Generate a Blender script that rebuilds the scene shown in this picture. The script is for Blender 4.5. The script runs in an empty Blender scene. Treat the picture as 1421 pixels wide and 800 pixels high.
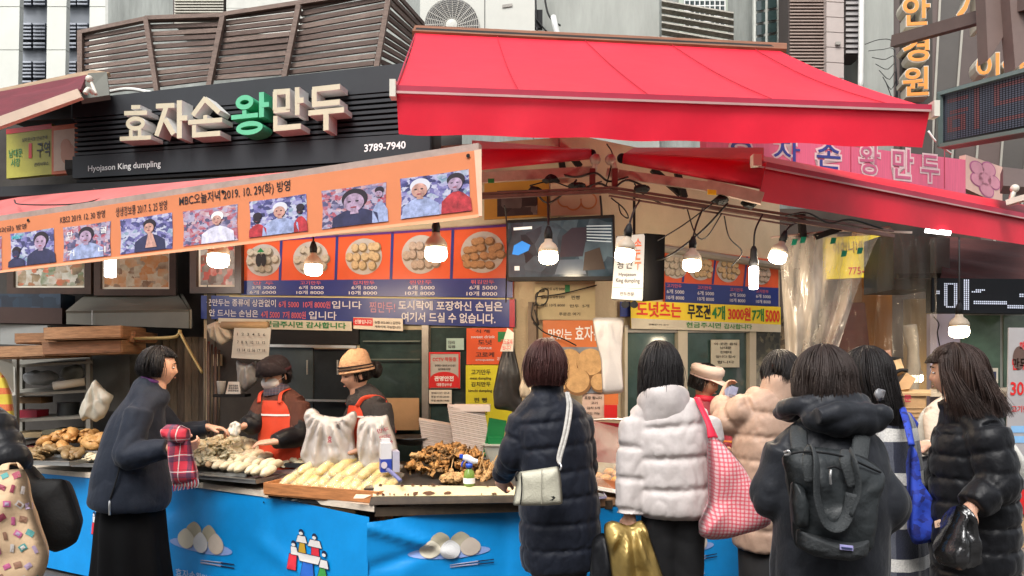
import bpy, math, random
import numpy as np
from mathutils import Vector, Matrix, noise
random.seed(7); np.random.seed(7)
R = math.radians; PI = math.pi
SC = bpy.context.scene; COL = SC.collection
# ---------------------------------------------------------------- camera
CAM_H = 1.55
cam_d = bpy.data.cameras.new('camera'); cam = bpy.data.objects.new('camera', cam_d); COL.objects.link(cam)
cam.location = (0, 0, CAM_H); cam.rotation_euler = (R(90), 0, 0)
cam_d.sensor_width = 36; cam_d.lens = 36 * 1000 / 1421; cam_d.shift_y = 100 / 1421
cam_d.clip_start = .05; cam_d.clip_end = 400
SC.camera = cam
# ---------------------------------------------------------------- sky and sun (overcast winter day)
world = bpy.data.worlds.new("World"); SC.world = world; world.use_nodes = True
wn = world.node_tree.nodes; wl = world.node_tree.links; wn.clear()
sky = wn.new('ShaderNodeTexSky'); sky.sky_type = 'NISHITA'; sky.sun_disc = False
sky.sun_elevation = R(48); sky.sun_rotation = R(200); sky.dust_density = 3; sky.air_density = 1
hs = wn.new('ShaderNodeHueSaturation'); hs.inputs['Saturation'].default_value = .22
bg = wn.new('ShaderNodeBackground'); bg.inputs['Strength'].default_value = .14
wo = wn.new('ShaderNodeOutputWorld')
wl.new(sky.outputs[0], hs.inputs['Color']); wl.new(hs.outputs[0], bg.inputs[0]); wl.new(bg.outputs[0], wo.inputs[0])
sd = bpy.data.lights.new('sun', 'SUN'); sd.energy = 1.7; sd.angle = R(25); sd.color = (1, .97, .93)
sun = bpy.data.objects.new('sun', sd); COL.objects.link(sun)
sun.rotation_euler = (R(36), 0, R(-20))
SC.view_settings.view_transform = 'Standard'; SC.view_settings.look = 'None'
SC.view_settings.exposure = .88; SC.view_settings.gamma = 1
try:
    SC.cycles.use_denoising = True; SC.cycles.denoiser = 'OPENIMAGEDENOISE'
    SC.cycles.max_bounces = 6; SC.cycles.diffuse_bounces = 3; SC.cycles.glossy_bounces = 3
    SC.cycles.transparent_max_bounces = 12; SC.cycles.sample_clamp_indirect = 4
    SC.cycles.caustics_reflective = False; SC.cycles.caustics_refractive = False
except Exception: pass

# ---------------------------------------------------------------- placing helpers
def P(px, py, d):
    return Vector(((px - 710.5) * d / 1000, d, CAM_H + (500 - py) * d / 1000))
class Wall:
    """vertical plane Y = Y0 + s X"""
    def __init__(s_, Y0, s): s_.Y0, s_.s = Y0, s; s_.n = Vector((s, -1, 0)).normalized()
    def __call__(s_, px, py, off=0):
        r = (px - 710.5) / 1000; d = s_.Y0 / (1 - s_.s * r)
        return P(px, py, d) + s_.n * off
def flat(d): return Wall(d, 0)
WL = Wall(5.03, -.24); WR = Wall(4.75, .62); WB = Wall(6.25, 0); SG = Wall(4.72, -.24)

# ---------------------------------------------------------------- materials
MATS = {}
def M(name, col=(.5, .5, .5), rough=.6, metal=0, var=.1, vs=6, bump=0, bs=60, spec=.4, col2=None, stretch=(1, 1, 1),
      emit=None, es=0, sheen=0, alpha=1, trans=0, subs=0, detail=9, coat=0, transl=0):
    if name in MATS: return MATS[name]
    m = bpy.data.materials.new(name); m.use_nodes = True; MATS[name] = m
    n = m.node_tree.nodes; l = m.node_tree.links; b = n['Principled BSDF']
    b.inputs['Roughness'].default_value = rough; b.inputs['Metallic'].default_value = metal
    b.inputs['Specular IOR Level'].default_value = spec; b.inputs['Alpha'].default_value = alpha
    b.inputs['Transmission Weight'].default_value = trans; b.inputs['Coat Weight'].default_value = coat
    if sheen: b.inputs['Sheen Weight'].default_value = sheen; b.inputs['Sheen Roughness'].default_value = .4
    if subs:
        b.inputs['Subsurface Weight'].default_value = subs; b.inputs['Subsurface Radius'].default_value = (1, .4, .2)
        b.inputs['Subsurface Scale'].default_value = .008
    c = Vector(col)
    tc = n.new('ShaderNodeTexCoord'); mp = n.new('ShaderNodeMapping'); mp.inputs['Scale'].default_value = stretch
    l.new(tc.outputs['Object'], mp.inputs[0])
    nz = n.new('ShaderNodeTexNoise'); nz.inputs['Scale'].default_value = vs; nz.inputs['Detail'].default_value = detail
    nz.inputs['Roughness'].default_value = .68; l.new(mp.outputs[0], nz.inputs[0])
    rp = n.new('ShaderNodeValToRGB'); rp.color_ramp.elements[0].position = .3; rp.color_ramp.elements[1].position = .7
    a = c * (1 - var); d = Vector(col2) if col2 else c * (1 + var)
    rp.color_ramp.elements[0].color = (*a, 1); rp.color_ramp.elements[1].color = (*[min(1, x) for x in d], 1)
    l.new(nz.outputs[0], rp.inputs[0]); l.new(rp.outputs[0], b.inputs['Base Color'])
    if bump:
        nb = n.new('ShaderNodeTexNoise'); nb.inputs['Scale'].default_value = bs; nb.inputs['Detail'].default_value = 5
        l.new(mp.outputs[0], nb.inputs[0]); bp = n.new('ShaderNodeBump'); bp.inputs['Strength'].default_value = bump
        bp.inputs['Distance'].default_value = .02; l.new(nb.outputs[0], bp.inputs['Height']); l.new(bp.outputs[0], b.inputs['Normal'])
    if emit: b.inputs['Emission Color'].default_value = (*emit, 1); b.inputs['Emission Strength'].default_value = es
    if transl:
        t = n.new('ShaderNodeBsdfTranslucent'); t.inputs[0].default_value = (*c, 1); mx = n.new('ShaderNodeMixShader'); mx.inputs[0].default_value = transl
        o = n['Material Output']; l.new(b.outputs[0], mx.inputs[1]); l.new(t.outputs[0], mx.inputs[2]); l.new(mx.outputs[0], o.inputs[0])
    return m
def srgb(r, g, b):
    f = lambda c: ((c / 255 + .055) / 1.055) ** 2.4 if c > 10 else c / 255 / 12.92
    return (f(r), f(g), f(b))
def film(name, col, fac, rough=.15):
    """clear plastic: see-through sheet with a little haze and gloss"""
    m = bpy.data.materials.new(name); m.use_nodes = True; n = m.node_tree.nodes; l = m.node_tree.links; n.clear()
    o = n.new('ShaderNodeOutputMaterial'); t = n.new('ShaderNodeBsdfTransparent'); t.inputs[0].default_value = (.97, .96, .93, 1)
    b = n.new('ShaderNodeBsdfPrincipled'); b.inputs['Base Color'].default_value = (*col, 1); b.inputs['Roughness'].default_value = rough
    b.inputs['Specular IOR Level'].default_value = .8
    tc = n.new('ShaderNodeTexCoord'); mp = n.new('ShaderNodeMapping'); mp.inputs['Scale'].default_value = (6, 6, 1.5)
    nz = n.new('ShaderNodeTexNoise'); nz.inputs['Scale'].default_value = 1.5; nz.inputs['Detail'].default_value = 6
    l.new(tc.outputs['Object'], mp.inputs[0]); l.new(mp.outputs[0], nz.inputs[0])
    mr = n.new('ShaderNodeMapRange'); mr.inputs[1].default_value = .35; mr.inputs[2].default_value = .7
    mr.inputs[3].default_value = fac * .45; mr.inputs[4].default_value = min(1, fac * 1.5); l.new(nz.outputs[0], mr.inputs[0])
    bp = n.new('ShaderNodeBump'); bp.inputs['Strength'].default_value = .5; bp.inputs['Distance'].default_value = .03
    l.new(nz.outputs[0], bp.inputs['Height']); l.new(bp.outputs[0], b.inputs['Normal'])
    mx = n.new('ShaderNodeMixShader'); l.new(mr.outputs[0], mx.inputs[0]); l.new(t.outputs[0], mx.inputs[1]); l.new(b.outputs[0], mx.inputs[2]); l.new(mx.outputs[0], o.inputs[0])
    MATS[name] = m; return m
def collage(name, cols, scale=14, stretch=(1, 1, 1), es=0, rough=.35, smooth=0, warp=.03):
    """printed photograph: patches of several colours"""
    if name in MATS: return MATS[name]
    m = bpy.data.materials.new(name); m.use_nodes = True; MATS[name] = m; n = m.node_tree.nodes; l = m.node_tree.links; b = n['Principled BSDF']
    b.inputs['Roughness'].default_value = rough
    tc = n.new('ShaderNodeTexCoord'); mp = n.new('ShaderNodeMapping'); mp.inputs['Scale'].default_value = stretch; l.new(tc.outputs['Object'], mp.inputs[0])
    nz = n.new('ShaderNodeTexNoise'); nz.inputs['Scale'].default_value = scale * .7; nz.inputs['Detail'].default_value = 8; l.new(mp.outputs[0], nz.inputs[0])
    vo = n.new('ShaderNodeTexVoronoi'); vo.inputs['Scale'].default_value = scale; vo.distance = 'CHEBYCHEV' if not smooth else 'EUCLIDEAN'
    ad = n.new('ShaderNodeVectorMath'); ad.operation = 'MULTIPLY_ADD'; ad.inputs[1].default_value = (warp, warp, warp)
    l.new(nz.outputs['Color'], ad.inputs[0]); l.new(mp.outputs[0], ad.inputs[2]); l.new(ad.outputs[0], vo.inputs['Vector'])
    sp = n.new('ShaderNodeSeparateColor'); l.new(vo.outputs['Color'], sp.inputs[0])
    mm = n.new('ShaderNodeMath'); mm.operation = 'MULTIPLY_ADD'; mm.inputs[1].default_value = .62; mm2 = n.new('ShaderNodeMath'); mm2.operation = 'MULTIPLY'; mm2.inputs[1].default_value = .4
    l.new(nz.outputs[0], mm2.inputs[0]); l.new(sp.outputs[0], mm.inputs[0]); l.new(mm2.outputs[0], mm.inputs[2])
    rp = n.new('ShaderNodeValToRGB'); e = rp.color_ramp.elements
    while len(e) < len(cols): e.new(.5)
    for i, c in enumerate(cols): e[i].position = .12 + .76 * i / (len(cols) - 1); e[i].color = (*c, 1)
    l.new(mm.outputs[0], rp.inputs[0]); l.new(rp.outputs[0], b.inputs['Base Color'])
    if es: l.new(rp.outputs[0], b.inputs['Emission Color']); b.inputs['Emission Strength'].default_value = es
    return m
def stripes(name, base, layers, rough=.7, bump=.1, space='Object', sheen=.3):
    """woven check: layers of (axis, period, duty, phase, colour, strength)"""
    if name in MATS: return MATS[name]
    m = bpy.data.materials.new(name); m.use_nodes = True; MATS[name] = m; n = m.node_tree.nodes; l = m.node_tree.links; b = n['Principled BSDF']
    b.inputs['Roughness'].default_value = rough; b.inputs['Sheen Weight'].default_value = sheen
    tc = n.new('ShaderNodeTexCoord')
    wob = n.new('ShaderNodeTexNoise'); wob.inputs['Scale'].default_value = 6; l.new(tc.outputs[space], wob.inputs[0])
    ad = n.new('ShaderNodeVectorMath'); ad.operation = 'MULTIPLY_ADD'; ad.inputs[1].default_value = (.02, .02, .02)
    l.new(wob.outputs['Color'], ad.inputs[0]); l.new(tc.outputs[space], ad.inputs[2])
    s = n.new('ShaderNodeSeparateXYZ'); l.new(ad.outputs[0], s.inputs[0])
    cur = n.new('ShaderNodeRGB'); cur.outputs[0].default_value = (*base, 1); cur = cur.outputs[0]
    fz = n.new('ShaderNodeTexNoise'); fz.inputs['Scale'].default_value = 140; l.new(tc.outputs[space], fz.inputs[0])
    for ax, per, duty, ph, colr, st in layers:
        a = n.new('ShaderNodeMath'); a.operation = 'MULTIPLY_ADD'; a.inputs[1].default_value = 1 / per; a.inputs[2].default_value = ph + 50
        l.new(s.outputs[ax], a.inputs[0]); f = n.new('ShaderNodeMath'); f.operation = 'FRACT'; l.new(a.outputs[0], f.inputs[0])
        g = n.new('ShaderNodeMath'); g.operation = 'LESS_THAN'; g.inputs[1].default_value = duty; l.new(f.outputs[0], g.inputs[0])
        h = n.new('ShaderNodeMath'); h.operation = 'MULTIPLY'; h.inputs[1].default_value = st; l.new(g.outputs[0], h.inputs[0])
        h2 = n.new('ShaderNodeMapRange'); h2.inputs[1].default_value = .35; h2.inputs[2].default_value = .6; h2.inputs[3].default_value = .75; h2.inputs[4].default_value = 1
        l.new(fz.outputs[0], h2.inputs[0]); h3 = n.new('ShaderNodeMath'); h3.operation = 'MULTIPLY'; l.new(h.outputs[0], h3.inputs[0]); l.new(h2.outputs[0], h3.inputs[1])
        mx = n.new('ShaderNodeMix'); mx.data_type = 'RGBA'; l.new(h3.outputs[0], mx.inputs[0]); l.new(cur, mx.inputs[6]); mx.inputs[7].default_value = (*colr, 1); cur = mx.outputs[2]
    l.new(cur, b.inputs['Base Color'])
    bp = n.new('ShaderNodeBump'); bp.inputs['Strength'].default_value = bump; bp.inputs['Distance'].default_value = .01; l.new(fz.outputs[0], bp.inputs['Height']); l.new(bp.outputs[0], b.inputs['Normal'])
    return m

# ---------------------------------------------------------------- geometry helpers: a geo is (verts Nx3 array, faces list)
def A(v): return np.array([tuple(x) for x in v], float)
def join(*gs):
    vs, fs, k = [], [], 0
    for v, f in gs:
        vs.append(v); fs += [tuple(i + k for i in q) for q in f]; k += len(v)
    return np.vstack(vs), fs
def slab(q, th=.02):
    """q: four corners BL BR TR TL (front face, seen anticlockwise); thickness goes away from the viewer"""
    q = [Vector(x) for x in q]; n = (q[1] - q[0]).cross(q[3] - q[0]).normalized()
    if n.y > 0 and abs(n.y) > .05: n = -n
    b = [x - n * th for x in q]
    return A(q + b), [(0, 1, 2, 3), (7, 6, 5, 4), (0, 4, 5, 1), (1, 5, 6, 2), (2, 6, 7, 3), (3, 7, 4, 0)]
def box(c, s, rz=0):
    x, y, z = s[0] / 2, s[1] / 2, s[2] / 2; ca, sa = math.cos(rz), math.sin(rz)
    v = [(a * x, b * y, e * z) for e in (-1, 1) for a, b in ((-1, -1), (1, -1), (1, 1), (-1, 1))]
    v = np.array([(c[0] + a * ca - b * sa, c[1] + a * sa + b * ca, c[2] + e) for a, b, e in v])
    return v, [(3, 2, 1, 0), (4, 5, 6, 7), (0, 1, 5, 4), (1, 2, 6, 5), (2, 3, 7, 6), (3, 0, 4, 7)]
def bar(a, b, w, h=None, up=(0, 0, 1)):
    a, b = Vector(a), Vector(b); h = h or w; t = (b - a).normalized(); s = t.cross(Vector(up))
    if s.length < 1e-3: s = t.cross(Vector((0, 1, 0)))
    s.normalize(); u = s.cross(t); c = [(-1, -1), (1, -1), (1, 1), (-1, 1)]
    v = [a + s * w / 2 * i + u * h / 2 * j for i, j in c] + [b + s * w / 2 * i + u * h / 2 * j for i, j in c]
    return A(v), [(3, 2, 1, 0), (4, 5, 6, 7), (0, 1, 5, 4), (1, 2, 6, 5), (2, 3, 7, 6), (3, 0, 4, 7)]
def smoothpts(pts, k=6):
    p = np.array([tuple(x) for x in pts], float)
    if len(p) < 3: return p
    q = np.vstack([2 * p[0] - p[1], p, 2 * p[-1] - p[-2]]); out = []
    for i in range(1, len(q) - 2):
        for t in np.linspace(0, 1, k, endpoint=False):
            a, b, c, d = q[i - 1], q[i], q[i + 1], q[i + 2]
            out.append(.5 * (2 * b + (c - a) * t + (2 * a - 5 * b + 4 * c - d) * t * t + (3 * b - a - 3 * c + d) * t ** 3))
    out.append(q[-2]); return np.array(out)
def loft(rows, n=20, k=6, hint=(1, 0, 0), quilt=None, power=2, cap=True, smooth=True, fold=0, seed=0):
    """rows of (x, y, z, rx, ry): a tube of elliptical rings; hint fixes the rx direction"""
    r = smoothpts(rows, k) if smooth and len(rows) > 2 else np.array(rows, float)
    if quilt or (smooth and len(rows) > 2):                            # even arc-length steps
        L = np.r_[0, np.cumsum(np.linalg.norm(np.diff(r[:, :3], axis=0), axis=1))]
        m = max(4, int(L[-1] / (.009 if quilt else max(.004, L[-1] / (k * len(rows))))))
        r = np.array([np.interp(np.linspace(0, L[-1], m), L, r[:, j]) for j in range(5)]).T
    L = np.r_[0, np.cumsum(np.linalg.norm(np.diff(r[:, :3], axis=0), axis=1))]
    T = np.gradient(r[:, :3], axis=0); T /= np.linalg.norm(T, axis=1)[:, None] + 1e-9
    h = np.array(hint, float); vs = []; ang = np.linspace(0, 2 * PI, n, endpoint=False)
    ca, sa = np.cos(ang), np.sin(ang)
    if power != 2:
        w = (abs(ca) ** power + abs(sa) ** power) ** (-1 / power); ca, sa = ca * w, sa * w
    for i in range(len(r)):
        s = h - T[i] * (h @ T[i]); s /= np.linalg.norm(s) + 1e-9; u = np.cross(T[i], s); h = s
        rx, ry = r[i, 3], r[i, 4]; add = 0
        if quilt:
            sp, dp, wd = quilt; x = (L[i] / sp) % 1; x = min(x, 1 - x) * sp
            add = -dp * math.exp(-(x / wd) ** 1.3) + dp * .35
            add = add * (1 + .35 * np.sin(ang * 3 + i * .02 + seed)) + .0035 * np.sin(ang * 23 + seed + 2 * math.sin(L[i] * 60)) * math.exp(-(x / (wd * 2.2)) ** 2)
        if fold: add = add + fold * np.sin(ang * 9 + seed + 3 * L[i]) * (.3 + .7 * i / len(r))
        vs.append(r[i, :3] + np.outer(ca * (rx + add), s) + np.outer(sa * (ry + add), u))
    V = np.vstack(vs); F = []
    for i in range(len(r) - 1):
        for j in range(n):
            a, b = i * n + j, i * n + (j + 1) % n; F.append((a, b, b + n, a + n))
    if cap: F.append(tuple(range(n - 1, -1, -1))); F.append(tuple(range((len(r) - 1) * n, len(r) * n)))
    return V, F
def tube(pts, r, n=8, k=5, r2=None):
    p = [tuple(x) for x in pts]; m = len(p); r2 = r if r2 is None else r2
    return loft([(*p[i], r + (r2 - r) * i / max(1, m - 1), r + (r2 - r) * i / max(1, m - 1)) for i in range(m)], n=n, k=k, hint=(.31, .2, .93) if abs(Vector(p[-1]).z - Vector(p[0]).z) < .5 * (Vector(p[-1]) - Vector(p[0])).length else (1, .1, 0))
def ball(c, r, nu=16, nv=10):
    r = (r, r, r) if isinstance(r, (int, float)) else r; v = [(c[0], c[1], c[2] - r[2])]; f = []
    for i in range(1, nv):
        t = -PI / 2 + PI * i / nv
        for j in range(nu): v.append((c[0] + r[0] * math.cos(t) * math.cos(2 * PI * j / nu), c[1] + r[1] * math.cos(t) * math.sin(2 * PI * j / nu), c[2] + r[2] * math.sin(t)))
    v.append((c[0], c[1], c[2] + r[2])); n = len(v) - 1
    for j in range(nu): f.append((0, 1 + (j + 1) % nu, 1 + j)); f.append((n, n - nu + j, n - nu + (j + 1) % nu))
    for i in range(nv - 2):
        for j in range(nu): a, b = 1 + i * nu + j, 1 + i * nu + (j + 1) % nu; f.append((a, b, b + nu, a + nu))
    return np.array(v, float), f
def lathe(c, prof, n=24, axis='z'):
    v, f = [], []
    for r, z in prof:
        for j in range(n):
            a = 2 * PI * j / n; x, y = r * math.cos(a), r * math.sin(a)
            v.append((c[0] + x, c[1] + y, c[2] + z) if axis == 'z' else (c[0] + x, c[1] + z, c[2] + y))
    for i in range(len(prof) - 1):
        for j in range(n): a, b = i * n + j, i * n + (j + 1) % n; f.append((a, b, b + n, a + n))
    f.append(tuple(range(n))[::-1]); f.append(tuple(range((len(prof) - 1) * n, len(prof) * n)))
    return np.array(v, float), f
def xf(g, mtx):
    v = np.c_[g[0], np.ones(len(g[0]))] @ np.array(mtx).T
    return v[:, :3], g[1]
def jitter(g, amp, sc, seed=0):
    v = g[0].copy(); o = Vector((seed * 3.1, seed * 1.7, 0))
    for i in range(len(v)): v[i] += np.array(noise.noise_vector(Vector(v[i]) * sc + o)) * amp
    return v, g[1]
ORG = {}
def add(name, geo, mat, parent=None, label=None, cat=None, group=None, kind=None, smooth=False, local=False):
    v, f = geo; v = np.asarray(v, float)
    if parent is not None:
        org = np.zeros(3) if local else ORG.get(parent.name, np.zeros(3))
    else:
        org = np.zeros(3) if kind == 'structure' else np.array([(v[:, 0].min() + v[:, 0].max()) / 2, (v[:, 1].min() + v[:, 1].max()) / 2, v[:, 2].min()])
    me = bpy.data.meshes.new(name); me.from_pydata((v - org).tolist(), [], [tuple(map(int, q)) for q in f]); me.update()
    mats = mat if isinstance(mat, (list, tuple)) else [mat]
    for m in mats: me.materials.append(m)
    if smooth: me.polygons.foreach_set('use_smooth', [True] * len(me.polygons))
    o = bpy.data.objects.new(name, me); COL.objects.link(o)
    if parent is not None: o.parent = parent
    else: o.location = org
    ORG[o.name] = org if not local else np.zeros(3)
    tag(o, label, cat, group, kind); return o
def tag(o, label=None, cat=None, group=None, kind=None):
    for k, x in (('label', label), ('category', cat), ('group', group), ('kind', kind)):
        if x: o[k] = x
    return o
def thing(name, label, cat, loc=(0, 0, 0), rz=0, group=None):
    o = bpy.data.objects.new(name, None); COL.objects.link(o); o.location = loc; o.rotation_euler = (0, 0, rz); o.empty_display_size = .1
    ORG[o.name] = np.array(tuple(loc)); return tag(o, label, cat, group)
def dup(o, loc=None, rot=None, scale=None, label=None, parent=None, group=None):
    c = o.copy(); COL.objects.link(c); c.parent = parent
    if loc is not None: c.location = loc
    if rot is not None: c.rotation_euler = rot
    if scale is not None: c.scale = scale if isinstance(scale, tuple) else (scale,) * 3
    if label: c['label'] = label
    if group: c['group'] = group
    for ch in list(o.children): dup(ch, parent=c)
    return c
def quadmap(q):
    q = [np.array(tuple(x), float) for x in q]
    n = np.cross(q[1] - q[0], q[3] - q[0]); n /= np.linalg.norm(n)
    if n[1] > 0: n = -n
    def f(u, v, w=0): return (q[0] * (1 - u) * (1 - v) + q[1] * u * (1 - v) + q[2] * u * v + q[3] * (1 - u) * v) + n * w
    return f
TX = {}
TMP = bpy.data.scenes.new('workbench')
def bake(o):
    """mesh of an object with its modifiers applied, evaluated in a scene of its own"""
    TMP.collection.objects.link(o); vl = TMP.view_layers[0]; vl.update()
    with bpy.context.temp_override(scene=TMP, view_layer=vl): dg = bpy.context.evaluated_depsgraph_get(); return bpy.data.meshes.new_from_object(o.evaluated_get(dg))
def textmesh(s, bold=0, ext=0):
    key = (s, bold, ext)
    if key in TX: return TX[key]
    c = bpy.data.curves.new('t', 'FONT'); c.body = s; c.offset = bold; c.extrude = ext; c.resolution_u = 3; c.space_line = 1.05; c.align_x = 'CENTER' if '\n' in s else 'LEFT'
    o = bpy.data.objects.new('t', c)
    me = bake(o); v = np.zeros(len(me.vertices) * 3); me.vertices.foreach_get('co', v); v = v.reshape(-1, 3)
    f = [tuple(p.vertices) for p in me.polygons]; bpy.data.objects.remove(o); bpy.data.curves.remove(c); bpy.data.meshes.remove(me)
    TX[key] = (v, f); return TX[key]
def text(s, q, mat, parent, off=.004, depth=0, bold=0.012, name='lettering', pad=(0, 0), label=None):
    """letters filling the quad q (BL BR TR TL); depth > 0 makes raised letters"""
    v, f = textmesh(s, bold, 1 if depth else 0); v = v.copy()
    mn, mxx = v.min(0), v.max(0); F = quadmap(q); out = []
    for x, y, z in v:
        out.append(F((x - mn[0]) / (mxx[0] - mn[0] + 1e-9), (y - mn[1]) / (mxx[1] - mn[1] + 1e-9), off + (depth * (z + 1) / 2 if depth else 0)))
    return add(name, (np.array(out), f), mat, parent, label)
def wq(W, x0, y0, x1, y1, off=0, y0b=None, y1b=None):
    """quad on wall W from photo bounds: x0,x1 left/right; y0 top, y1 bottom at the left, y0b,y1b at the right"""
    y0b = y0 if y0b is None else y0b; y1b = y1 if y1b is None else y1b
    return [W(x0, y1, off), W(x1, y1b, off), W(x1, y0b, off), W(x0, y0, off)]
def sub(q, u0, v0, u1, v1):
    F = quadmap(q); return [Vector(F(u0, v0)), Vector(F(u1, v0)), Vector(F(u1, v1)), Vector(F(u0, v1))]
def disc(q, cu, cv, ru, rv, off=.003, n=28, a0=0, pts=None):
    F = quadmap(q); v = [F(cu, cv, off)] + [F(cu + ru * math.cos(2 * PI * i / n), cv + rv * math.sin(2 * PI * i / n), off) for i in range(n)]
    return np.array(v), [(0, 1 + i, 1 + (i + 1) % n) for i in range(n)]
def poly(q, pts, off=.003):
    F = quadmap(q); return np.array([F(u, v, off) for u, v in pts]), [tuple(range(len(pts)))]
def remesh(g, vox=.01, sm=2, dec=1, name='r'):
    me = bpy.data.meshes.new(name); me.from_pydata(g[0].tolist(), [], g[1]); o = bpy.data.objects.new(name, me)
    m = o.modifiers.new('r', 'REMESH'); m.mode = 'VOXEL'; m.voxel_size = vox
    if sm: s = o.modifiers.new('s', 'SMOOTH'); s.iterations = sm; s.factor = .5
    if dec < 1: d = o.modifiers.new('d', 'DECIMATE'); d.ratio = dec
    e = bake(o)
    v = np.zeros(len(e.vertices) * 3); e.vertices.foreach_get('co', v); nn = np.zeros(len(e.vertices) * 3); e.vertices.foreach_get('normal', nn)
    f = [tuple(p.vertices) for p in e.polygons]; bpy.data.objects.remove(o); bpy.data.meshes.remove(me); bpy.data.meshes.remove(e)
    return v.reshape(-1, 3), f, nn.reshape(-1, 3)
def wrinkle(g, amp, sc, seed=0, ridge=True, stretch=(1, 1, 1)):
    v, f, n = g; out = v.copy(); o = Vector((seed * 7.3, seed * 2.9, seed)); st = Vector(stretch)
    for i in range(len(v)):
        p = Vector(v[i]) * sc; p = Vector((p.x * st.x, p.y * st.y, p.z * st.z)) + o; h = noise.noise(p)
        if ridge: h = -(1 - abs(h) * 2.6) if abs(h) < .35 else 0
        h += .6 * noise.noise(p * .45 + Vector((5, 5, 5)))
        out[i] += n[i] * h * amp
    return out, f
def puff(outline, d, t, folds=None, seed=0, amp=.004, sc=9, dz=None, tm=1.0, rings=9):
    """bag or cushion: outline in photo pixels at distance d, inflated to half thickness t. dz(px,py) shifts the depth"""
    o = np.array(outline, float); o = np.vstack([o, o[:1]]); L = np.r_[0, np.cumsum(np.linalg.norm(np.diff(o, axis=0), axis=1))]
    N = 64; s = np.linspace(0, L[-1], N, endpoint=False); O = np.c_[np.interp(s, L, o[:, 0]), np.interp(s, L, o[:, 1])]
    for _ in range(1): O = (O * 2 + np.roll(O, 1, 0) + np.roll(O, -1, 0)) / 4
    c = O.mean(0); V, F = [], []; per = {}
    for side in (1, -1):
        for k in range(rings):
            a = 1 - k / (rings - 1); th = t * (1 - a ** 2.6) ** .5 * side
            for j in range(N):
                p = c + (O[j] - c) * (a if k < rings - 1 else .02); dd = d + (dz(p[0], p[1]) if dz else 0)
                off = 0
                if folds:
                    fx, fy, kk, fa = folds; an = math.atan2(p[0] - fx, abs(p[1] - fy) + 1); rr = math.hypot(p[0] - fx, p[1] - fy)
                    off = fa * math.sin(an * kk + seed + .6 * math.sin(rr * .05)) * min(1, rr / 25) * (1 - a ** 4)
                w = P(p[0], p[1], dd); q = w - Vector((0, th + off, 0)) * tm
                nv = noise.noise(Vector((p[0] / 1000 * d * sc, p[1] / 1000 * d * sc, seed + side * 3)))
                q.y -= amp * nv * (1 - a ** 6) * side * 2; V.append(q)
    for si in range(2):
        b = si * rings * N
        for k in range(rings - 1):
            for j in range(N):
                q = (b + k * N + j, b + k * N + (j + 1) % N, b + (k + 1) * N + (j + 1) % N, b + (k + 1) * N + j); F.append(q if si == 0 else q[::-1])
        F.append(tuple(b + (rings - 1) * N + j for j in range(N)))
    for j in range(N): F.append((j, rings * N + j, rings * N + (j + 1) % N, (j + 1) % N))
    return A(V), F
# ================================================================ common materials
K = M('black_metal', (.01, .01, .011), .6, .0, spec=.2); WHITE = M('white_print', (.8, .8, .78), .5, var=.03)
STEEL = M('brushed_steel', (.58, .58, .56), .32, .9, var=.2, vs=20, stretch=(1, 1, 12)); DKSTEEL = M('dark_steel', (.06, .065, .07), .35, .6, var=.4, vs=5)
WOODT = M('orange_tray_wood', (.42, .17, .06), .55, var=.35, vs=9, stretch=(1, 1, 9), bump=.15); BRWOOD = M('worn_brown_wood', (.19, .09, .045), .6, var=.6, vs=7, stretch=(1.5, 1.5, 14), bump=.3)
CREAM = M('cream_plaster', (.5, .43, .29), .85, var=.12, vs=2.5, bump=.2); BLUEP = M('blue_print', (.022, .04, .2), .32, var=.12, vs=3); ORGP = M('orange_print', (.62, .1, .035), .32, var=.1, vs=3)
REDP = M('red_print', (.55, .02, .02), .4, var=.05); GREENP = M('green_print', (.01, .17, .05), .4, var=.05); BLACKP = M('black_print', (.012, .012, .014), .5, var=.05)
YELP = M('yellow_print', (.78, .6, .03), .4, var=.06); PINKP = M('salmon_print', (.72, .2, .13), .4, var=.05); PAPER = M('white_paper', (.68, .64, .54), .7, var=.08, vs=4)
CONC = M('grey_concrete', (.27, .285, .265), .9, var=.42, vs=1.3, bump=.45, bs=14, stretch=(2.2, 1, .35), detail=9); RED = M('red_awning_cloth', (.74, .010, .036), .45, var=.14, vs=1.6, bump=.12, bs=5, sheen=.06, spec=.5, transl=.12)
DRED = M('dark_red_cloth', (.12, .012, .02), .7, var=.3, vs=4, bump=.1); BRPOST = M('brown_grey_paint', (.13, .09, .075), .6, var=.35, vs=8, bump=.1)
ALU = M('pinkish_painted_aluminium', (.36, .27, .23), .5, .2, var=.2, vs=12); CABLE = M('black_cable', (.008, .008, .008), .45); CLRG = M('dark_window_glass', (.03, .05, .048), .06, var=.5, vs=3, spec=.8)
KRAFT = M('kraft_cardboard', (.42, .26, .13), .8, var=.12, vs=5, bump=.1)

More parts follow.
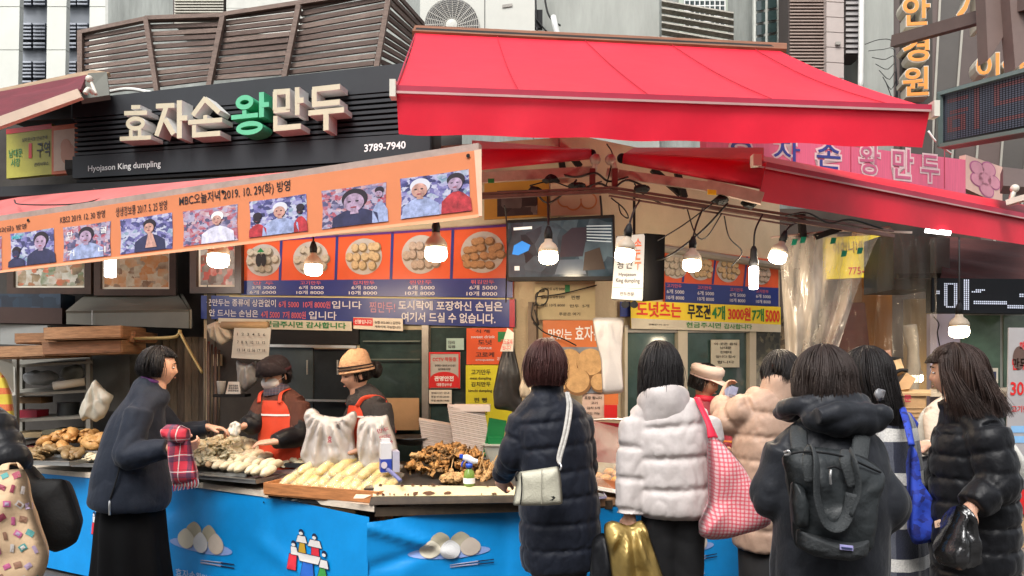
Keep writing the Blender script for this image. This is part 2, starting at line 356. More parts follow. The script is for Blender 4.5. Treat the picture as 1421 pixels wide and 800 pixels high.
# ================================================================ ground
add('ground', (np.array([(-60, -6, 0), (60, -6, 0), (60, 120, 0), (-60, 120, 0)], float), [(0, 1, 2, 3)]), M('grey_asphalt', (.075, .07, .066), .85, var=.25, vs=9, bump=.4, bs=50), kind='structure')
pave = add('pavement', (np.array([(2.2, 4.55, .004), (5.2, 4.55, .004), (5.2, 8.2, .004), (2.2, 8.2, .004)], float), [(0, 1, 2, 3)]), M('pavement_joint_sand', (.1, .085, .07), .95, var=.2), kind='structure')
pav_m = [M('paver_%d' % i, c, .85, var=.18, vs=14, bump=.3) for i, c in enumerate([(.21, .165, .135), (.25, .2, .165), (.18, .145, .125)])]
pg = box((0, 0, 0), (.218, .108, .02)); bri = []
for m in pav_m: bri.append(add('paver', pg, m, pave, local=True))
k = 0
for j in range(18):
    for i in range(13):
        o = bri[k] if k < 3 else bri[(i * 7 + j * 5 + (i * j) % 4) % 3].copy()
        if k >= 3: COL.objects.link(o)
        o.location = (2.35 + i * .225 + (j % 2) * .11, 4.8 + j * .115, .008 + random.uniform(-.0015, .0015)); o.rotation_euler.z = random.uniform(-.008, .008); k += 1

# ================================================================ building shell behind the stall
def wallpanel(name, x0, x1, z0, z1, W, m, off=0, th=.12, **kw):
    a, b = W(x0, 500, off), W(x1, 500, off); q = [Vector((p.x, p.y, z)) for p, z in ((a, z0), (b, z0), (b, z1), (a, z1))]
    return add(name, slab(q, th), m, **kw)
wallpanel('wall_left_face', 283, 775, 0, 3.08, WL, CREAM, kind='structure')
wallpanel('wall_right_face', 777, 1082, 0, 3.12, WR, CREAM, kind='structure')
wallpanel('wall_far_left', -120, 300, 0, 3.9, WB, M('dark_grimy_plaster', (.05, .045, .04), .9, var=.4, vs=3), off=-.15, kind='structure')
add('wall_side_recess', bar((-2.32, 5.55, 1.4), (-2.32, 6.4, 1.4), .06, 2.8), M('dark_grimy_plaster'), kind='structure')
# weathered timber boards on the return wall, at the left of the kitchen
tb = thing('timber_wall_board', 'dark weathered upright timber boarding between the shelf rack and the kitchen', 'boarding', WB(262, 620))
for i in range(8):
    x0 = 206 + i * 10; a = 5.95 - i * .04
    add('plank', slab([P(x0, 690, a), P(x0 + 9.6, 690, a), P(x0 + 9.6, 468, a), P(x0, 468, a)], .03), M('weathered_plank_%d' % (i % 3), [(.1, .08, .055), (.075, .06, .045), (.125, .1, .07)][i % 3], .8, var=.5, vs=5, stretch=(3, 3, .5), bump=.4), tb)
# concrete building above and behind
cb = thing('concrete_building', 'tall grey concrete building rising behind the red awning', 'building', (1, 9.2, 0))
add('facade', slab([P(150, 500, 9.2), P(1262, 500, 9.2), P(1262, -330, 9.2), P(150, -330, 9.2)], .3), CONC, cb)
for x in (740, 905): add('facade_joint', slab([P(x, 300, 9.195), P(x + 2, 300, 9.195), P(x + 2, -200, 9.195), P(x, -200, 9.195)], .02), M('joint_dark', (.12, .12, .11)), cb)
add('pilaster', slab([P(742, 300, 8.9), P(915, 300, 8.9), P(915, -250, 8.9), P(742, -250, 8.9)], .3), M('light_concrete', (.33, .34, .31), .9, var=.22, vs=1.1, bump=.35, bs=9, stretch=(2, 1, .35)), cb)
add('pilaster', slab([P(1198, 330, 8.3), P(1240, 330, 8.3), P(1240, -250, 8.3), P(1198, -250, 8.3)], .6), M('light_concrete'), cb)
wf = add('window', slab([P(942, 60, 9.15), P(1010, 60, 9.15), P(1010, -120, 9.15), P(942, -120, 9.15)], .03), M('pale_green_frame', (.45, .5, .42), .6), cb)
add('pane', slab([P(950, 35, 9.13), P(1006, 35, 9.13), P(1006, -110, 9.13), P(950, -110, 9.13)], .02), CLRG, wf)
g = []
for i in range(9): x = 950 + i * 7; g.append(bar(P(x, 38, 9.05), P(x, -110, 9.05), .012))
for i in range(20): y = 38 - i * 7.4; g.append(bar(P(950, y, 9.06), P(1006, y, 9.06), .012))
add('window_grille', join(*g), M('white_wire', (.7, .7, .68), .4), cb)
t = thing('roller_shutter_hood', 'row of rusty grey metal louvre slats under the barred window', 'louvre', P(960, 60, 8.8))
for i in range(7):
    y = 2 + i * 10; add('slat', slab([P(918, y + 7, 8.8), P(1018, y + 24, 8.8), P(1018, y + 17, 8.72), P(918, y, 8.72)], .02), M('rusty_grey_metal', (.3, .28, .24), .6, .3, var=.5, vs=14, stretch=(2, 1, 6)), t)
wf = thing('gridded_window', 'narrow white window with small square panes beside the ribbed cabinet', 'window', P(1062, 100, 8.6))
add('window_frame', slab([P(1046, 130, 8.7), P(1094, 135, 8.7), P(1094, -160, 8.7), P(1046, -160, 8.7)], .05), M('cream_frame', (.62, .63, .57), .55), wf)
for i in range(9):
    for j in range(2):
        x = 1050 + j * 16; y = 66 - i * 17 - j * 3; add('pane', slab([P(x, y, 8.64), P(x + 12, y - 2, 8.64), P(x + 12, y - 15, 8.64), P(x, y - 13, 8.64)], .02), CLRG, wf)
# air conditioners and cabinets
ac = thing('air_conditioner', 'white outdoor air conditioner with round wire fan grille above the red awning', 'air conditioner', P(660, 60, 7.2))
add('casing', slab([P(583, 80, 7.2), P(742, 84, 7.2), P(742, -90, 7.2), P(583, -90, 7.2)], .45), M('ac_white', (.52, .52, .47), .5, var=.04), ac)
cx, cz = P(627, 36, 7.18).x, P(627, 36, 7.18).z
add('fan_opening', lathe((cx, 7.195, cz), [(.27, 0), (.27, -.012)], 40, 'y'), M('fan_dark', (.1, .1, .1), .6), ac)
g = [];
for i in range(12):
    r = .07 + i * .018; g.append(loft([(cx + r * math.cos(a), 7.165, cz + r * math.sin(a), .0028, .0028) for a in np.linspace(0, 2 * PI, 33)], n=4, smooth=False, hint=(0, 1, 0)))
for i in range(24): a = 2 * PI * i / 24; g.append(bar((cx + .05 * math.cos(a), 7.17, cz + .05 * math.sin(a)), (cx + .27 * math.cos(a + .25), 7.17, cz + .27 * math.sin(a + .25)), .006, .006, (0, 1, 0)))
add('fan_grille', join(*g), M('grille_grey', (.5, .48, .43), .5), ac)
add('fan_badge', lathe((cx, 7.17, cz), [(.06, 0), (.055, -.02), (.02, -.025)], 24, 'y'), M('ac_white'), ac)
add('panel_seam', slab([P(672, 80, 7.194), P(673.2, 80, 7.194), P(673.2, -80, 7.194), P(672, -80, 7.194)], .004), M('joint_dark'), ac)
add('nameplate', slab([P(697, 11, 7.19), P(711, 9, 7.19), P(711, 5, 7.19), P(697, 7, 7.19)], .004), M('grey_label', (.3, .28, .25)), ac)
def ribbed(name, label, cat, x0, x1, y0, y1, d, n, m, m2, frame=None):
    t = thing(name, label, cat, P((x0 + x1) / 2, y1, d))
    add('back_panel', slab([P(x0, y1, d), P(x1, y1, d), P(x1, y0, d), P(x0, y0, d)], .3), m2, t)
    h = (y1 - y0) / n
    g0 = None
    for i in range(n):
        y = y0 + i * h; o = add('slat', slab([P(x0 + 2, y + h * .72, d - .035), P(x1 - 2, y + h * .72, d - .035), P(x1 - 2, y, d - .006), P(x0 + 2, y, d - .006)], .008), m, t)
    return t
ribbed('ribbed_cabinet', 'tan ribbed metal cabinet front next to the gridded window', 'cabinet', 1094, 1146, -60, 140, 8.2, 44, M('tan_metal', (.25, .19, .16), .6, var=.15), M('dark_gap', (.07, .055, .05)))
t = thing('panelled_cabinet', 'pinkish grey cabinet side with horizontal seams and a small latch', 'cabinet', P(1160, 150, 8.1))
for i in range(11):
    y = -60 + i * 21; add('panel', slab([P(1147, y + 20, 8.1), P(1171, y + 21.5, 8.1), P(1171, y + 1.5, 8.1), P(1147, y, 8.1)], .3), M('pinkish_grey_metal', (.42, .36, .33), .6, var=.08), t)
add('latch', slab([P(1160, 62, 8.07), P(1167, 62, 8.07), P(1167, 58, 8.07), P(1160, 58, 8.07)], .02), M('grey_label'), t)
ribbed('louvred_vent', 'dark louvred ventilation opening beside the concrete pillar', 'vent', 1172, 1198, -60, 76, 8.2, 18, M('vent_grey', (.3, .28, .27), .5), M('dark_gap'))
add('drainpipe', tube([P(1194, 130, 8.0), P(1195, 60, 8.0), P(1196, -100, 8.0)], .03), M('white_pipe', (.7, .7, .66), .4), smooth=True, label='white drainpipe running down beside the concrete pillar', cat='pipe')
ribbed('beige_louvre_panel', 'beige louvre panel high above the slatted roof fence', 'vent', 240, 312, -60, 34, 8.9, 24, M('beige_louvre', (.42, .4, .34), .6), M('dark_gap'))
t = thing('pale_cladding', 'pale boarded wall section behind the slatted fence', 'cladding', P(360, 40, 8.8))
for i in range(9): y = -60 + i * 12; add('panel', slab([P(314, y + 11.5, 8.9), P(420, y + 11.5, 8.9), P(420, y, 8.9), P(314, y, 8.9)], .08), M('pale_board', (.55, .55, .5), .7, var=.1), t)
# far office tower, upper left
ot = thing('office_tower', 'pale office tower with white columns and louvred grey bays at far left', 'building', (-30, 42, 0))
add('body', slab([P(-80, 480, 45), P(175, 480, 45), P(175, -120, 45), P(-80, -120, 45)], 4), M('tower_grey', (.22, .24, .27), .5, var=.1, vs=.3), ot)
for x0, x1, xs in ((-12, 25, 2), (64, 90, 2), (123, 150, 2)):
    for j in range(8):
        y = -110 + j * 60; add('column', slab([P(x0 - (j - 3) * .7, y + 59, 42), P(x1 - (j - 3) * 1.1, y + 59, 42), P(x1 - (j - 4) * 1.1, y, 42), P(x0 - (j - 4) * .7, y, 42)], .35), M('tower_white', (.56, .57, .52), .6, var=.06, vs=.4), ot)
lv = M('louvre_dark', (.07, .08, .1), .5); tower_w = []
for x0, x1 in ((27, 43), (46, 62), (91, 105), (107, 121)):
    for y in (-28, 32, 85, 140):
        for yy, h in ((y, 24), (y + 27, 8)):
            w = add('window', slab([P(x0, yy + h, 44.8), P(x1, yy + h, 44.8), P(x1, yy, 44.8), P(x0, yy, 44.8)], .2), lv, ot)
            for i in range(int(h / 5) + 1): add('louvre_blade', slab([P(x0, yy + 2.4 + i * 5, 44.6), P(x1, yy + 2.4 + i * 5, 44.6), P(x1, yy + i * 5, 44.7), P(x0, yy + i * 5, 44.7)], .05), M('louvre_light', (.3, .32, .36), .5), w)
add('building', slab([P(146, 200, 36), P(176, 200, 36), P(176, -80, 36), P(146, -80, 36)], 3), M('grey_block', (.45, .45, .42), .7), label='narrow grey building between the tower and the concrete building', cat='building')

# ================================================================ slatted roof fence
FW = M('weathered_slat', (.12, .08, .065), .75, var=.3, vs=6, stretch=(1.5, 1.5, 10), bump=.3); FW2 = M('pale_weathered_slat', (.19, .135, .11), .75, var=.3, vs=6, stretch=(1.5, 1.5, 10), bump=.3)
rf = thing('slatted_roof_screen', 'brown weathered timber slat screen on the roof behind the black sign', 'screen', P(330, 130, 6.2))
secs = [((113, 47, 6.8), (113, 135, 6.8), (201, 29, 6.4), (217, 128, 6.4)), ((206, 29, 6.4), (222, 128, 6.4), (306, 26, 6.2), (288, 118, 6.2)),
        ((313, 24, 6.2), (293, 118, 6.2), (410, 12, 6.0), (390, 110, 6.0)), ((420, 11, 6.0), (398, 110, 6.0), (538, -12, 5.8), (517, 98, 5.8)), ((545, -14, 5.8), (527, 96, 5.8), (588, 34, 6.5), (582, 118, 6.5))]
for si, (a, b, c, e) in enumerate(secs):
    n = 11
    for i in range(n):
        t = i / (n - .0); L = Vector(P(*a)).lerp(P(*b), t); Rr = Vector(P(*c)).lerp(P(*e), t)
        L.z += random.uniform(-.006, .006)
        add('slat', bar(L, Rr, .02, .036), FW if (i + si) % 3 else FW2, rf)
for x0, y0, x1, y1, d in ((112, 44, 112, 140, 6.75), (203, 26, 219, 132, 6.35), (310, 22, 290, 122, 6.15), (415, 8, 394, 112, 5.95), (542, -16, 522, 98, 5.74)):
    add('post', bar(P(x0, y0, d), P(x1, y1, d), .045, .04), FW2, rf)
for a, b in (((110, 46, 6.78), (203, 27, 6.36)), ((203, 26, 6.36), (311, 22, 6.16)), ((311, 21, 6.16), (540, -14, 5.76))): add('rail', bar(P(*a), P(*b), .04, .035), FW2, rf)
add('roof_deck', slab([P(90, 235, 5.6), P(640, 235, 4.9), P(640, 130, 6.6), P(90, 150, 7.2)], .05), M('dark_grimy_plaster'), kind='structure')
add('roof_pipe', tube([P(150, 128, 6.1), P(180, 124, 6.0), P(215, 130, 5.9)], .015), M('white_pipe'), label='thin white pipe lying below the slatted screen', cat='pipe')

# ================================================================ black shop sign with raised letters
BKS = M('charcoal_sign_metal', (.022, .024, .028), .5, .2, var=.15, vs=3)
sg = thing('shop_sign', 'long charcoal shop sign with raised cream letters and one green letter', 'sign', SG(350, 235))
def sq(x0, x1, ya, yb, yc, yd, off=0): return [SG(x0, yb, off), SG(x1, yd, off), SG(x1, yc, off), SG(x0, ya, off)]
def lin(x, a, b): return a + (b - a) * (x - 108) / 492          # height along the sign between its ends
add('backing', slab(sq(108, 600, 145, 250, 92, 222, .0), .12), M('sign_groove_black', (.008, .008, .009), .6), sg)
add('top_band', slab(sq(108, 600, 142, 167, 88, 126, .05), .05), BKS, sg)
lb = add('lower_band', slab(sq(108, 602, 220, 250, 187, 221, .05), .05), BKS, sg)
add('end_cap', slab([SG(602, 221, .05), SG(602, 221, -.15), SG(602, 90, -.15), SG(602, 90, .05)], .01), BKS, sg)
for i in range(8):
    t = (i + .5) / 8; t0, t1 = t - .035, t + .035
    ya, yc = 167 + (220 - 167) * t0, 126 + (187 - 126) * t0; yb, yd = 167 + (220 - 167) * t1, 126 + (187 - 126) * t1
    add('slat', slab(sq(110, 600, ya, yb, yc, yd, .045), .04), BKS, sg)
add('soffit', slab([SG(112, 252, .04), SG(600, 223, .04), SG(600, 218, -.5), SG(112, 240, -.5)], .02), K, sg)
def st(a, b, w): return ('s', a, b, w)
def ring(c, rx, ry, w): return ('r', c, rx, ry, w)
GL = {
 '효': [st((.34, .95), (.62, .95), .11), st((.12, .78), (.84, .78), .12), ring((.48, .48), .3, .2, .12), st((.34, .3), (.34, .1), .11), st((.62, .3), (.62, .1), .11), st((0, .06), (.98, .06), .12)],
 '자': [st((.04, .88), (.6, .88), .13), st((.36, .86), (.06, .08), .14), st((.32, .52), (.58, .1), .14), st((.76, 1), (.76, -.02), .15), st((.76, .52), (1.0, .52), .14)],
 '손': [st((.5, 1.0), (.12, .58), .13), st((.48, .98), (.9, .6), .13), st((.5, .56), (.5, .4), .12), st((0, .4), (1, .4), .12), st((.18, .32), (.18, .02), .12), st((.13, .06), (.95, .06), .13)],
 '왕': [ring((.35, .8), .24, .18, .12), st((.35, .6), (.35, .48), .11), st((.0, .45), (.72, .45), .11), st((.82, 1), (.82, .38), .13), st((.82, .68), (1.02, .68), .12), ring((.5, .14), .36, .17, .12)],
 '만': [st((.06, .93), (.56, .93), .13), st((.06, .5), (.56, .5), .13), st((.11, .94), (.11, .5), .13), st((.51, .94), (.51, .5), .13), st((.8, 1.0), (.8, .34), .14), st((.8, .68), (1.0, .68), .13), st((.14, .36), (.14, .04), .13), st((.08, .06), (.92, .06), .13)],
 '두': [st((.1, .95), (.88, .95), .13), st((.16, .95), (.16, .57), .14), st((.1, .58), (.88, .58), .13), st((0, .38), (1, .38), .13), st((.5, .36), (.5, -.08), .15)]}
LCR = M('letter_cream_face', (.5, .46, .33), .5, var=.08, vs=10); LSD = M('letter_white_side', (.66, .65, .62), .5, var=.12, vs=8); LGR = M('letter_green_face', (.1, .45, .25), .45, var=.05); LGS = M('letter_green_side', (.06, .42, .22), .5)
SC.cursor.location = (0, 0, 0)
def glyph(ch, q, d0, d1, mf, ms, parent):
    F = quadmap(q); asp = 1.0; V, Fc, mi = [], [], []
    def prism(pts, dz):
        k = len(V); n = len(pts)
        for w in (d0, d1 + dz):
            for u, v in pts: V.append(F(u, v, w))
        Fc.append(tuple(range(k + n, k + 2 * n))); mi.append(0); Fc.append(tuple(range(k + n - 1, k - 1, -1))); mi.append(1)
        for i in range(n): j = (i + 1) % n; Fc.append((k + i, k + j, k + n + j, k + n + i)); mi.append(1)
    for z, s in enumerate(GL[ch]):
        dz = .0016 * z
        if s[0] == 's':
            (a, b), (c, e), w = s[1], s[2], s[3]; L = math.hypot(c - a, e - b); nx, ny = -(e - b) / L * w / 2, (c - a) / L * w / 2
            prism([(a + nx, b + ny), (a - nx, b - ny), (c - nx, e - ny), (c + nx, e + ny)], dz)
        else:
            (cx_, cy_), rx, ry, w = s[1:]; n = 20
            for i in range(n):
                a, b = 2 * PI * i / n, 2 * PI * (i + 1) / n
                o = lambda t, s_: (cx_ + (rx - w * s_) * math.cos(t), cy_ + (ry - w * s_) * math.sin(t))
                k = len(V)
                for wd in (d0, d1 + dz):
                    for p in (o(a, 0), o(b, 0), o(b, 1), o(a, 1)): V.append(F(*p, wd))
                Fc.append((k + 4, k + 5, k + 6, k + 7)); mi.append(0); Fc.append((k, k + 1, k + 5, k + 4)); mi.append(1); Fc.append((k + 2, k + 3, k + 7, k + 6)); mi.append(1)
    o = add('raised_letter', (np.array(V), Fc), [mf, ms], parent); o.data.polygons.foreach_set('material_index', mi); return o
for ch, x0, x1, ya, yb, yc, yd in (('효', 192, 235, 158, 206, 157, 204), ('자', 238, 283, 153, 203, 151, 201), ('손', 284, 330, 150, 202, 146, 199), ('왕', 342, 392, 145, 199, 140, 194), ('만', 396, 440, 137, 194, 134, 190), ('두', 446, 494, 135, 190, 130, 186)):
    glyph(ch, [SG(x0, yb, 0), SG(x1, yd, 0), SG(x1, yc, 0), SG(x0, ya, 0)], .06, .175, LGR if ch == '왕' else LCR, LGS if ch == '왕' else LSD, sg)
text('Hyojason King dumpling', [SG(130, 243, .05), SG(230, 237, .05), SG(230, 225.5, .05), SG(130, 233, .05)], WHITE, sg, off=.003, bold=.008)
text('3789-7940', [SG(510, 214.5, .05), SG(567, 209.5, .05), SG(567, 199, .05), SG(510, 204, .05)], WHITE, sg, off=.003, bold=.02)

# ================================================================ left neighbour: dark awning, market sign
t = thing('dark_red_awning', 'folded dark red awning with beige front bar at upper left', 'awning', P(60, 160, 5.0))
add('fabric', slab([P(-25, 172, 4.8), P(112, 124, 5.0), P(120, 104, 5.6), P(-25, 132, 5.4)], .02), DRED, t)
add('front_bar', bar(P(-25, 180, 4.7), P(112, 131, 4.85), .05, .06), M('beige_bar', (.6, .47, .36), .5), t)
add('cover', slab([P(-25, 140, 5.3), P(152, 101, 5.6), P(128, 97, 6.0), P(-25, 128, 6.0)], .03), M('rusty_cover', (.3, .2, .12), .7, var=.4), t)
add('end_plate', slab([P(112, 138, 5.2), P(152, 132, 5.3), P(148, 100, 5.5), P(122, 102, 5.4)], .04), M('grey_end_plate', (.12, .12, .1), .6), t)
add('folding_arm', join(tube([P(123, 108, 5.0), P(128, 118, 5.0), P(133, 131, 4.95)], .012), tube([P(118, 130, 4.9), P(123, 124, 4.92), P(130, 130, 4.95)], .016), ball(P(124, 110, 5.0), .025)), M('cream_metal', (.6, .56, .48), .4), t, smooth=True)
NP = Wall(4.95, -.24)
mk = thing('market_sign', 'faded yellow market sign reading zone 1 left of the black sign', 'sign', NP(38, 240))
q = wq(NP, 9, 180, 72, 248, 0, 172, 242); add('board', slab(q, .05), M('faded_yellow', (.36, .33, .05), .5, var=.15), mk)
add('red_header', slab(sub(q, 0, .9, 1, 1.06), .004) if 0 else poly(q, [(0, .9), (1, .9), (1, 1), (0, 1)]), REDP, mk)
text('남대문\n시장', sub(q, .06, .22, .36, .58), GREENP, mk); text('1', sub(q, .5, .36, .57, .66), REDP, mk, bold=.0); text('구역', sub(q, .68, .35, .96, .66), BLACKP, mk); text('남대문시장 안내구역', sub(q, .36, .7, .9, .78), BLACKP, mk); text('관리사무소', sub(q, .62, .18, .94, .26), BLACKP, mk)
q = wq(NP, 73, 176, 107, 243, .01, 172, 240); t = thing('orange_poster_board', 'orange framed poster with a pale food drawing next to the zone sign', 'poster', NP(90, 240))
add('board', slab(q, .05), M('orange_red_print', (.6, .13, .05), .5), t); add('picture', poly(q, [(.1, .06), (.96, .06), (.96, .9), (.1, .9)]), M('pale_pink_print', (.6, .4, .3), .5, var=.1), t)
add('drawn_bowl', join(disc(q, .68, .4, .28, .22, .006), disc(q, .6, .55, .2, .15, .0075)), M('faint_orange_line', (.55, .24, .15), .5), t)
add('dark_box_sign', slab(wq(NP, 20, 148, 107, 172, .06, 120, 168), .3), M('charcoal_sign_metal'), label='dark sign casing behind the folded awning at upper left', cat='sign casing')
add('eave_beam', slab([P(-60, 276, 5.3), P(640, 244, 4.55), P(640, 232, 4.6), P(-60, 262, 5.4)], .3), K, label='black eave beam running under the long shop sign', cat='beam')

# ================================================================ orange valance awning (left)
PK = M('faded_pink_cloth', (.62, .16, .15), .6, var=.2, vs=3, bump=.1, transl=.15)
oa = thing('orange_valance_awning', 'faded pink awning with an orange printed valance of broadcast photos', 'awning', P(330, 330, 3.9))
VA = [P(-20, 381, 4.4), P(668, 301, 3.35), P(666, 208, 3.35), P(-20, 310, 4.4)]
fb = [P(-20, 276, 5.4), P(600, 236, 4.62)]
add('fabric', slab([VA[3] + Vector((0, .02, 0)), VA[2] + Vector((0, .02, 0)), fb[1], fb[0]], .012), PK, oa)
va = add('valance', slab(VA, .008), M('orange_valance_cloth', (.72, .25, .11), .5, var=.07, vs=2, bump=.1, bs=5, spec=.3, transl=.15), oa)
add('hem', slab([VA[0] + Vector((0, -.004, -.002)), VA[1] + Vector((0, -.004, -.002)), VA[1] + Vector((0, -.004, .012)), VA[0] + Vector((0, -.004, .012))], .004), M('pale_orange_hem', (.85, .4, .22), .6), oa)
add('front_bar', bar(VA[3] + Vector((0, .03, .01)), VA[2] + Vector((0, .03, .01)), .04, .05), ALU, oa)
add('end_edge', slab([P(664, 300, 3.33), P(669, 300, 3.33), P(668, 207, 3.33), P(658, 209, 3.33)], .01), M('cream_cloth', (.75, .5, .35), .6), oa)
add('cord', tube([P(130, 262, 4.9), P(150, 270, 4.6), P(110, 283, 4.35), P(30, 284, 4.5), P(20, 278, 4.8)], .004), CABLE, oa)
def vx(x):
    r = (x - 710.5) / 1000; a, b = VA[3], VA[2]; return (r * a.y - a.x) / ((b.x - a.x) - r * (b.y - a.y))
def vq(x0, x1, v0, v1): return sub(VA, vx(x0), v0, vx(x1), v1)
PHC = [(.015, .015, .04), (.05, .05, .18), (.2, .18, .42), (.5, .5, .62), (.08, .2, .28)]
PHD = [(.02, .02, .035), (.1, .09, .2), (.4, .36, .48), (.35, .04, .07), (.58, .56, .6)]
skp = M('printed_skin', (.5, .27, .22), .5, var=.5, vs=34); skp2 = M('printed_skin_blue', (.36, .25, .36), .5, var=.55, vs=34); wsh = M('printed_white_shirt', (.62, .6, .72), .5, var=.35, vs=24); dsh = M('printed_dark_coat', (.03, .03, .08), .5, var=.4, vs=12); bsh = M('printed_blue_shirt', (.3, .35, .55), .5, var=.5, vs=26); hrp = M('printed_dark_hair', (.02, .012, .02), .5); rdp = M('printed_red_cloth', (.4, .03, .04), .5, var=.6, vs=25)
phs = [(-20, 3, .03, .7, 0), (15, 75, .07, .72, 1), (88, 154, .07, .7, 2), (167, 239, .07, .7, 3), (254, 330, .08, .69, 4), (346, 425, .09, .7, 5), (446, 536, .09, .71, 6), (555, 650, .1, .73, 7)]
for x0, x1, v0, v1, i in phs:
    q = vq(x0, x1, v0, v1); n = 6
    ph = add('photo_print', poly(q, [(0, 0), (.5, .015), (1, 0), (1.01 if i % 2 else .985, .5), (1, 1), (.5, .985), (0, 1), (.02, .5)], .003), collage('photo_mix_%d' % (i % 2), PHC if i % 2 else PHD, 34, warp=.05, stretch=(1, 1, 1.6)), oa)
    def fig(u, hv, hr, sh, shm, skm, hat=None):
        asp = 1.15
        add('printed_figure', poly(q, [(u - sh, .01), (u - sh * .95, hv * .42), (u - sh * .5, hv * .62), (u - hr * .35, hv * .7), (u + hr * .35, hv * .7), (u + sh * .5, hv * .62), (u + sh * .95, hv * .42), (u + sh, .01)], .005), shm, ph)
        add('printed_hair', disc(q, u, hv + .07, hr * 1.0, hr * 1.25, .006), hat or hrp, ph); add('printed_face', disc(q, u - .01, hv - .03, hr * .78, hr * 1.15, .007), skm, ph)
        for e_ in (-.35, .25): add('printed_eye', disc(q, u - .01 + e_ * hr, hv + .0, hr * .15, hr * .1, .008, n=8), hrp, ph)
        add('printed_mouth', disc(q, u - .015, hv - .03 - hr * .6, hr * .25, hr * .1, .008, n=8), M('printed_lip', (.3, .06, .08)), ph); add('printed_neck', poly(q, [(u - hr * .35, hv - hr * 1.6), (u + hr * .3, hv - hr * 1.6), (u + hr * .25, hv - hr), (u - hr * .3, hv - hr)], .0065), skm, ph)
    if i == 1: fig(.72, .66, .17, .33, dsh, skp2); fig(.15, .4, .1, .2, dsh, dsh); text('MBC', sub(q, .05, .82, .3, .93), M('printed_cyan', (.1, .5, .55)), ph, off=.006)
    if i == 2: fig(.5, .66, .16, .36, bsh, skp2); text('단', sub(q, .1, .68, .22, .85), WHITE, ph, off=.006); text('골', sub(q, .8, .68, .93, .85), WHITE, ph, off=.006); text('거', sub(q, .1, .12, .25, .3), WHITE, ph, off=.006); text('니', sub(q, .75, .12, .9, .3), WHITE, ph, off=.006)
    if i == 3: fig(.58, .68, .12, .3, dsh, skp); add('printed_hands', poly(q, [(.5, .1), (.56, .5), (.64, .5), (.72, .1)], .008), skp, ph)
    if i == 4: fig(.64, .66, .11, .3, wsh, skp, WHITE)
    if i == 5: fig(.55, .64, .13, .32, bsh, skp, M('printed_white_cap', (.6, .6, .66))); fig(.15, .5, .08, .16, rdp, hrp); fig(.9, .6, .07, .12, rdp, hrp)
    if i == 6: fig(.52, .62, .2, .36, dsh, skp2); fig(.9, .75, .07, .12, bsh, skp2)
    if i == 7: fig(.3, .68, .15, .28, bsh, skp, M('printed_white_cap')); fig(.82, .72, .13, .22, rdp, skp2)
for s, x0, x1, v0, v1, b in (('7. 22(금) 방영', -10, 37, .76, .88, .01), ('KBS2 2019. 12. 30 방영', 84, 146, .78, .92, .005), ('생생정보통 2017. 5. 25 방영', 161, 232, .76, .93, .005), ('MBC오늘저녁 2019. 10. 29(화) 방영', 249, 403, .76, .97, .01)):
    text(s, vq(x0, x1, v0, v1), BLACKP, va, off=.003, bold=b)
for x in (40, 310, 650): add('grommet', disc(VA, vx(x), .93, .003, .03, .006), K, va)

# ================================================================ big red awning
br = thing('large_red_awning', 'large bright red awning spread over the corner of the stall', 'awning', P(900, 200, 3.8))
fA, fB = (548, 122, 3.6), (1288, 147, 3.9); rA, rB = (577, 45, 4.9), (1082, 70, 5.0)
Fp = [P(548, 124, 3.6), P(1290, 150, 3.9), P(1076, 68, 5.0), P(578, 44, 4.9)]
Fm = quadmap(Fp); V, Fc = [], []; NU, NV = 40, 14
for j in range(NV + 1):
    for i in range(NU + 1):
        u, v = i / NU, j / NV; p = Fm(u, v); p[2] -= .03 * math.sin(PI * v) * (1 + .35 * math.sin(u * 9) + .2 * math.sin(u * 23)); V.append(p)
for j in range(NV):
    for i in range(NU): a = j * (NU + 1) + i; Fc.append((a, a + 1, a + NU + 2, a + NU + 1))
add('fabric', (np.array(V), Fc), RED, br, smooth=True)
vt = [P(550, 128, 3.585), P(1290, 155, 3.885)]; V, Fc = [], []
for j in range(7):
    for i in range(61):
        u, v = i / 60, j / 6; top = vt[0].lerp(vt[1], u); bot = P(553 + (1281 - 553) * u, 186 + 19 * u + 1.2 * math.sin(u * 31), 3.6 + .3 * u)
        p = top.lerp(bot, v); p.y += .0035 * v * math.sin(u * 46) + .006 * v * math.sin(u * 13 + 1); V.append(p)
for j in range(6):
    for i in range(60): a = j * 61 + i; Fc.append((a, a + 61, a + 62, a + 1))
add('valance', (A(V), Fc), RED, br, smooth=True)
add('front_bar', bar(P(546, 124, 3.59), P(1296, 151, 3.89), .03, .032), M('maroon_bar', (.38, .02, .05), .4), br)
add('bar_trim', bar(P(548, 128, 3.565), P(1292, 154, 3.865), .006, .012), M('pinkish_trim', (.5, .3, .28), .4, .3), br)
for x, y, d in ((546, 122, 3.58), (1296, 150, 3.88)): add('end_cap', box(P(x, y + 3, d), (.03, .06, .085)), M('cream_metal'), br)
cv = M('brown_cover_timber', (.2, .075, .035), .6, var=.5, vs=7, stretch=(.6, 1, 6))
add('top_cover', slab([P(572, 43, 4.85), P(1092, 68, 4.95), P(1092, 60, 5.25), P(576, 35, 5.15)], .05), cv, br)
add('cassette', slab([P(576, 50, 4.92), P(1076, 72, 5.02), P(1076, 66, 5.0), P(576, 42, 4.9)], .1), K, br)
for u in (.22, .46, .7, .93): add('cloth_seam', tube([Vector(Fm(u, v)) + Vector((0, -.004, .004 - .03 * math.sin(PI * v) * (1 + .35 * math.sin(u * 9) + .2 * math.sin(u * 23)))) for v in np.linspace(0, 1, 9)], .0028, n=4, k=2), M('maroon_seam', (.42, .01, .03), .6), br)
add('edge_seam', tube([P(549, 124, 3.58), P(563, 84, 4.2), P(577, 46, 4.88)], .005), M('maroon_bar'), br)
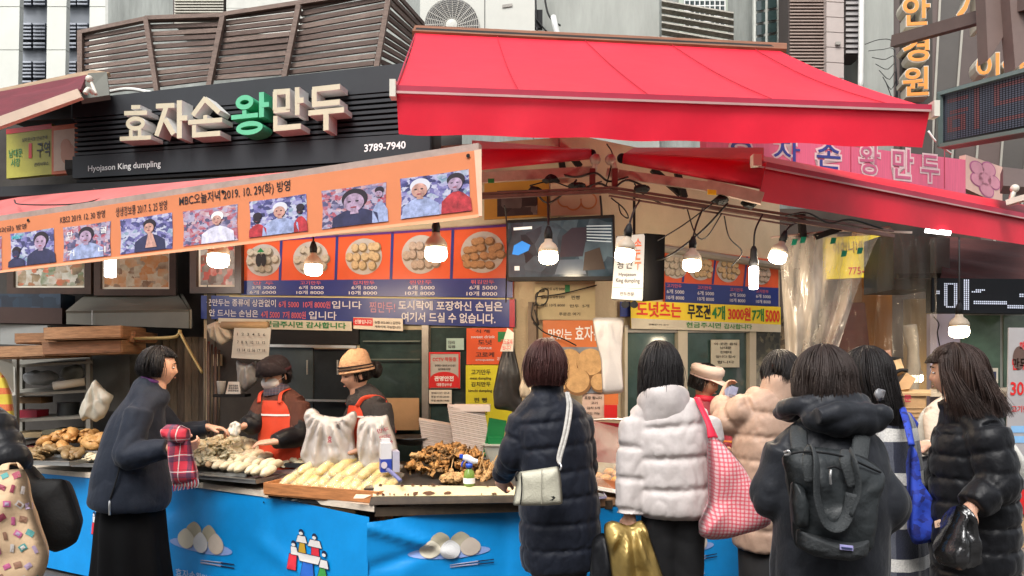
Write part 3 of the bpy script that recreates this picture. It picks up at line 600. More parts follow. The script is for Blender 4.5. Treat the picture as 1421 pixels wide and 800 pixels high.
# rolled inner awnings
t = thing('rolled_awning', 'rolled dark red awning tube left of the roof corner', 'awning', P(740, 225, 4.4))
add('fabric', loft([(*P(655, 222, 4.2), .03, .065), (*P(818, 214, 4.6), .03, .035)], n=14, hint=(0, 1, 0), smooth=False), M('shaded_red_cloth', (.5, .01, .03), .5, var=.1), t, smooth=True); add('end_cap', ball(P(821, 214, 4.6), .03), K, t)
add('upper_cloth', slab([P(655, 212, 4.3), P(812, 212, 4.75), P(790, 205, 5), P(655, 195, 4.6)], .01), PK, t)
t = thing('rolled_awning', 'rolled dark red awning tube right of the roof corner', 'awning', P(960, 240, 4.4))
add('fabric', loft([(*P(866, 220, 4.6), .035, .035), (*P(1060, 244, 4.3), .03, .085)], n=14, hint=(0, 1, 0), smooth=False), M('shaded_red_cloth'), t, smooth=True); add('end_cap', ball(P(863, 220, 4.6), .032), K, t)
add('upper_cloth', slab([P(868, 212, 4.7), P(1060, 222, 4.35), P(1060, 205, 4.6), P(880, 205, 5)], .01), PK, t)
# right red awning and pink sign
ra = thing('right_red_awning', 'bright red awning sloping away over the right side of the stall', 'awning', P(1240, 280, 4.9))
Ra = [P(1053, 279, 4.3), P(1440, 343, 5.5), P(1440, 306, 5.5), P(1056, 229, 4.3)]
V, Fc = [], []
for j in range(5):
    for i in range(41):
        u, v = i / 40, j / 4; p = Vector(quadmap(Ra)(u, 1 - v)); p.y += .004 * v * math.sin(u * 23); V.append(p)
for j in range(4):
    for i in range(40): a = j * 41 + i; Fc.append((a, a + 41, a + 42, a + 1))
add('valance', (A(V), Fc), RED, ra, smooth=True)
add('fabric', slab([P(1054, 226, 4.32), P(1440, 302, 5.52), P(1440, 288, 6.1), P(1056, 216, 4.9)], .01), RED, ra)
add('front_bar', bar(P(1052, 228, 4.29), P(1440, 304, 5.49), .03, .035), M('maroon_bar'), ra); add('bar_trim', bar(P(1052, 231, 4.26), P(1440, 307, 5.46), .006, .01), M('pinkish_trim'), ra)
add('end_cap', box(P(1049, 224, 4.28), (.05, .06, .07)), M('cream_metal'), ra)
PS = Wall(4.35, .62)
ps = thing('pink_sign', 'pink vinyl sign with blue and red outlined letters above the right awning', 'sign', PS(1200, 260))
q = wq(PS, 980, 180, 1340, 228, 0, 222, 300); add('board', slab(q, .06), M('pink_vinyl', (.7, .11, .2), .5, var=.12, vs=9, stretch=(6, 6, .4)), ps)
q2 = wq(PS, 1340, 215, 1391, 262, 0, 232, 285); add('picture_panel', slab(q2, .06), M('pale_pink_panel', (.68, .42, .34), .5, var=.1), ps)
for a, b, r in ((.3, .72, .13), (.6, .8, .13), (.5, .5, .13), (.75, .5, .12), (.3, .4, .12), (.55, .22, .13)): add('drawn_dumpling', join(disc(q2, a, b, r * 1.6, r * 1.6, .003), ), M('purple_line_print', (.42, .1, .22), .5), ps); add('drawn_dumpling_face', disc(q2, a, b, r * 1.35, r * 1.35, .005), M('pink_line_print', (.62, .25, .32), .5), ps)
pw = M('pale_pink_outline', (.75, .5, .5), .5); pb = M('indigo_print', (.03, .035, .22), .5); pr = M('rose_print', (.56, .1, .2), .5)
for s, x0, x1, ya, yb, m in (('효', 1005, 1050, 182, 222, pb), ('자', 1070, 1112, 190, 226, pb), ('손', 1130, 1168, 192, 236, pb), ('왕', 1190, 1222, 198, 244, pr), ('만', 1236, 1268, 203, 250, pr), ('두', 1276, 1304, 212, 254, pr)):
    qq = [PS(x0, yb, 0), PS(x1, yb + 3, 0), PS(x1, ya + 3, 0), PS(x0, ya, 0)]; text(s, qq, pw, ps, off=.003, bold=.075); text(s, sub(qq, .06, .06, .94, .94), m, ps, off=.006, bold=.01)
for x in (1180, 1310): add('seam', slab([PS(x, 262, .003), PS(x + 1, 262, .003), PS(x + 1, 200, .003), PS(x, 200, .003)], .002), M('maroon_bar'), ps)
# ================================================================ brown building at the right with signs
BB = Wall(9.8, -.3)
BRM = [M('brown_cladding_%d' % i, c, .55, .1, var=.15, vs=2) for i, c in enumerate([(.085, .062, .055), (.1, .07, .062), (.07, .062, .055)])]
bb = thing('brown_building', 'dark brown metal clad building with orange letter signs at the right', 'building', BB(1340, 500))
for i in range(8):
    x0 = 1236 + i * 34; lean = 26
    def q_(x, y): return BB(x - (y - 0) / 330 * lean * min(1, i / 3), y, 0)
    add('cladding_panel', slab([q_(x0, 345), q_(x0 + 33, 345), q_(x0 + 33, -140), q_(x0, -140)], .3), BRM[i % 3], bb)
    if i: add('seam_strip', slab([q_(x0 - 2.4, 345) + Vector((0, -.02, 0)), q_(x0 + .8, 345) + Vector((0, -.02, 0)), q_(x0 + .8, -140) + Vector((0, -.02, 0)), q_(x0 - 2.4, -140) + Vector((0, -.02, 0))], .015), M('seam_grey', (.3, .28, .24), .5, .3), bb)
orf = M('orange_letter_face', (.72, .27, .05), .45, var=.05); ors = M('ivory_letter_side', (.6, .56, .46), .5, var=.08)
def letters(s, quads, parent):
    for ch, (x0, y0, x1, y1, d) in zip(s, quads):
        q = [P(x0, y1, d), P(x1, y1 - 2, d - .05), P(x1, y0 - 2, d - .05), P(x0, y0, d)]
        text(ch, q, ors, parent, off=-.14, depth=.17, bold=.03, name='letter_return'); text(ch, sub(q, .03, .03, .97, .97), orf, parent, off=.034, bold=.02, name='letter_face')
vs_ = thing('vertical_sign', 'vertical sign of raised orange letters on the dark brown facade', 'sign', P(1270, 130, 6.9))
add('back_rail', slab([P(1252, 215, 7.05), P(1294, 215, 7.05), P(1294, -60, 7.05), P(1252, -60, 7.05)], .05), BRM[2], vs_)
letters('안경원', [(1250, -4, 1290, 40, 6.9), (1250, 48, 1289, 90, 6.9), (1250, 95, 1288, 137, 6.9)], vs_)
t = thing('raised_orange_letters', 'second row of raised orange letters behind the brown bracket beam', 'sign', P(1370, 60, 6.7))
letters('이안', [(1352, 76, 1386, 116, 6.7), (1388, 82, 1424, 112, 6.7)], t); letters('기', [(1325, -30, 1360, 44, 6.7)], t)
t = thing('sign_bracket', 'brown steel bracket beam and pointed plates at the top right', 'bracket', P(1330, 40, 6.0))
add('beam', bar(P(1240, 58, 6.5), P(1440, 2, 5.4), .07, .1), M('bracket_brown', (.11, .075, .065), .5, .2), t)
for i, pts in enumerate(([(1366, -40), (1421, -40), (1405, 32), (1371, 84)], [(1398, -40), (1450, -40), (1450, 60), (1409, 96)])):
    v = [P(x, y, 5.6 - i * .1) for x, y in pts]; w = [p + Vector((0, .12, 0)) for p in v]
    add('pointed_plate', (A(v + w), [(3, 2, 1, 0), (4, 5, 6, 7)] + [(k, (k + 1) % 4, 4 + (k + 1) % 4, 4 + k) for k in range(4)]), M('bracket_taupe', (.17, .12, .105), .5, .1), t)
t = thing('wall_cable_bundle', 'tangle of thin cables on the pillar beside the orange vertical sign', 'cables', P(1238, 60, 8.2))
for i in range(7): add('cable', tube([P(1200 + i * 5, 62 + i * 9, 7.6), P(1222 + i * 3, 55 + i * 14, 7.55), P(1240 + i, 60 + i * 10, 7.5), P(1243, 100 + i * 14, 7.4)], .004), CABLE, t)
# LED board upper right (unlit red matrix)
LD = [P(1305, 198, 4.4), P(1440, 172, 3.9), P(1440, 98, 3.9), P(1305, 134, 4.4)]
led = thing('led_matrix_sign', 'framed LED matrix board with faint red dots at upper right', 'sign', P(1370, 190, 4.2))
add('case', slab([P(1300, 205, 4.41), P(1440, 181, 3.91), P(1440, 89, 3.91), P(1300, 128, 4.41)], .12), M('led_case', (.035, .045, .045), .4, .3), led)
for a, b in (((1302, 203, 4.38), (1440, 178, 3.88)), ((1302, 131, 4.38), (1440, 93, 3.88))): add('frame_bar', bar(P(*a), P(*b), .02, .022), M('frame_green_grey', (.13, .17, .16), .35, .5), led)
add('frame_side', bar(P(1304, 203, 4.37), P(1304, 131, 4.37), .03, .02), M('frame_green_grey'), led)
add('screen', poly(LD, [(.01, .02), (1, .02), (1, .98), (.01, .98)], .006), M('led_black', (.006, .007, .009), .75, spec=.12), led)
pat = {}
def seg(c0, r0, c1, r1, w=2):
    n = max(abs(c1 - c0), abs(r1 - r0), 1)
    for k in range(n + 1):
        c, r = round(c0 + (c1 - c0) * k / n), round(r0 + (r1 - r0) * k / n)
        for a in range(w):
            for b in range(w): pat[(c + a, r + b)] = 1
seg(3, 19, 9, 19); seg(4, 13, 9, 13); seg(3, 10, 3, 5); seg(3, 4, 8, 4); seg(8, 9, 8, 5); seg(3, 10, 8, 10); seg(13, 3, 13, 21); seg(20, 20, 30, 20); seg(20, 12, 20, 20); seg(20, 12, 30, 12); seg(18, 4, 30, 4)
F = quadmap(LD); on, offd = [], []
for i in range(34):
    for j in range(24):
        u, v = (i + .5) / 34, (j + .5) / 24; du, dv = .011, .015
        vv = [F(u - du, v - dv, .009), F(u + du, v - dv, .009), F(u + du, v + dv, .009), F(u - du, v + dv, .009)]
        (on if (i, j) in pat else offd).append(vv)
for nm, L_, m in (('lit_dot', on, M('led_dot_red', (.12, .045, .05), .4)), ('unlit_dot', offd, M('led_dot_grey', (.05, .056, .08), .4))):
    v = np.array([x for q in L_ for x in q]); add(nm, (v, [(4 * k, 4 * k + 1, 4 * k + 2, 4 * k + 3) for k in range(len(L_))]), m, led, kind='stuff')

# ================================================================ right rear passage
add('rear_wall', slab([P(1060, 800, 8.2), P(1560, 800, 8.2), P(1560, 290, 8.2), P(1060, 290, 8.2)], .1), M('dark_brown_wall', (.05, .035, .026), .8, var=.4, vs=1.5), kind='structure')
add('orange_brown_panel', slab([P(1196, 540, 6.7), P(1238, 540, 6.7), P(1238, 318, 6.7), P(1196, 318, 6.7)], .2), M('orange_brown_varnish', (.3, .12, .03), .4, var=.3, vs=2, stretch=(3, 1, .5)), label='tall varnished orange brown panel behind the clear plastic curtain', cat='panel')
add('timber_post', slab([P(1264, 620, 6.2), P(1291, 620, 6.2), P(1291, 415, 6.2), P(1264, 415, 6.2)], .12), M('pale_yellow_timber', (.32, .23, .12), .6, var=.2, vs=4, stretch=(4, 1, .6)), label='pale yellowish timber post right of the bundled plastic sheet', cat='post')
t = thing('ventilation_duct', 'dark grey duct box hanging left of the dark red rear awning', 'duct', P(1270, 400, 6.0))
add('duct_box', slab([P(1240, 402, 5.9), P(1300, 402, 5.9), P(1300, 312, 5.9), P(1240, 322, 5.9)], .5), M('duct_grey', (.03, .028, .026), .6, .0, var=.3), t)
add('duct_panel', slab([P(1296, 390, 5.85), P(1318, 388, 5.85), P(1318, 330, 5.85), P(1296, 330, 5.85)], .05), M('pale_duct_grey', (.12, .13, .125), .5), t); add('duct_rail', bar(P(1245, 384, 5.8), P(1315, 383, 5.8), .04), M('duct_black', (.008, .008, .008)), t)
t = thing('rear_awning', 'dull dark red ribbed awning cloth hanging over the rear counter', 'awning', P(1380, 400, 5.7))
V, Fc = [], []; Fm = quadmap([P(1304, 398, 5.6), P(1460, 448, 5.4), P(1460, 345, 6.2), P(1312, 330, 6.2)])
for j in range(13):
    for i in range(21): V.append(Fm(i / 20, j / 12, .015 * math.sin(j * 2.2)))
for j in range(12):
    for i in range(20): a = j * 21 + i; Fc.append((a, a + 1, a + 22, a + 21))
add('cloth', (np.array(V), Fc), M('dull_red_brown_cloth', (.06, .014, .011), .6, var=.4, vs=5, stretch=(.5, 1, 5), bump=.2), t, smooth=True)
t = thing('led_time_sign', 'black LED board with white dotted characters under the dull red awning', 'sign', P(1360, 430, 5.3))
LQ = [P(1293, 434, 5.3), P(1450, 436, 5.2), P(1450, 388, 5.2), P(1293, 386, 5.3)]
add('case', slab(LQ, .1), M('led_black'), t)
pat = {}; seg(6, 3, 6, 13, 2); seg(7, 2, 11, 2, 1); seg(7, 14, 11, 14, 1); seg(11, 3, 11, 13, 2); seg(16, 1, 16, 14, 3); seg(20, 10, 24, 10, 1); seg(22, 11, 26, 11, 1); seg(21, 4, 36, 4, 2); seg(38, 2, 56, 2, 2); seg(2, 9, 2, 9, 2); seg(44, 8, 52, 8, 2)
F = quadmap(LQ); v = []
for (i, j) in pat:
    u, w = (i + .5) / 57, (j + 1) / 18
    v += [F(u - .005, w - .018, .006), F(u + .005, w - .018, .006), F(u + .005, w + .018, .006), F(u - .005, w + .018, .006)]
add('lit_dot', (np.array(v), [(4 * k, 4 * k + 1, 4 * k + 2, 4 * k + 3) for k in range(len(v) // 4)]), M('led_dot_white', (.35, .38, .48), .4, emit=(.75, .82, 1), es=.3), t, kind='stuff')
add('lilac_panel', slab([P(1291, 620, 5.6), P(1332, 620, 5.6), P(1332, 436, 5.6), P(1291, 436, 5.6)], .05), M('lilac_board', (.45, .42, .55), .5, var=.08), label='pale lilac board with a thin black line drawing behind the right bulb', cat='board')
add('drawn_line', tube([P(1296, 440, 5.58), P(1303, 450, 5.58), P(1301, 462, 5.58), P(1304, 480, 5.58)], .004), BLACKP, label='thin black cable curl on the lilac board', cat='cable')
rw = thing('rear_window', 'greenish glass window with aluminium frame behind the right hand shoppers', 'window', P(1380, 620, 5.9))
add('frame', slab([P(1330, 680, 5.75), P(1480, 680, 5.75), P(1480, 434, 5.75), P(1330, 434, 5.75)], .05), M('alu_grey', (.4, .4, .36), .4, .5), rw)
for x0, x1 in ((1334, 1388), (1393, 1478)): add('pane', slab([P(x0, 600, 5.74), P(x1, 600, 5.74), P(x1, 438, 5.74), P(x0, 438, 5.74)], .02), M('green_glass', (.09, .15, .11), .12, var=.5, vs=2.5, spec=.7), rw)
add('lower_panel', slab([P(1332, 680, 5.73), P(1478, 680, 5.73), P(1478, 604, 5.73), P(1332, 604, 5.73)], .02), M('pinkish_tile', (.5, .38, .3), .5, var=.1), rw)
add('counter_shelf', slab([P(1290, 545, 5.2), P(1460, 545, 5.2), P(1460, 538, 5.7), P(1290, 538, 5.7)], .03), M('pale_shelf', (.5, .42, .32), .5), label='pale narrow shelf in front of the green glass', cat='shelf')
add('tiny_notice', slab([P(1374, 532, 5.7), P(1385, 532, 5.7), P(1385, 511, 5.7), P(1374, 511, 5.7)], .006), PAPER, label='small white notice with a dark square on the green glass', cat='notice')
add('tiny_notice', slab([P(1377, 526, 5.69), P(1382.5, 526, 5.69), P(1382.5, 516, 5.69), P(1377, 516, 5.69)], .004), M('navy_print', (.03, .04, .1)), label='dark square printed on the small white notice', cat='notice')
t = thing('tall_white_poster', 'tall white poster with big red 30 characters at the right edge', 'poster', P(1410, 600, 5.2))
PQ = [P(1396, 690, 5.1), P(1450, 690, 5.1), P(1450, 455, 5.1), P(1400, 455, 5.1)]
add('sheet', slab(PQ, .01), M('poster_white', (.33, .32, .33), .5, var=.08), t)
for s, a in (('30n', (.06, .6, .6, .68)), ('매일찐', (.3, .86, .8, .92)), ('고기만두', (.1, .5, .7, .54)), ('만두', (.1, .75, .5, .82))): text(s, sub(PQ, *a), REDP, t, bold=.02)
add('drawn_figure', join(disc(PQ, .28, .82, .17, .07, .004)), M('poster_brown', (.1, .06, .05)), t); add('blue_band', poly(PQ, [(.1, .38), (1, .38), (1, .42), (.1, .42)]), M('pale_blue_print', (.2, .4, .65)), t); add('blue_band', poly(PQ, [(.1, .32), (1, .32), (1, .36), (.1, .36)]), M('pale_blue_print'), t)
add('pink_poster_stand', slab([P(1408, 760, 5.0), P(1450, 760, 5.0), P(1450, 680, 5.0), P(1408, 680, 5.0)], .08), KRAFT, label='cardboard box standing on the paving at the right edge', cat='box')
add('red_heart_print', disc([P(1405, 715, 4.98), P(1450, 715, 4.98), P(1450, 675, 4.98), P(1405, 675, 4.98)], .5, .5, .5, .5, .002), REDP, label='round red printed shape on the cardboard box at the right edge', cat='print')
# yellow sign and plastic curtains
t = thing('yellow_sign', 'yellow shop sign with red numerals seen through the plastic curtain', 'sign', P(1185, 390, 6.4))
YQ = [P(1146, 388, 6.4), P(1228, 384, 6.4), P(1226, 326, 6.4), P(1146, 330, 6.4)]
add('board', slab(YQ, .06), YELP, t); text('어머니네', sub(YQ, .12, .6, .62, .88), M('brown_print', (.12, .08, .04)), t); text('트', sub(YQ, .8, .3, .95, .62), REDP, t, bold=.03); text('775-4436', sub(YQ, .38, .08, .95, .26), REDP, t)
cp = film('clear_plastic_film', (.6, .54, .46), .5); cp2 = film('thin_plastic_film', (.4, .35, .28), .12, .08)
def curtain(name, label, top, bot, d, dp, pl, m, n=90):
    V, Fc = [], []
    for j in range(25):
        v = j / 24; vv = v ** .8
        for i in range(n + 1):
            u = i / n; x = (top[0] + (top[2] - top[0]) * u) * (1 - vv) + (bot[0] + (bot[2] - bot[0]) * u) * vv; y = (top[1] + (top[3] - top[1]) * u) * (1 - v) + (bot[1] + (bot[3] - bot[1]) * u) * v
            V.append(P(x, y, d + dp * math.sin(u * pl * (1) + .7 * math.sin(u * 9) + v * 1.3) * (.35 + .65 * v) + .5 * dp * math.sin(u * pl * 2.7 + v + 1.5 * math.sin(v * 5 + u * 3)) + .9 * dp * noise.noise(Vector((u * 6, v * 3, pl))) + .25 * dp * noise.noise(Vector((u * 22, v * 16, pl)))))
    for j in range(24):
        for i in range(n): a = j * (n + 1) + i; Fc.append((a, a + 1, a + n + 2, a + n + 1))
    return add(name, (A(V), Fc), m, label=label, cat='curtain', smooth=True)
curtain('plastic_curtain', 'clear plastic curtain gathered to a point beside the yellow banner', (1080, 330, 1224, 322), (1092, 530, 1150, 530), 4.9, .03, 10, cp)
curtain('plastic_curtain', 'flat hanging plastic sheet over the brown panel and dark passage', (1222, 322, 1300, 330), (1205, 640, 1300, 640), 5.3, .02, 9, cp2)
curtain('plastic_curtain', 'loose plastic sheet over the passage between banner and post', (1090, 400, 1215, 400), (1080, 640, 1212, 640), 5.6, .025, 13, cp2)
add('curtain_rail', tube([P(1070, 330, 4.9), P(1150, 322, 4.9), P(1235, 316, 4.9)], .008), ALU, label='pale rail from which the gathered plastic curtain hangs', cat='rail')
add('curtain_rail', bar(P(1170, 320, 4.85), P(1265, 323, 4.9), .014), M('pale_pink_rail', (.5, .4, .35), .5), label='thin pink rail with a stub end under the right red awning', cat='rail')
for x, y in ((1102, 336), (1114, 333), (1156, 334), (1171, 352), (1193, 348)):
    add('green_tape', slab([P(x - 4, y + 5, 4.83), P(x + 3, y + 4, 4.83), P(x + 5, y - 4, 4.83), P(x - 2, y - 4, 4.83)], .003), M('green_tape', (.005, .14, .09), .35), label={1102: 'leftmost', 1114: 'second from left', 1156: 'middle topmost', 1171: 'lowest', 1193: 'rightmost'}[x] + ' small dark green tape patch on the plastic curtain', cat='tape', group='green tape patches on the curtain')
add('rolled_plastic', jitter(loft([(*P(1262, 450, 5.5), .05, .05), (*P(1268, 500, 5.5), .04, .05), (*P(1264, 540, 5.5), .05, .04), (*P(1270, 640, 5.5), .04, .04)], n=18, fold=.008), .012, 12), M('milky_plastic', (.4, .36, .3), .25, var=.2, alpha=.75), label='bundled milky plastic sheet tied beside the timber post', cat='plastic sheet', smooth=True)
add('glass_front', slab([P(1083, 800, 6.6), P(1196, 800, 6.6), P(1196, 440, 6.6), P(1083, 440, 6.6)], .05), collage('cluttered_dark', [(.01, .01, .01), (.02, .015, .01), (.05, .03, .02), (.2, .14, .08), (.01, .015, .01)], 22), label='dark cluttered shelf front beyond the plastic curtain', cat='shelf')
t = thing('red_brown_hanging', 'dull red cloth panel hanging behind the gathered curtain', 'cloth', P(1180, 520, 6.3)); add('cloth', slab([P(1130, 560, 6.4), P(1215, 560, 6.4), P(1200, 420, 6.4), P(1150, 420, 6.4)], .02), M('dull_red_brown_cloth'), t)

# ================================================================ menu boards and notices on the shop walls
def board(name, label, cat, W, x0, x1, ya, yb, yc, yd, m, off=.03, th=.025):
    t = thing(name, label, cat, W((x0 + x1) / 2, (yb + yd) / 2, off)); q = [W(x0, yb, off), W(x1, yd, off), W(x1, yc, off), W(x0, ya, off)]
    add('board', slab(q, th), m, t); return t, q
def dump(q, cu, cv, ru, rv, parent, kind, k0=0):
    pl = add('printed_plate', disc(q, cu, cv, ru, rv, .004), M('printed_plate', (.42, .4, .37), .4, var=.12, vs=14), parent)
    c1, c2 = [M('print_food_%s' % kind[0], kind[1], .5, var=.3, vs=60), M('print_food_shade_%s' % kind[0], tuple(x * .5 for x in kind[1]), .5, var=.2, vs=60)]
    rnd = random.Random(k0 + 5); g1, g2 = [], []
    rows = kind[2]
    for r in range(rows):
        for c in range(5):
            a = (c - 2) / 2.6 * ru + rnd.uniform(-.1, .1) * ru; b = (r - (rows - 1) / 2) / rows * 1.45 * rv + rnd.uniform(-.07, .07) * rv
            if (a / ru) ** 2 + (b / rv) ** 2 > .8: continue
            g2.append(disc(q, cu + a + .03 * ru, cv + b - .05 * rv, ru * .23, rv * .8 / rows, .006 + .0004 * len(g2), n=12)); g1.append(disc(q, cu + a, cv + b, ru * .2, rv * .66 / rows, .0135 + .0004 * len(g1), n=12))
    add('printed_food_shadow', join(*g2), c2, pl, kind='stuff'); add('printed_food', join(*g1), c1, pl, kind='stuff')
mb, q = board('menu_board', 'wide orange and blue menu board with five food plates on the left wall', 'menu board', WL, 338, 713, 336, 410, 312, 414, ORGP)
add('lower_half', poly(q, [(0, 0), (1, 0), (1, .265), (0, .265)], .002), BLUEP, mb)
mun = M('faint_pink_print', (.6, .13, .16)); GW = M('greyish_white_print', (.62, .62, .66), .5)
for u in (.155, .37, .575, .79): add('divider', poly(q, [(u - .005, .265), (u + .005, .265), (u + .011, 1), (u + .001, 1)], .003), BLUEP, mb)
add('violet_edge', poly(q, [(0, .965), (1, .965), (1, 1), (0, 1)], .003), M('violet_print', (.09, .02, .16)), mb)
FK = [('w', (.42, .38, .3), 3), ('y', (.48, .36, .2), 3), ('g', (.4, .32, .25), 3), ('f', (.36, .2, .09), 4)]
for u, k, nm in ((.08, 0, '만 두'), (.265, 0, '고기만두'), (.465, 1, '김치만두'), (.672, 2, '찐만두'), (.888, 3, '튀김만두')):
    ru = .068 if k != 3 else .075; dump(q, u + .01, .63, ru, .29, mb, FK[k], int(u * 100))
    if u == .08: add('printed_garnish', join(disc(q, .082, .62, .012, .12, .04), disc(q, .102, .62, .01, .12, .0405)), BLACKP, mb); add('printed_leaf', poly(q, [(.09, .84), (.075, .76), (.105, .76)], .041), GREENP, mb)
    text(nm, sub(q, u - .03, .185, u + .05, .245), mun, mb); a, b = ('3개 3000', '6개 6000') if u == .08 else ('6개 5000', '10개 8000')
    text(a, sub(q, u - .035, .105, u + .06, .17), GW, mb, bold=.015); text(b, sub(q, u - .045, .02, u + .06, .085), GW, mb, bold=.015)
for i in range(1): pass
pb_, q = board('price_board', 'blue price board with white lettering below the food menu', 'menu board', WL, 283, 716, 411, 443, 415, 455, BLUEP, .035)
add('yellow_line', poly(q, [(.1, .96), (1, .96), (1, 1), (.1, 1)], .003), M('pale_yellow_line', (.55, .5, .25)), pb_)
text('군만두는 종류에 상관없이', sub(q, .02, .56, .26, .86), GW, pb_); text('6개 5000  10개 8000원', sub(q, .27, .54, .44, .82), mun, pb_); text('입니다', sub(q, .445, .54, .54, .84), GW, pb_)
text('안 드시는 손님은', sub(q, .03, .12, .2, .42), GW, pb_); text('4개 5000  7개 8000원', sub(q, .21, .1, .36, .4), mun, pb_); text('입니다', sub(q, .37, .1, .46, .42), GW, pb_)
text('찜만두!', sub(q, .565, .42, .645, .82), M('faint_red_outline', (.6, .3, .36)), pb_, bold=.0); text('도시락에 포장하신 손님은', sub(q, .655, .54, .965, .88), GW, pb_, bold=.02); text('여기서 드실 수 없습니다.', sub(q, .665, .1, .945, .46), GW, pb_, bold=.02)
add('red_edge', poly(q, [(.985, 0), (1, 0), (1, 1), (.985, 1)], .003), M('maroon_bar'), pb_)
CLO = M('cream_banner_cloth', (.56, .53, .42), .75, var=.08, vs=5, bump=.1)
t, q = board('cash_banner', 'cream cloth strip with green lettering under the left price board', 'banner', WL, 308, 492, 442, 456, 447, 460, CLO, .045, .004)
text('현금주시면 감사합니다', sub(q, .36, .2, .96, .85), GREENP, t, bold=.03)
t, q = board('small_notice', 'small red and white notice strip pinned below the price board', 'notice', WL, 495, 563, 441, 457, 443, 460, PAPER, .055, .004)
add('red_patch', poly(q, [(0, .3), (.4, .3), (.4, .95), (0, .95)], .003), REDP, t); text('선불입니다', sub(q, .03, .45, .38, .8), WHITE, t); text('농협 352-0012 김만두', sub(q, .44, .5, .96, .75), BLACKP, t); text('계좌이체 가능합니다', sub(q, .44, .15, .96, .38), BLACKP, t)
# framed collages, far left
for i, (x0, x1, y0, y1, ya, lab, cols) in enumerate(((14, 130, 340, 409, 338, 'wide dark framed photo collage at far left above the wooden trays', [(.02, .02, .02), (.25, .18, .1), (.5, .48, .42), (.12, .16, .08), (.45, .12, .06), (.6, .55, .45)]), (134, 247, 350, 411, 338, 'dark framed collage of orange and cream food pictures', [(.45, .38, .25), (.5, .2, .06), (.55, .48, .35), (.2, .1, .05), (.6, .55, .42)]), (268, 339, 340, 408, 335, 'narrow dark framed photo page nearest the menu board', [(.02, .02, .02), (.3, .28, .25), (.1, .07, .05), (.4, .06, .04), (.5, .5, .45)]))):
    W = Wall(6.05, 0) if i < 2 else Wall(5.0, -.24)
    t = thing('picture_frame', lab, 'picture', W((x0 + x1) / 2, y1, 0)); fr = M('dark_frame_wood', (.05, .03, .022), .35, var=.3, vs=8)
    q = wq(W, x0, ya - 20, x1, y1, .03); add('backing', slab(wq(W, x0 + 2, ya - 18, x1 - 2, y1 - 2, .0), .03), K, t)
    b = 9
    for aa in ((x0, y1, x1, y1 - b), (x0, ya - 20 + b, x1, ya - 20), (x0, y1 - b, x0 + b, ya - 20 + b), (x1 - b, y1 - b, x1, ya - 20 + b)):
        add('frame_side', slab([W(aa[0], aa[1], .04), W(aa[2], aa[1], .04), W(aa[2], aa[3], .04), W(aa[0], aa[3], .04)], .04), fr, t)
    add('mount', slab(wq(W, x0 + b, ya - 20 + b, x1 - b, y1 - b, .012), .005), PAPER, t)
    mq = wq(W, x0 + b + 3, ya - 17 + b, x1 - b - 3, y1 - b - 3, .014); add('photo_page', poly(mq, [(0, 0), (1, 0), (1, 1), (0, 1)], .001), collage('collage_%d' % i, cols, 17), t)
    if i == 2: text('효자손만두', sub(mq, .1, .86, .6, .97), BLACKP, t); text('TV맛집', sub(mq, .6, .72, .97, .84), REDP, t)
# window and kitchen behind the two cooks
kit = thing('kitchen_recess', 'dark steel kitchen cabinets behind the two cooks in orange aprons', 'kitchen', WL(440, 700))
add('cabinet', slab(wq(WL, 372, 455, 436, 640, .02), .1), M('kitchen_blue_grey', (.06, .075, .08), .35, .4, var=.25, vs=3), kit); add('cabinet', slab(wq(WL, 437, 485, 500, 640, .012), .1), M('kitchen_near_black', (.02, .024, .027), .3, .4, var=.4, vs=3), kit)
add('shelf_gap', slab(wq(WL, 372, 455, 500, 478, .03), .02), K, kit); add('cabinet_rail', bar(WL(372, 480, .06), WL(500, 482, .06), .02, .02), STEEL, kit); add('worktop_edge', bar(WL(425, 555, .06), WL(500, 556, .06), .03, .015), STEEL, kit)
add('dark_strip', slab(wq(WL, 300, 458, 372, 700, .015), .1), M('dark_grimy_plaster'), kit)
for i in range(3): add('handle', bar(WL(388 + i * 42, 500, .04), WL(388 + i * 42, 520, .04), .01), STEEL, kit)
wn_ = thing('shop_window', 'dark glass shop window with a pale frame behind the cook in the knitted hat', 'window', WL(570, 640))
add('pane', slab(wq(WL, 500, 458, 588, 640, .01), .02), CLRG, wn_); add('pane', slab(wq(WL, 598, 455, 655, 640, .01), .02), CLRG, wn_)
add('mullion', slab(wq(WL, 588, 452, 597, 645, .04), .06), M('dull_aluminium', (.3, .28, .25), .45, .5, var=.2), wn_)
for y in (474, 499): add('steamer_rim', bar(WL(508, y, .05), WL(586, y, .05), .01, .008), M('dim_green_steel', (.12, .14, .12), .4, .5), wn_)
add('cardboard_sheet', slab(wq(WL, 541, 552, 586, 596, .07), .01), KRAFT, label='brown cardboard leaning inside the window right of the knitted hat', cat='cardboard')
# hanging wok lid / steel bowl
add('steel_bowl', xf(lathe((0, 0, 0), [(.02, -.05), (.1, -.035), (.14, .0), (.15, .01), (.13, -.0), (.02, -.03)], 36), Matrix.Translation(P(570, 608, 4.75))), DKSTEEL, label='dark steel bowl behind the white plastic bags', cat='bowl', smooth=True)
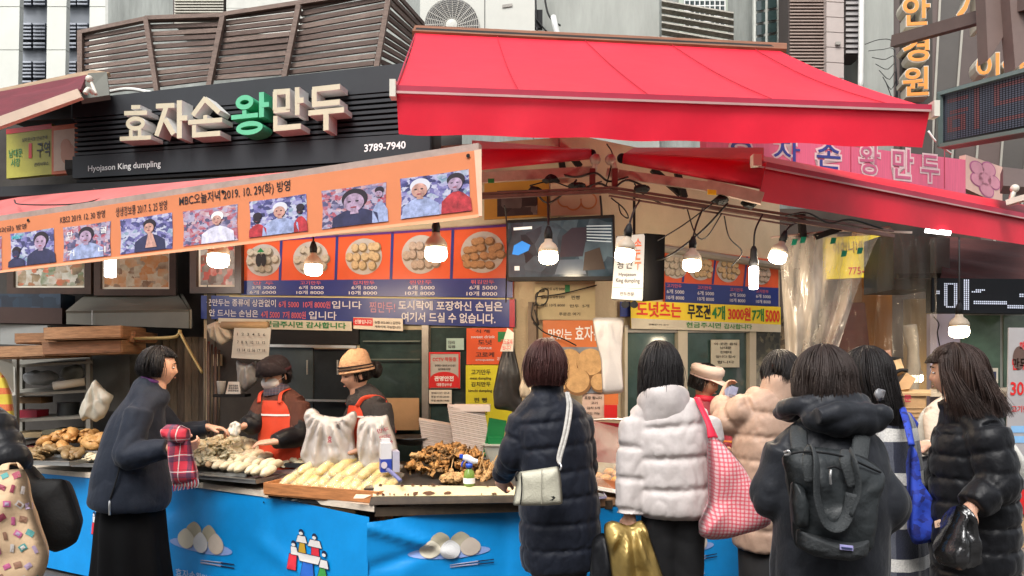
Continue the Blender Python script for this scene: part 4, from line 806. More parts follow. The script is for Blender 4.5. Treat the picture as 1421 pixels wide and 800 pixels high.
# posters
def poster(lab, W, x0, y0, x1, y1, m, off, lines=(), y0b=None, y1b=None, name='poster', cat='poster'):
    t = thing(name, lab, cat, W((x0 + x1) / 2, y1, off)); q = wq(W, x0, y0, x1, y1, off, y0b, y1b); add('sheet', slab(q, .006), m, t)
    for s, a, mm in lines: text(s, sub(q, *a), mm, t, off=.003, bold=.015)
    return t, q
t, q = poster('red bordered CCTV notice on the window glass', WL, 598, 489, 641, 539, M('notice_grey', (.38, .37, .34), .5), .04, [('CCTV 작동중', (.12, .74, .88, .86), REDP), ('범죄예방 시설보호 24시간 촬영', (.2, .6, .85, .66), BLACKP), ('남대문시장', (.3, .5, .7, .56), BLACKP)])
add('red_border', join(poly(q, [(0, 0), (.05, 0), (.05, 1), (0, 1)], .004), poly(q, [(.95, 0), (1, 0), (1, 1), (.95, 1)], .004), poly(q, [(.05, .95), (.95, .95), (.95, 1), (.05, 1)], .004)), REDP, t)
add('red_dome', poly(q, [(.05, .02), (.95, .02), (.95, .26)] + [(.5 + .45 * math.cos(a), .26 + .2 * math.sin(a)) for a in np.linspace(.1, PI - .1, 12)] + [(.05, .26)], .0045), REDP, t)
text('관명안전', sub(q, .18, .2, .8, .34), WHITE, t, off=.007, bold=.03); text('대통령상수상', sub(q, .26, .06, .74, .15), WHITE, t, off=.007)
poster('small grey printed notice below the red CCTV notice', WL, 598, 541, 629, 560, PAPER, .04, [('영업시간 안내', (.1, .7, .9, .85), BLACKP), ('평일 07:00-20:00', (.1, .42, .9, .58), BLACKP), ('주말 08:00-19:00', (.1, .15, .9, .3), BLACKP)], name='notice', cat='notice')
poster('small pale green card on the glass above the CCTV notice', WL, 622, 470, 646, 486, M('pale_green_card', (.35, .5, .45), .5, var=.1), .04, [('안심식당', (.1, .5, .5, .8), BLACKP), ('입점', (.1, .15, .5, .4), BLACKP)], name='card', cat='card')
t, q = poster('orange drinks price poster at the end of the window', WL, 650, 456, 714, 506, ORGP, .045, [('식 혜', (.2, .86, .5, .96), BLACKP), ('sweet drink', (.1, .72, .62, .8), GW), ('도넛', (.25, .54, .55, .68), BLACKP), ('donut', (.25, .42, .55, .5), GW), ('고로케', (.2, .2, .6, .34), BLACKP), ('croquette', (.2, .08, .6, .15), GW), ('각1,000', (.66, .08, .96, .2), GW)])
add('green_square', poly(q, [(.68, .62), (.85, .62), (.85, .9), (.68, .9)], .004), GREENP, t)
t, q = poster('tall yellow dumpling price poster below the orange poster', WL, 649, 507, 712, 602, M('acid_yellow_print', (.62, .58, .03), .4, var=.08), .045, [('고기만두', (.12, .86, .55, .94), BLACKP), ('meat dumpling', (.1, .78, .56, .83), BLACKP), ('김치만두', (.12, .69, .55, .76), BLACKP), ('kimchi dumpling', (.06, .6, .58, .65), BLACKP), ('찐 빵', (.18, .46, .48, .53), BLACKP), ('steamed bun', (.1, .38, .5, .43), BLACKP), ('도넛', (.2, .28, .48, .35), BLACKP), ('각1,000', (.4, .04, .75, .1), BLACKP)])
add('green_bar', poly(q, [(.7, .72), (.78, .72), (.78, .96), (.7, .96)], .004), GREENP, t)
add('wood_post', slab(wq(Wall(4.9, -.24), 735, 420, 746, 640, .05), .08), M('grey_brown_post', (.16, .12, .085), .7, var=.3), label='greyish brown post between the yellow poster and the handwritten sheet', cat='post')
CW = Wall(4.86, 0)
t, q = poster('large yellowed handwritten price sheet under the television', CW, 742, 388, 826, 444, M('yellowed_paper', (.5, .42, .26), .7, var=.12, vs=6), .0, [('고기만두 6개 5000', (.1, .72, .5, .8), BLACKP), ('김치만두 6개 5000', (.1, .52, .5, .6), BLACKP), ('튀김 10개 8000', (.1, .32, .5, .4), BLACKP), ('찐빵', (.6, .5, .75, .6), BLACKP), ('만두  5개', (.58, .3, .9, .38), BLACKP), ('주문은 여기', (.4, .1, .75, .18), BLACKP)], name='price_sheet', cat='sheet')
add('green_square', poly(q, [(.5, .68), (.58, .68), (.58, .86), (.5, .86)], .004), GREENP, t)
t, q = poster('orange banner with white lettering above the bun photograph', CW, 753, 445, 828, 482, M('deep_orange_print', (.6, .17, .05), .45, var=.08), .01, [('맛있는', (.1, .28, .54, .68), WHITE), ('효자손', (.6, .22, 1.1, .8), WHITE)], name='banner', cat='banner')
t, q = poster('photograph of large golden buns behind the navy coat', CW, 757, 482, 836, 546, M('grey_blue_backdrop', (.22, .24, .27), .5), .015, name='bun_poster')
bn = M('printed_bun', (.52, .32, .14), .6, var=.28, vs=22); bs_ = M('printed_bun_shade', (.2, .1, .04), .7)
for i, (u, v, r) in enumerate(((.2, .82, .17), (.42, .72, .22), (.78, .68, .26), (.25, .28, .19), (.55, .28, .24), (.93, .25, .16))): add('printed_shadow', disc(q, u + .015, v - .04, r * .98, r * 1.22, .003 + i * .002), bs_, t); add('printed_bun', disc(q, u, v, r * .9, r * 1.1, .004 + i * .002), bn, t)
t, q = poster('pink paper with handwritten lines below the bun photograph', CW, 808, 546, 838, 580, M('pink_paper', (.55, .4, .32), .7), .01, [('포장 됩니다', (.1, .75, .9, .88), BLACKP), ('고기', (.4, .55, .7, .66), BLACKP), ('김치 5개', (.2, .35, .8, .46), BLACKP), ('카드 가능', (.2, .12, .8, .24), BLACKP)], name='price_sheet', cat='sheet')
add('orange_scrap', slab(wq(CW, 838, 545, 858, 562, .0), .01), M('deep_orange_print'), label='orange paper scrap beside the pink sheet', cat='paper'); add('red_scrap', slab(wq(CW, 838, 562, 856, 582, .02), .01), REDP, label='dark red card beside the pink sheet', cat='card')
t = thing('ceiling_panel_photo', 'orange bordered dark photo panel above the television', 'poster', WL(720, 310)); 
q = [P(672, 305, 4.93), P(762, 300, 4.9), P(762, 245, 4.9), P(672, 250, 4.93)]; add('board', slab(q, .02), M('ochre_print', (.4, .2, .03), .5, var=.1), t); add('photo', poly(q, [(.2, .05), (.82, .05), (.82, .68), (.2, .7)], .003), collage('dark_photo', [(.01, .01, .01), (.04, .03, .03), (.2, .17, .15)], 10), t)
q = [P(764, 300, 4.88), P(834, 298, 4.9), P(834, 252, 4.9), P(764, 255, 4.88)]; t = thing('pale_drawing_sheet', 'cream sheet with orange line drawing of dumplings above the television', 'poster', P(800, 300, 4.89)); add('sheet', slab(q, .01), M('cream_sheet', (.5, .4, .28), .7), t)
for u, v in ((.3, .5), (.45, .4), (.75, .42), (.6, .7)): add('drawn_ring', join(disc(q, u, v, .17, .26, .003 + u * .002)), M('orange_line', (.45, .2, .08), .6), t); add('drawn_ring_inside', disc(q, u, v, .14, .21, .005 + u * .003), M('cream_sheet'), t)

# television
tv = thing('television', 'flat television showing a street camera picture under the roof frame', 'television', P(778, 390, 4.5))
TQ = [P(704, 390, 4.55), P(853, 389, 4.4), P(852, 298, 4.4), P(702, 306, 4.55)]
add('case', slab(TQ, .06), K, tv); scq = sub(TQ, .015, .06, .985, .95)
add('screen', poly(scq, [(0, 0), (1, 0), (1, 1), (0, 1)], .002), collage('tv_picture', [(.005, .008, .014), (.015, .025, .035), (.04, .065, .09), (.02, .03, .045), (.08, .12, .15)], 9, es=.1, rough=.15, smooth=1), tv)
def tvp(nm, pts, c, es=.1, off=.003): add(nm, poly(scq, pts, off), M('tv_' + nm, c, .2, emit=c, es=es), tv)
tvp('grey_machine', [(.5, .35), (.53, .72), (.62, .86), (.76, .86), (.76, .7), (.72, .35)], (.03, .025, .035)); tvp('brown_box', [(.72, .1), (.74, .42), (.88, .5), (.93, .12)], (.045, .035, .03), off=.005); tvp('blue_cloth', [(.04, .42), (.06, .58), (.14, .66), (.22, .58), (.2, .48), (.1, .4)], (.02, .14, .42), .6, .005)
tvp('pale_floor', [(.45, .04), (.5, .3), (.72, .3), (.75, .04)], (.06, .08, .11), off=.0035); tvp('caption', [(.06, .86), (.24, .87), (.24, .92), (.06, .91)], (.5, .55, .55), .5, .006); tvp('logo', [(.06, .12), (.11, .12), (.11, .2), (.06, .2)], (.4, .42, .42), .4, .006)
for i in range(6): tvp('street_line', [(.76, .62 + i * .05), (.99, .58 + i * .055), (.99, .6 + i * .055), (.76, .635 + i * .05)], (.3, .36, .4), .35, .004)
add('bracket', box(P(778, 345, 4.75), (.1, .45, .1)), K, tv)
# hanging light box sign
lb = thing('hanging_lightbox', 'white fronted hanging lightbox sign with black sides by the television', 'sign', P(885, 420, 4.3))
LBQ = [P(849, 416, 4.25), P(893, 419, 4.12), P(896, 324, 4.12), P(855, 328, 4.25)]; bk = [P(893, 419, 4.12), P(921, 416, 4.75), P(923, 326, 4.75), P(896, 324, 4.12)]
add('case', (A([LBQ[0], LBQ[1], bk[1], P(880, 414, 4.8), LBQ[3], LBQ[2], bk[2], P(884, 328, 4.8)]), [(3, 2, 1, 0), (4, 5, 6, 7), (0, 1, 5, 4), (1, 2, 6, 5), (2, 3, 7, 6), (3, 0, 4, 7)]), M('lightbox_black', (.0016, .0016, .0022), .8, spec=.02), lb)
add('face', poly(LBQ, [(.0, .01), (.97, .01), (.99, .04), (.99, .96), (.95, .99), (.06, .99), (.02, .96)], .006), M('lightbox_white', (.27, .27, .26), .35, emit=(1, .96, .9), es=.12), lb)
for s, a, m in (('효', (.1, .74, .34, .9), ORGP), ('자', (.38, .74, .6, .9), ORGP), ('손', (.66, .74, .9, .93), ORGP), ('왕', (.12, .48, .36, .62), BLACKP), ('만', (.42, .48, .64, .64), BLACKP), ('두', (.7, .46, .9, .72), ORGP), ('Hyojason', (.2, .355, .75, .42), BLACKP), ('King dumpling', (.12, .25, .88, .335), BLACKP), ('만두전문', (.28, .07, .72, .13), BLACKP)): text(s, sub(LBQ, *a), m, lb, off=.009, bold=.012)
add('red_line', poly(LBQ, [(.03, .185), (.97, .185), (.97, .192), (.03, .192)], .009), ORGP, lb)
add('hanger', bar(P(880, 328, 4.5), P(880, 268, 4.5), .015), CABLE, lb); add('lamp_lens', join(disc([P(860, 428, 4.15), P(885, 428, 4.12), P(885, 418, 4.12), P(860, 418, 4.15)], .3, .5, .22, .5, 0), disc([P(860, 428, 4.15), P(885, 428, 4.12), P(885, 418, 4.12), P(860, 418, 4.15)], .8, .5, .22, .5, 0)), K, lb)
# right wall: menu board, yellow banner, windows
mb2, q = board('menu_board', 'orange and blue menu board with oval plates on the right wall', 'menu board', WR, 919, 1076, 344, 420, 362, 426, ORGP)
add('lower_half', poly(q, [(0, 0), (1, 0), (1, .4), (0, .36)], .002), BLUEP, mb2)
for u in (.13, .38, .66): add('divider', poly(q, [(u, .38), (u + .018, .38), (u + .045, 1), (u + .03, 1)], .003), BLUEP, mb2)
for u, k in ((.06, 0), (.26, 1), (.5, 1), (.8, 2)): dump(q, u + .02, .68, .1, .24, mb2, FK[k], 7 + int(u * 50))
for u in (.03, .28, .56, .8): text('고기만두', sub(q, u - .02, .27, u + .1, .34), mun, mb2); text('6개 5000', sub(q, u - .02, .16, u + .12, .24), GW, mb2); text('10개 8000', sub(q, u - .02, .05, u + .12, .13), GW, mb2)
add('blue_card', slab(wq(WR, 857, 419, 872, 440, .03), .006), BLUEP, label='small blue card at the left end of the yellow banner', cat='card')
yb, q = board('yellow_banner', 'yellow banner with red green and black prices on the right wall', 'banner', WR, 868, 1075, 418, 456, 427, 461, YELP, .06, .004)
add('white_strip', poly(q, [(0, -.02), (1, -.02), (1, .28), (0, .36)], .003), CLO, yb)
rd = M('banner_red', (.62, .04, .02), .5); gr = M('banner_green', (.02, .2, .04), .5)
for s, a, m in (('도넛츠는', (.03, .42, .3, .98), rd), ('무조건', (.34, .4, .49, .97), BLACKP), ('4개', (.5, .4, .59, .95), gr), ('3000원', (.61, .4, .77, .92), rd), ('7개', (.78, .38, .87, .9), gr), ('5000', (.88, .38, .99, .86), rd)): text(s, sub(q, *a), m, yb, off=.005, bold=.03)
text('현금주시면', sub(q, .33, .07, .56, .28), gr, yb, off=.006, bold=.02); text('감사합니다', sub(q, .58, .06, .78, .26), gr, yb, off=.006, bold=.02); text('선불입니다 감사', sub(q, .1, .12, .22, .18), BLACKP, yb, off=.006)
wr = thing('shop_window', 'teal tinted window with cream frames below the yellow banner', 'window', WR(960, 640))
TG = M('teal_glass', (.045, .085, .08), .08, var=.35, vs=3, spec=.8)
for x0, x1 in ((866, 935), (950, 1034)): add('pane', slab(wq(WR, x0, 455, x1, 640, .01), .02), TG, wr)
for x0, x1 in ((936, 949), (1035, 1044), (862, 866)): add('frame', slab(wq(WR, x0, 455, x1, 640, .04), .05), M('cream_frame_paint', (.5, .46, .36), .5), wr)
add('upper_rail', slab(wq(WR, 862, 452, 1044, 462, .035), .05), M('dull_aluminium'), wr)
t, q = poster('cream handwritten notice on the teal window', WR, 983, 472, 1022, 510, M('notice_cream', (.55, .52, .4), .6), .03, [('이 곳은 음식', (.1, .8, .9, .9), BLACKP), ('남대문', (.3, .66, .7, .76), BLACKP), ('판매대', (.3, .5, .7, .6), BLACKP), ('입니다 감사', (.15, .34, .85, .44), BLACKP), ('합니다', (.2, .14, .8, .24), BLACKP)], name='notice', cat='notice')
add('dark_doorway', slab(wq(WR, 1045, 455, 1080, 700, .02), .05), collage('cluttered_dark'[:9] + '_b', [(.008, .008, .008), (.02, .02, .015), (.05, .05, .03), (.18, .16, .1)], 26), label='dark doorway with hanging clutter at the right end of the window', cat='doorway')
add('steam_pipe', tube([WR(700 + 80, 232), WR(870, 340, .05), WR(1082, 372, .05)][1:], .03), M('grey_pipe', (.25, .23, .19), .5), label='grey pipe running above the right menu board', cat='pipe')

# ================================================================ roof frame under the awnings
fm = thing('roof_truss', 'reddish brown steel roof frame with cross arms above the counter', 'frame', P(850, 280, 4.3))
for a, b, w in (((655, 275, 4.15), (845, 266, 4.35), .02), ((655, 270, 4.15), (845, 261, 4.35), .014), ((845, 266, 4.35), (1240, 328, 4.75), .022), ((845, 260, 4.35), (1240, 321, 4.75), .014), ((845, 272, 4.35), (1100, 313, 4.6), .01)): add('pipe', bar(P(*a), P(*b), w), M('reddish_brown_pipe', (.13, .075, .065), .5, .3, var=.3, vs=10), fm)
for a, b, w, h in (((655, 248, 4.3), (826, 238, 4.6), .035, .06), ((842, 240, 4.6), (1000, 262, 4.4), .035, .055), ((980, 258, 4.4), (1058, 276, 4.3), .04, .07)): add('folding_arm', bar(P(*a), P(*b), w, h), ALU, fm)
for x in (822, 853): add('hinge', bar(P(x, 268, 4.5), P(x, 235, 4.5), .035), M('dark_red_steel', (.1, .02, .02), .5), fm); add('knuckle', join(ball(P(x + (4 if x < 830 else -6), 222, 4.5), .035), bar(P(x + 2, 240, 4.5), P(x + (6 if x < 830 else -6), 215, 4.5), .03)), ALU, fm, smooth=True)
for a, b in (((776, 208, 4.9), (782, 240, 4.9)), ((905, 235, 4.9), (945, 270, 4.9)), ((940, 240, 4.85), (950, 275, 4.85)), ((788, 210, 4.9), (805, 232, 4.9)), ((1112, 295, 4.9), (1114, 330, 4.9)), ((1165, 318, 4.9), (1130, 330, 4.9))): add('brace', bar(P(*a), P(*b), .04), K, fm)
add('label_patch', slab([P(982, 270, 4.3), P(994, 271, 4.3), P(994, 264, 4.3), P(982, 263, 4.3)], .006), YELP, fm); add('green_patch', slab([P(677, 254, 4.25), P(686, 254, 4.25), P(686, 248, 4.25), P(677, 248, 4.25)], .006), GREENP, fm)
wc = thing('wiring', 'looped black electrical wires tied along the roof frame', 'wires', P(850, 300, 4.4))
rnd = random.Random(3)
W_ = [[(740, 262), (760, 282), (790, 262), (800, 250)], [(848, 275), (866, 290), (872, 303), (862, 297), (858, 282)], [(990, 282), (940, 318), (890, 345), (858, 352)], [(1010, 282), (975, 320), (930, 355), (905, 362)], [(953, 288), (965, 325), (980, 330), (1002, 296)], [(880, 255), (895, 272), (925, 285), (950, 290)], [(800, 268), (830, 255), (850, 262), (870, 250), (900, 262)], [(735, 258), (765, 252), (800, 262), (835, 252)],
      [(700, 285), (702, 300), (704, 330), (702, 420)], [(833, 272), (835, 300), (833, 345)], [(742, 425), (748, 405), (760, 402), (758, 420), (746, 424), (744, 408), (756, 404)], [(745, 412), (780, 408), (828, 396)], [(1090, 300), (1120, 296), (1150, 310), (1180, 305), (1225, 318)], [(1005, 300), (1012, 330), (1030, 350), (1015, 370)], [(842, 200), (850, 215), (846, 240), (840, 262)], [(770, 240), (800, 246), (826, 240), (845, 252), (872, 246)], [(740, 420), (738, 440), (748, 452), (742, 430)], [(800, 480), (780, 470), (756, 462), (740, 448)]]
for i, w in enumerate(W_): add('wire', tube([P(x, y, 4.42 + .1 * rnd.random() if y < 395 else 4.8) for x, y in w], .0045 if i % 3 else .007, n=6), CABLE, wc, smooth=True)
for x, y in ((742, 265), (1000, 278), (1040, 284), (765, 250), (890, 262), (800, 258)): add('junction_clump', jitter(ball(P(x, y, 4.38), (.05, .03, .022)), .02, 30, x), K, wc)
add('tube_light', tube([P(1284, 320, 5.05), P(1319, 324, 5.0)], .016, n=10), M('tube_glow', (1, 1, 1), .4, emit=(1, .96, .9), es=5), label='short glowing fluorescent tube under the right red awning', cat='lamp', smooth=True)
# ---------------------------------------------------------------- bulbs
bulb_s = M('bulb_beige_body', (.4, .33, .25), .5, var=.1); glow = M('bulb_glow', (1, .95, .85), .4, emit=(1, .84, .6), es=14); glow_w = M('bulb_glow_white', (1, 1, 1), .4, emit=(1, .97, .92), es=10)
def bulb(px, py, d, cordtop, label, s=1.0, tilt=0, warm=True, power=10):
    c = P(px, py, d); t = thing('pendant_bulb', label, 'light bulb', c, group='LED bulbs hanging from the roof frame'); t.rotation_euler = (0, tilt, 0)
    add('diffuser', lathe((0, 0, 0), [(.034 * s, .03 * s), (.05 * s, .026 * s), (.054 * s, 0), (.052 * s, -.02 * s), (.04 * s, -.034 * s), (.02 * s, -.039 * s)], 24), glow if warm else glow_w, t, local=True, smooth=True)
    add('bulb_body', lathe((0, 0, 0), [(.055 * s, .028 * s), (.053 * s, .048 * s), (.04 * s, .07 * s), (.022 * s, .085 * s), (.02 * s, .1 * s)], 24), bulb_s, t, local=True, smooth=True)
    add('socket', lathe((0, 0, 0), [(.022, .1 * s), (.024, .13 * s), (.018, .15 * s), (.01, .17 * s)], 12), K, t, local=True, smooth=True)
    if cordtop:
        e = np.array(P(*cordtop)) - np.array(c); e = np.array(Matrix.Rotation(-tilt, 3, 'Y') @ Vector(e)); add('cord', tube([(0, 0, .165 * s), (e[0] * .3, e[1] * .3, .165 * s + (e[2] - .165 * s) * .4), tuple(e)], .006, n=6), CABLE, t, local=True, smooth=True)
    l = bpy.data.lights.new('bulb_light', 'POINT'); l.energy = power; l.shadow_soft_size = .06; l.color = (1, .8, .56); o = bpy.data.objects.new('bulb_light', l); COL.objects.link(o); o.parent = t; o.location = (0, -.01, -.06 * s)
    return t
bulb(303, 361, 4.2, (303, 330, 4.2), 'bright bulb half hidden under the orange valance before the framed page', 1.15)
bulb(435, 374, 4.4, (434, 300, 4.5), 'smallest left bulb hanging over the masked cook')
bulb(605, 352, 4.0, (605, 300, 4.1), 'bulb hanging at the end of the orange valance before the menu plates', 1.15)
bulb(761, 357, 4.0, (760, 270, 4.3), 'bulb with brownish body hanging in front of the television', 1.0)
bulb(867, 354, 3.7, (888, 278, 4.4), 'bulb hanging across the face of the white lightbox', .95, .15, power=1)
bulb(960, 368, 4.3, (975, 290, 4.5), 'bulb hanging in front of the right menu board plates', 1.0, .05)
bulb(1079, 357, 4.5, (1108, 308, 4.7), 'tilted bulb beside the gathered plastic curtain', 1.0, .3)
bulb(1331, 460, 4.9, (1331, 330, 5.0), 'warm bulb at the right in front of the green glass', 1.15, power=3)
bulb(1272, 525, 5.9, None, 'dim glowing bulb above the cardboard box behind the long haired shopper', .9, power=4)
t = thing('pendant_bulb', 'slim cylindrical lamp hanging left of the tilted bulb', 'light bulb', P(1046, 385, 4.4)); c = P(1046, 385, 4.4)
add('diffuser', lathe(c, [(.008, -.075), (.026, -.07), (.028, .06), (.02, .065)], 16), glow_w, t, smooth=True); add('socket', lathe(c, [(.024, .066), (.03, .09), (.022, .12), (.02, .17), (.01, .19)], 14), K, t, smooth=True); add('cord', tube([P(1046, 345, 4.4), P(1048, 320, 4.42), P(1058, 298, 4.5)], .006, n=6), CABLE, t, smooth=True)
l = bpy.data.lights.new('bulb_light', 'POINT'); l.energy = 5; l.shadow_soft_size = .06; l.color = (1, .88, .7); o = bpy.data.objects.new('bulb_light', l); COL.objects.link(o); o.parent = t; o.location = (0, -.06, 0)
t = thing('pendant_bulb', 'white tube lamp in front of the food collage frame', 'light bulb', P(153, 372, 4.9)); add('diffuser', lathe(P(153, 372, 4.9), [(.02, -.065), (.035, -.06), (.035, .06), (.02, .065)], 16), glow_w, t, smooth=True); add('cord', tube([P(153, 358, 4.9), P(153, 320, 4.95)], .005), CABLE, t)
l = bpy.data.lights.new('bulb_light', 'POINT'); l.energy = 5; l.shadow_soft_size = .06; l.color = (1, .9, .75); o = bpy.data.objects.new('bulb_light', l); COL.objects.link(o); o.parent = t; o.location = (0, -.08, 0)
# hanging bags, strips
PB = M('thin_white_plastic', (.66, .62, .58), .35, var=.08, vs=6, bump=.2, bs=20, transl=.25)
add('hanging_plastic_roll', puff([(822, 441), (866, 441), (864, 470), (863, 500), (866, 546), (836, 548), (834, 500), (826, 470)], 4.35, .02, (844, 430, 14, .006), 1), PB, label='long strip of white plastic bags hanging beside the bun poster', cat='plastic bags', smooth=True)
add('hanging_black_bag', puff([(702, 472), (712, 476), (722, 520), (726, 575), (705, 570), (686, 568), (684, 545), (692, 505)], 4.6, .05, (707, 470, 16, .015), 2), M('thin_black_plastic', (.03, .028, .026), .35, bump=.2, bs=25), label='black plastic bag hanging beside the yellow poster', cat='bag', smooth=True)
add('hanging_tag', slab([P(694, 488, 4.5), P(712, 488, 4.5), P(713, 462, 4.5), P(704, 455, 4.5)], .01), M('tag_white', (.62, .58, .5), .5), label='white paper tag with red lettering above the black bag', cat='tag')
ht = thing('tag_print', 'red handwritten lettering on the white hanging tag', 'lettering', P(703, 482, 4.48)); text('카드결제', [P(695, 478, 4.485), P(711, 478, 4.485), P(711, 471, 4.485), P(695, 471, 4.485)], REDP, ht, off=.004); text('됩니다', [P(697, 486, 4.485), P(709, 486, 4.485), P(709, 480, 4.485), P(697, 480, 4.485)], REDP, ht, off=.004)
add('small_hanging_bag', puff([(727, 512), (731, 530), (742, 545), (740, 552), (722, 552), (720, 540)], 4.55, .03, (727, 510, 12, .01), 3), M('cream_plastic', (.6, .5, .36), .4, bump=.1), label='small cream bag hanging behind the navy coat shoulder', cat='bag', smooth=True)
add('calendar_sheet', slab([P(321, 497, 4.95), P(372, 500, 4.93), P(376, 455, 4.93), P(325, 455, 4.95)], .006), M('calendar_paper', (.36, .36, .34), .6, var=.1), label='grey calendar sheet hanging above the masked cook', cat='calendar')
ct = thing('calendar_print', 'rows of dark numerals on the grey calendar', 'lettering', P(350, 480, 4.9))
for i, s in enumerate(('1  2  3  4  5  6', '7  8  9  10  11  12', '13 14 15 16 17 18')): text(s, [P(330, 466 + i * 11, 4.93), P(369, 467 + i * 11, 4.92), P(369, 463 + i * 11, 4.92), P(330, 462 + i * 11, 4.93)], BLACKP, ct, off=.012)
DW = M('dusty_clear_plastic', (.3, .3, .3), .3, var=.2, alpha=.8, bump=.2, bs=20)
add('hanging_clear_bag', puff([(286, 452), (300, 446), (318, 455), (325, 470), (308, 480), (292, 470)], 5.0, .05, (300, 446, 14, .015), 4), M('milky_plastic'), label='crumpled milky bag at the left end of the calendar', cat='bag', smooth=True)
add('hanging_clear_bag', puff([(328, 500), (345, 506), (356, 500), (358, 530), (340, 545), (330, 535)], 5.05, .05, (342, 500, 14, .012), 5), DW, label='clear plastic bag hanging under the grey calendar', cat='bag', smooth=True)
add('rolled_parcel', tube([P(308, 452, 4.98), P(372, 452, 4.95)], .028, n=12), M('brown_tube', (.25, .17, .09), .7), label='brown rolled parcel resting over the calendar', cat='roll', smooth=True)
for i in range(5): add('vertical_pipe', tube([P(284 + i * 5, 690, 5.15 + i * .02), P(284 + i * 5, 470 + i * 4, 5.15 + i * .02)], .008 + .003 * (i % 2), n=8), [M('pipe_dull', (.1, .085, .06), .5, .2), BRPOST][i % 2], label=['leftmost', 'second', 'middle', 'fourth', 'rightmost'][i] + ' thin upright pipe in the bundle beside the calendar', cat='pipe', group='upright pipes beside the calendar', smooth=True)
add('small_shelf', box(P(322, 549, 5.0), (.22, .12, .02)), K, label='small black shelf under the paper cup', cat='shelf')
add('paper_cup', lathe(P(307, 547, 4.96), [(.022, 0), (.03, .085), (.032, .088), (.028, .085)], 18), M('cup_white', (.5, .48, .45), .5), label='white paper cup on the small black shelf', cat='cup', smooth=True)
t = thing('card_terminal', 'pale grey card terminal leaning on the small black shelf', 'card terminal', P(324, 547, 4.96)); q = [P(313, 547, 4.95), P(334, 547, 4.95), P(332, 530, 5.0), P(317, 530, 5.0)]; add('case', slab(q, .03), M('terminal_grey', (.4, .4, .38), .5), t)
for i in range(3):
    for j in range(5): add('key', slab(sub(q, .15 + j * .15, .2 + i * .2, .26 + j * .15, .33 + i * .2), -.004), M('key_dark', (.12, .12, .12)), t)
add('wall_switch', slab(wq(WL, 300, 492, 312, 508, .06), .03), M('old_cream_plastic', (.35, .3, .2), .5), label='small cream switch box on the wall above the paper cup', cat='switch box')

# small fittings above and at the right edge
t = thing('wall_fittings', 'black junction box with drooping cables on the concrete pillar above the red awning', 'junction box', P(748, 40, 8.7))
add('box', box(P(747, 28, 8.75), (.1, .06, .22)), K, t)
for a in ([(742, -40), (744, 20), (747, 30), (760, 46)], [(752, -40), (758, 10), (766, 28), (778, 36)], [(745, 38), (746, 60), (748, 90)]): add('cable', tube([P(x, y, 8.7) for x, y in a], .012, n=6), CABLE, t, smooth=True)
add('wall_lamp', tube([P(768, 24, 8.6), P(770, 34, 8.55), P(774, 50, 8.55)], .035, n=12), M('lamp_white', (.7, .7, .68), .4), label='slim white wall lamp on the concrete pillar above the red awning', cat='lamp', smooth=True)
t = thing('folding_bracket', 'cream metal awning arm joint below the brown facade at the right edge', 'awning arm', P(1405, 270, 5.2)); add('arm', bar(P(1398, 282, 5.2), P(1425, 274, 5.1), .05, .04), M('cream_metal'), t); add('joint', join(ball(P(1408, 262, 5.2), .03), bar(P(1408, 262, 5.2), P(1402, 280, 5.2), .025)), M('cream_metal'), t, smooth=True)
add('eave_board', slab([P(1392, 258, 5.3), P(1460, 262, 5.3), P(1460, 240, 5.8), P(1392, 232, 5.8)], .06), M('bracket_brown'), label='brown eave board at the right end of the pink sign', cat='board')
add('white_cable', tube([P(1288, 182, 5.6), P(1300, 198, 5.6), P(1320, 214, 5.7)], .008, n=6), M('white_pipe'), label='white cable running from the canopy end to the pink sign', cat='cable', smooth=True)
for i, (x0, y0, x1, y1) in enumerate(((1300, 470, 1330, 468), (1336, 520, 1388, 518))): add('window_clutter', box(P((x0 + x1) / 2, y0 + 60, 5.5), (.18, .12, .2)), M('clutter_%d' % i, [(.3, .2, .12), (.12, .16, .2)][i], .6), label=['brown box standing on the pale shelf', 'blue grey box under the pale shelf'][i], cat='box')
# ================================================================ counter
CZ = .755
def cp_(px, py): d = 795 / (py - 500); return P(px, py, d)
edge = [cp_(-60, 643), cp_(40, 648), cp_(130, 656), cp_(280, 669), cp_(380, 682), cp_(515, 701)]
edge2 = [P(515, 703, 3.96), P(700, 690, 4.18), P(830, 690, 4.15)]
edge3 = [P(830, 690, 4.15), P(1060, 670, 4.65), P(1110, 663, 4.85)]
def strip(pts, z0, z1, back=None, th=.0):
    V, F = [], []
    for p in pts: V += [(p.x, p.y, z0), (p.x, p.y, z1)]
    return np.array(V, float), [(2 * i, 2 * i + 2, 2 * i + 3, 2 * i + 1) for i in range(len(pts) - 1)]
fc = thing('food_counter', 'long market counter with scuffed pale top edges and dark underside', 'counter', (-.8, 4.5, 0))
def top(name, pts, depth, z, th, m):
    V, F = [], []; n = len(pts)
    for zz in (z, z - th):
        for p in pts: V.append((p.x, p.y, zz))
        for p in pts: V.append((p.x * 1.0 + (.15 if name == 'counter_top' else 0), p.y + depth, zz))
    for i in range(n - 1):
        F += [(i, i + 1, n + i + 1, n + i), (2 * n + i + 1, 2 * n + i, 3 * n + i, 3 * n + i + 1), (2 * n + i, 2 * n + i + 1, i + 1, i), (n + i, n + i + 1, 3 * n + i + 1, 3 * n + i)]
    F += [(0, n, 3 * n, 2 * n), (n - 1, 2 * n + n - 1, 4 * n - 1, 2 * n - 1)]
    return add(name, (np.array(V, float), F), m, fc)
ctm = M('scuffed_cream_board', (.6, .52, .42), .6, var=.25, vs=9, stretch=(1, 1, 3), bump=.1)
top('counter_top', [p + Vector((0, -.03, 0)) for p in edge[:5]] + [edge[5] + Vector((.02, -.02, 0))], .75, CZ, .035, ctm)
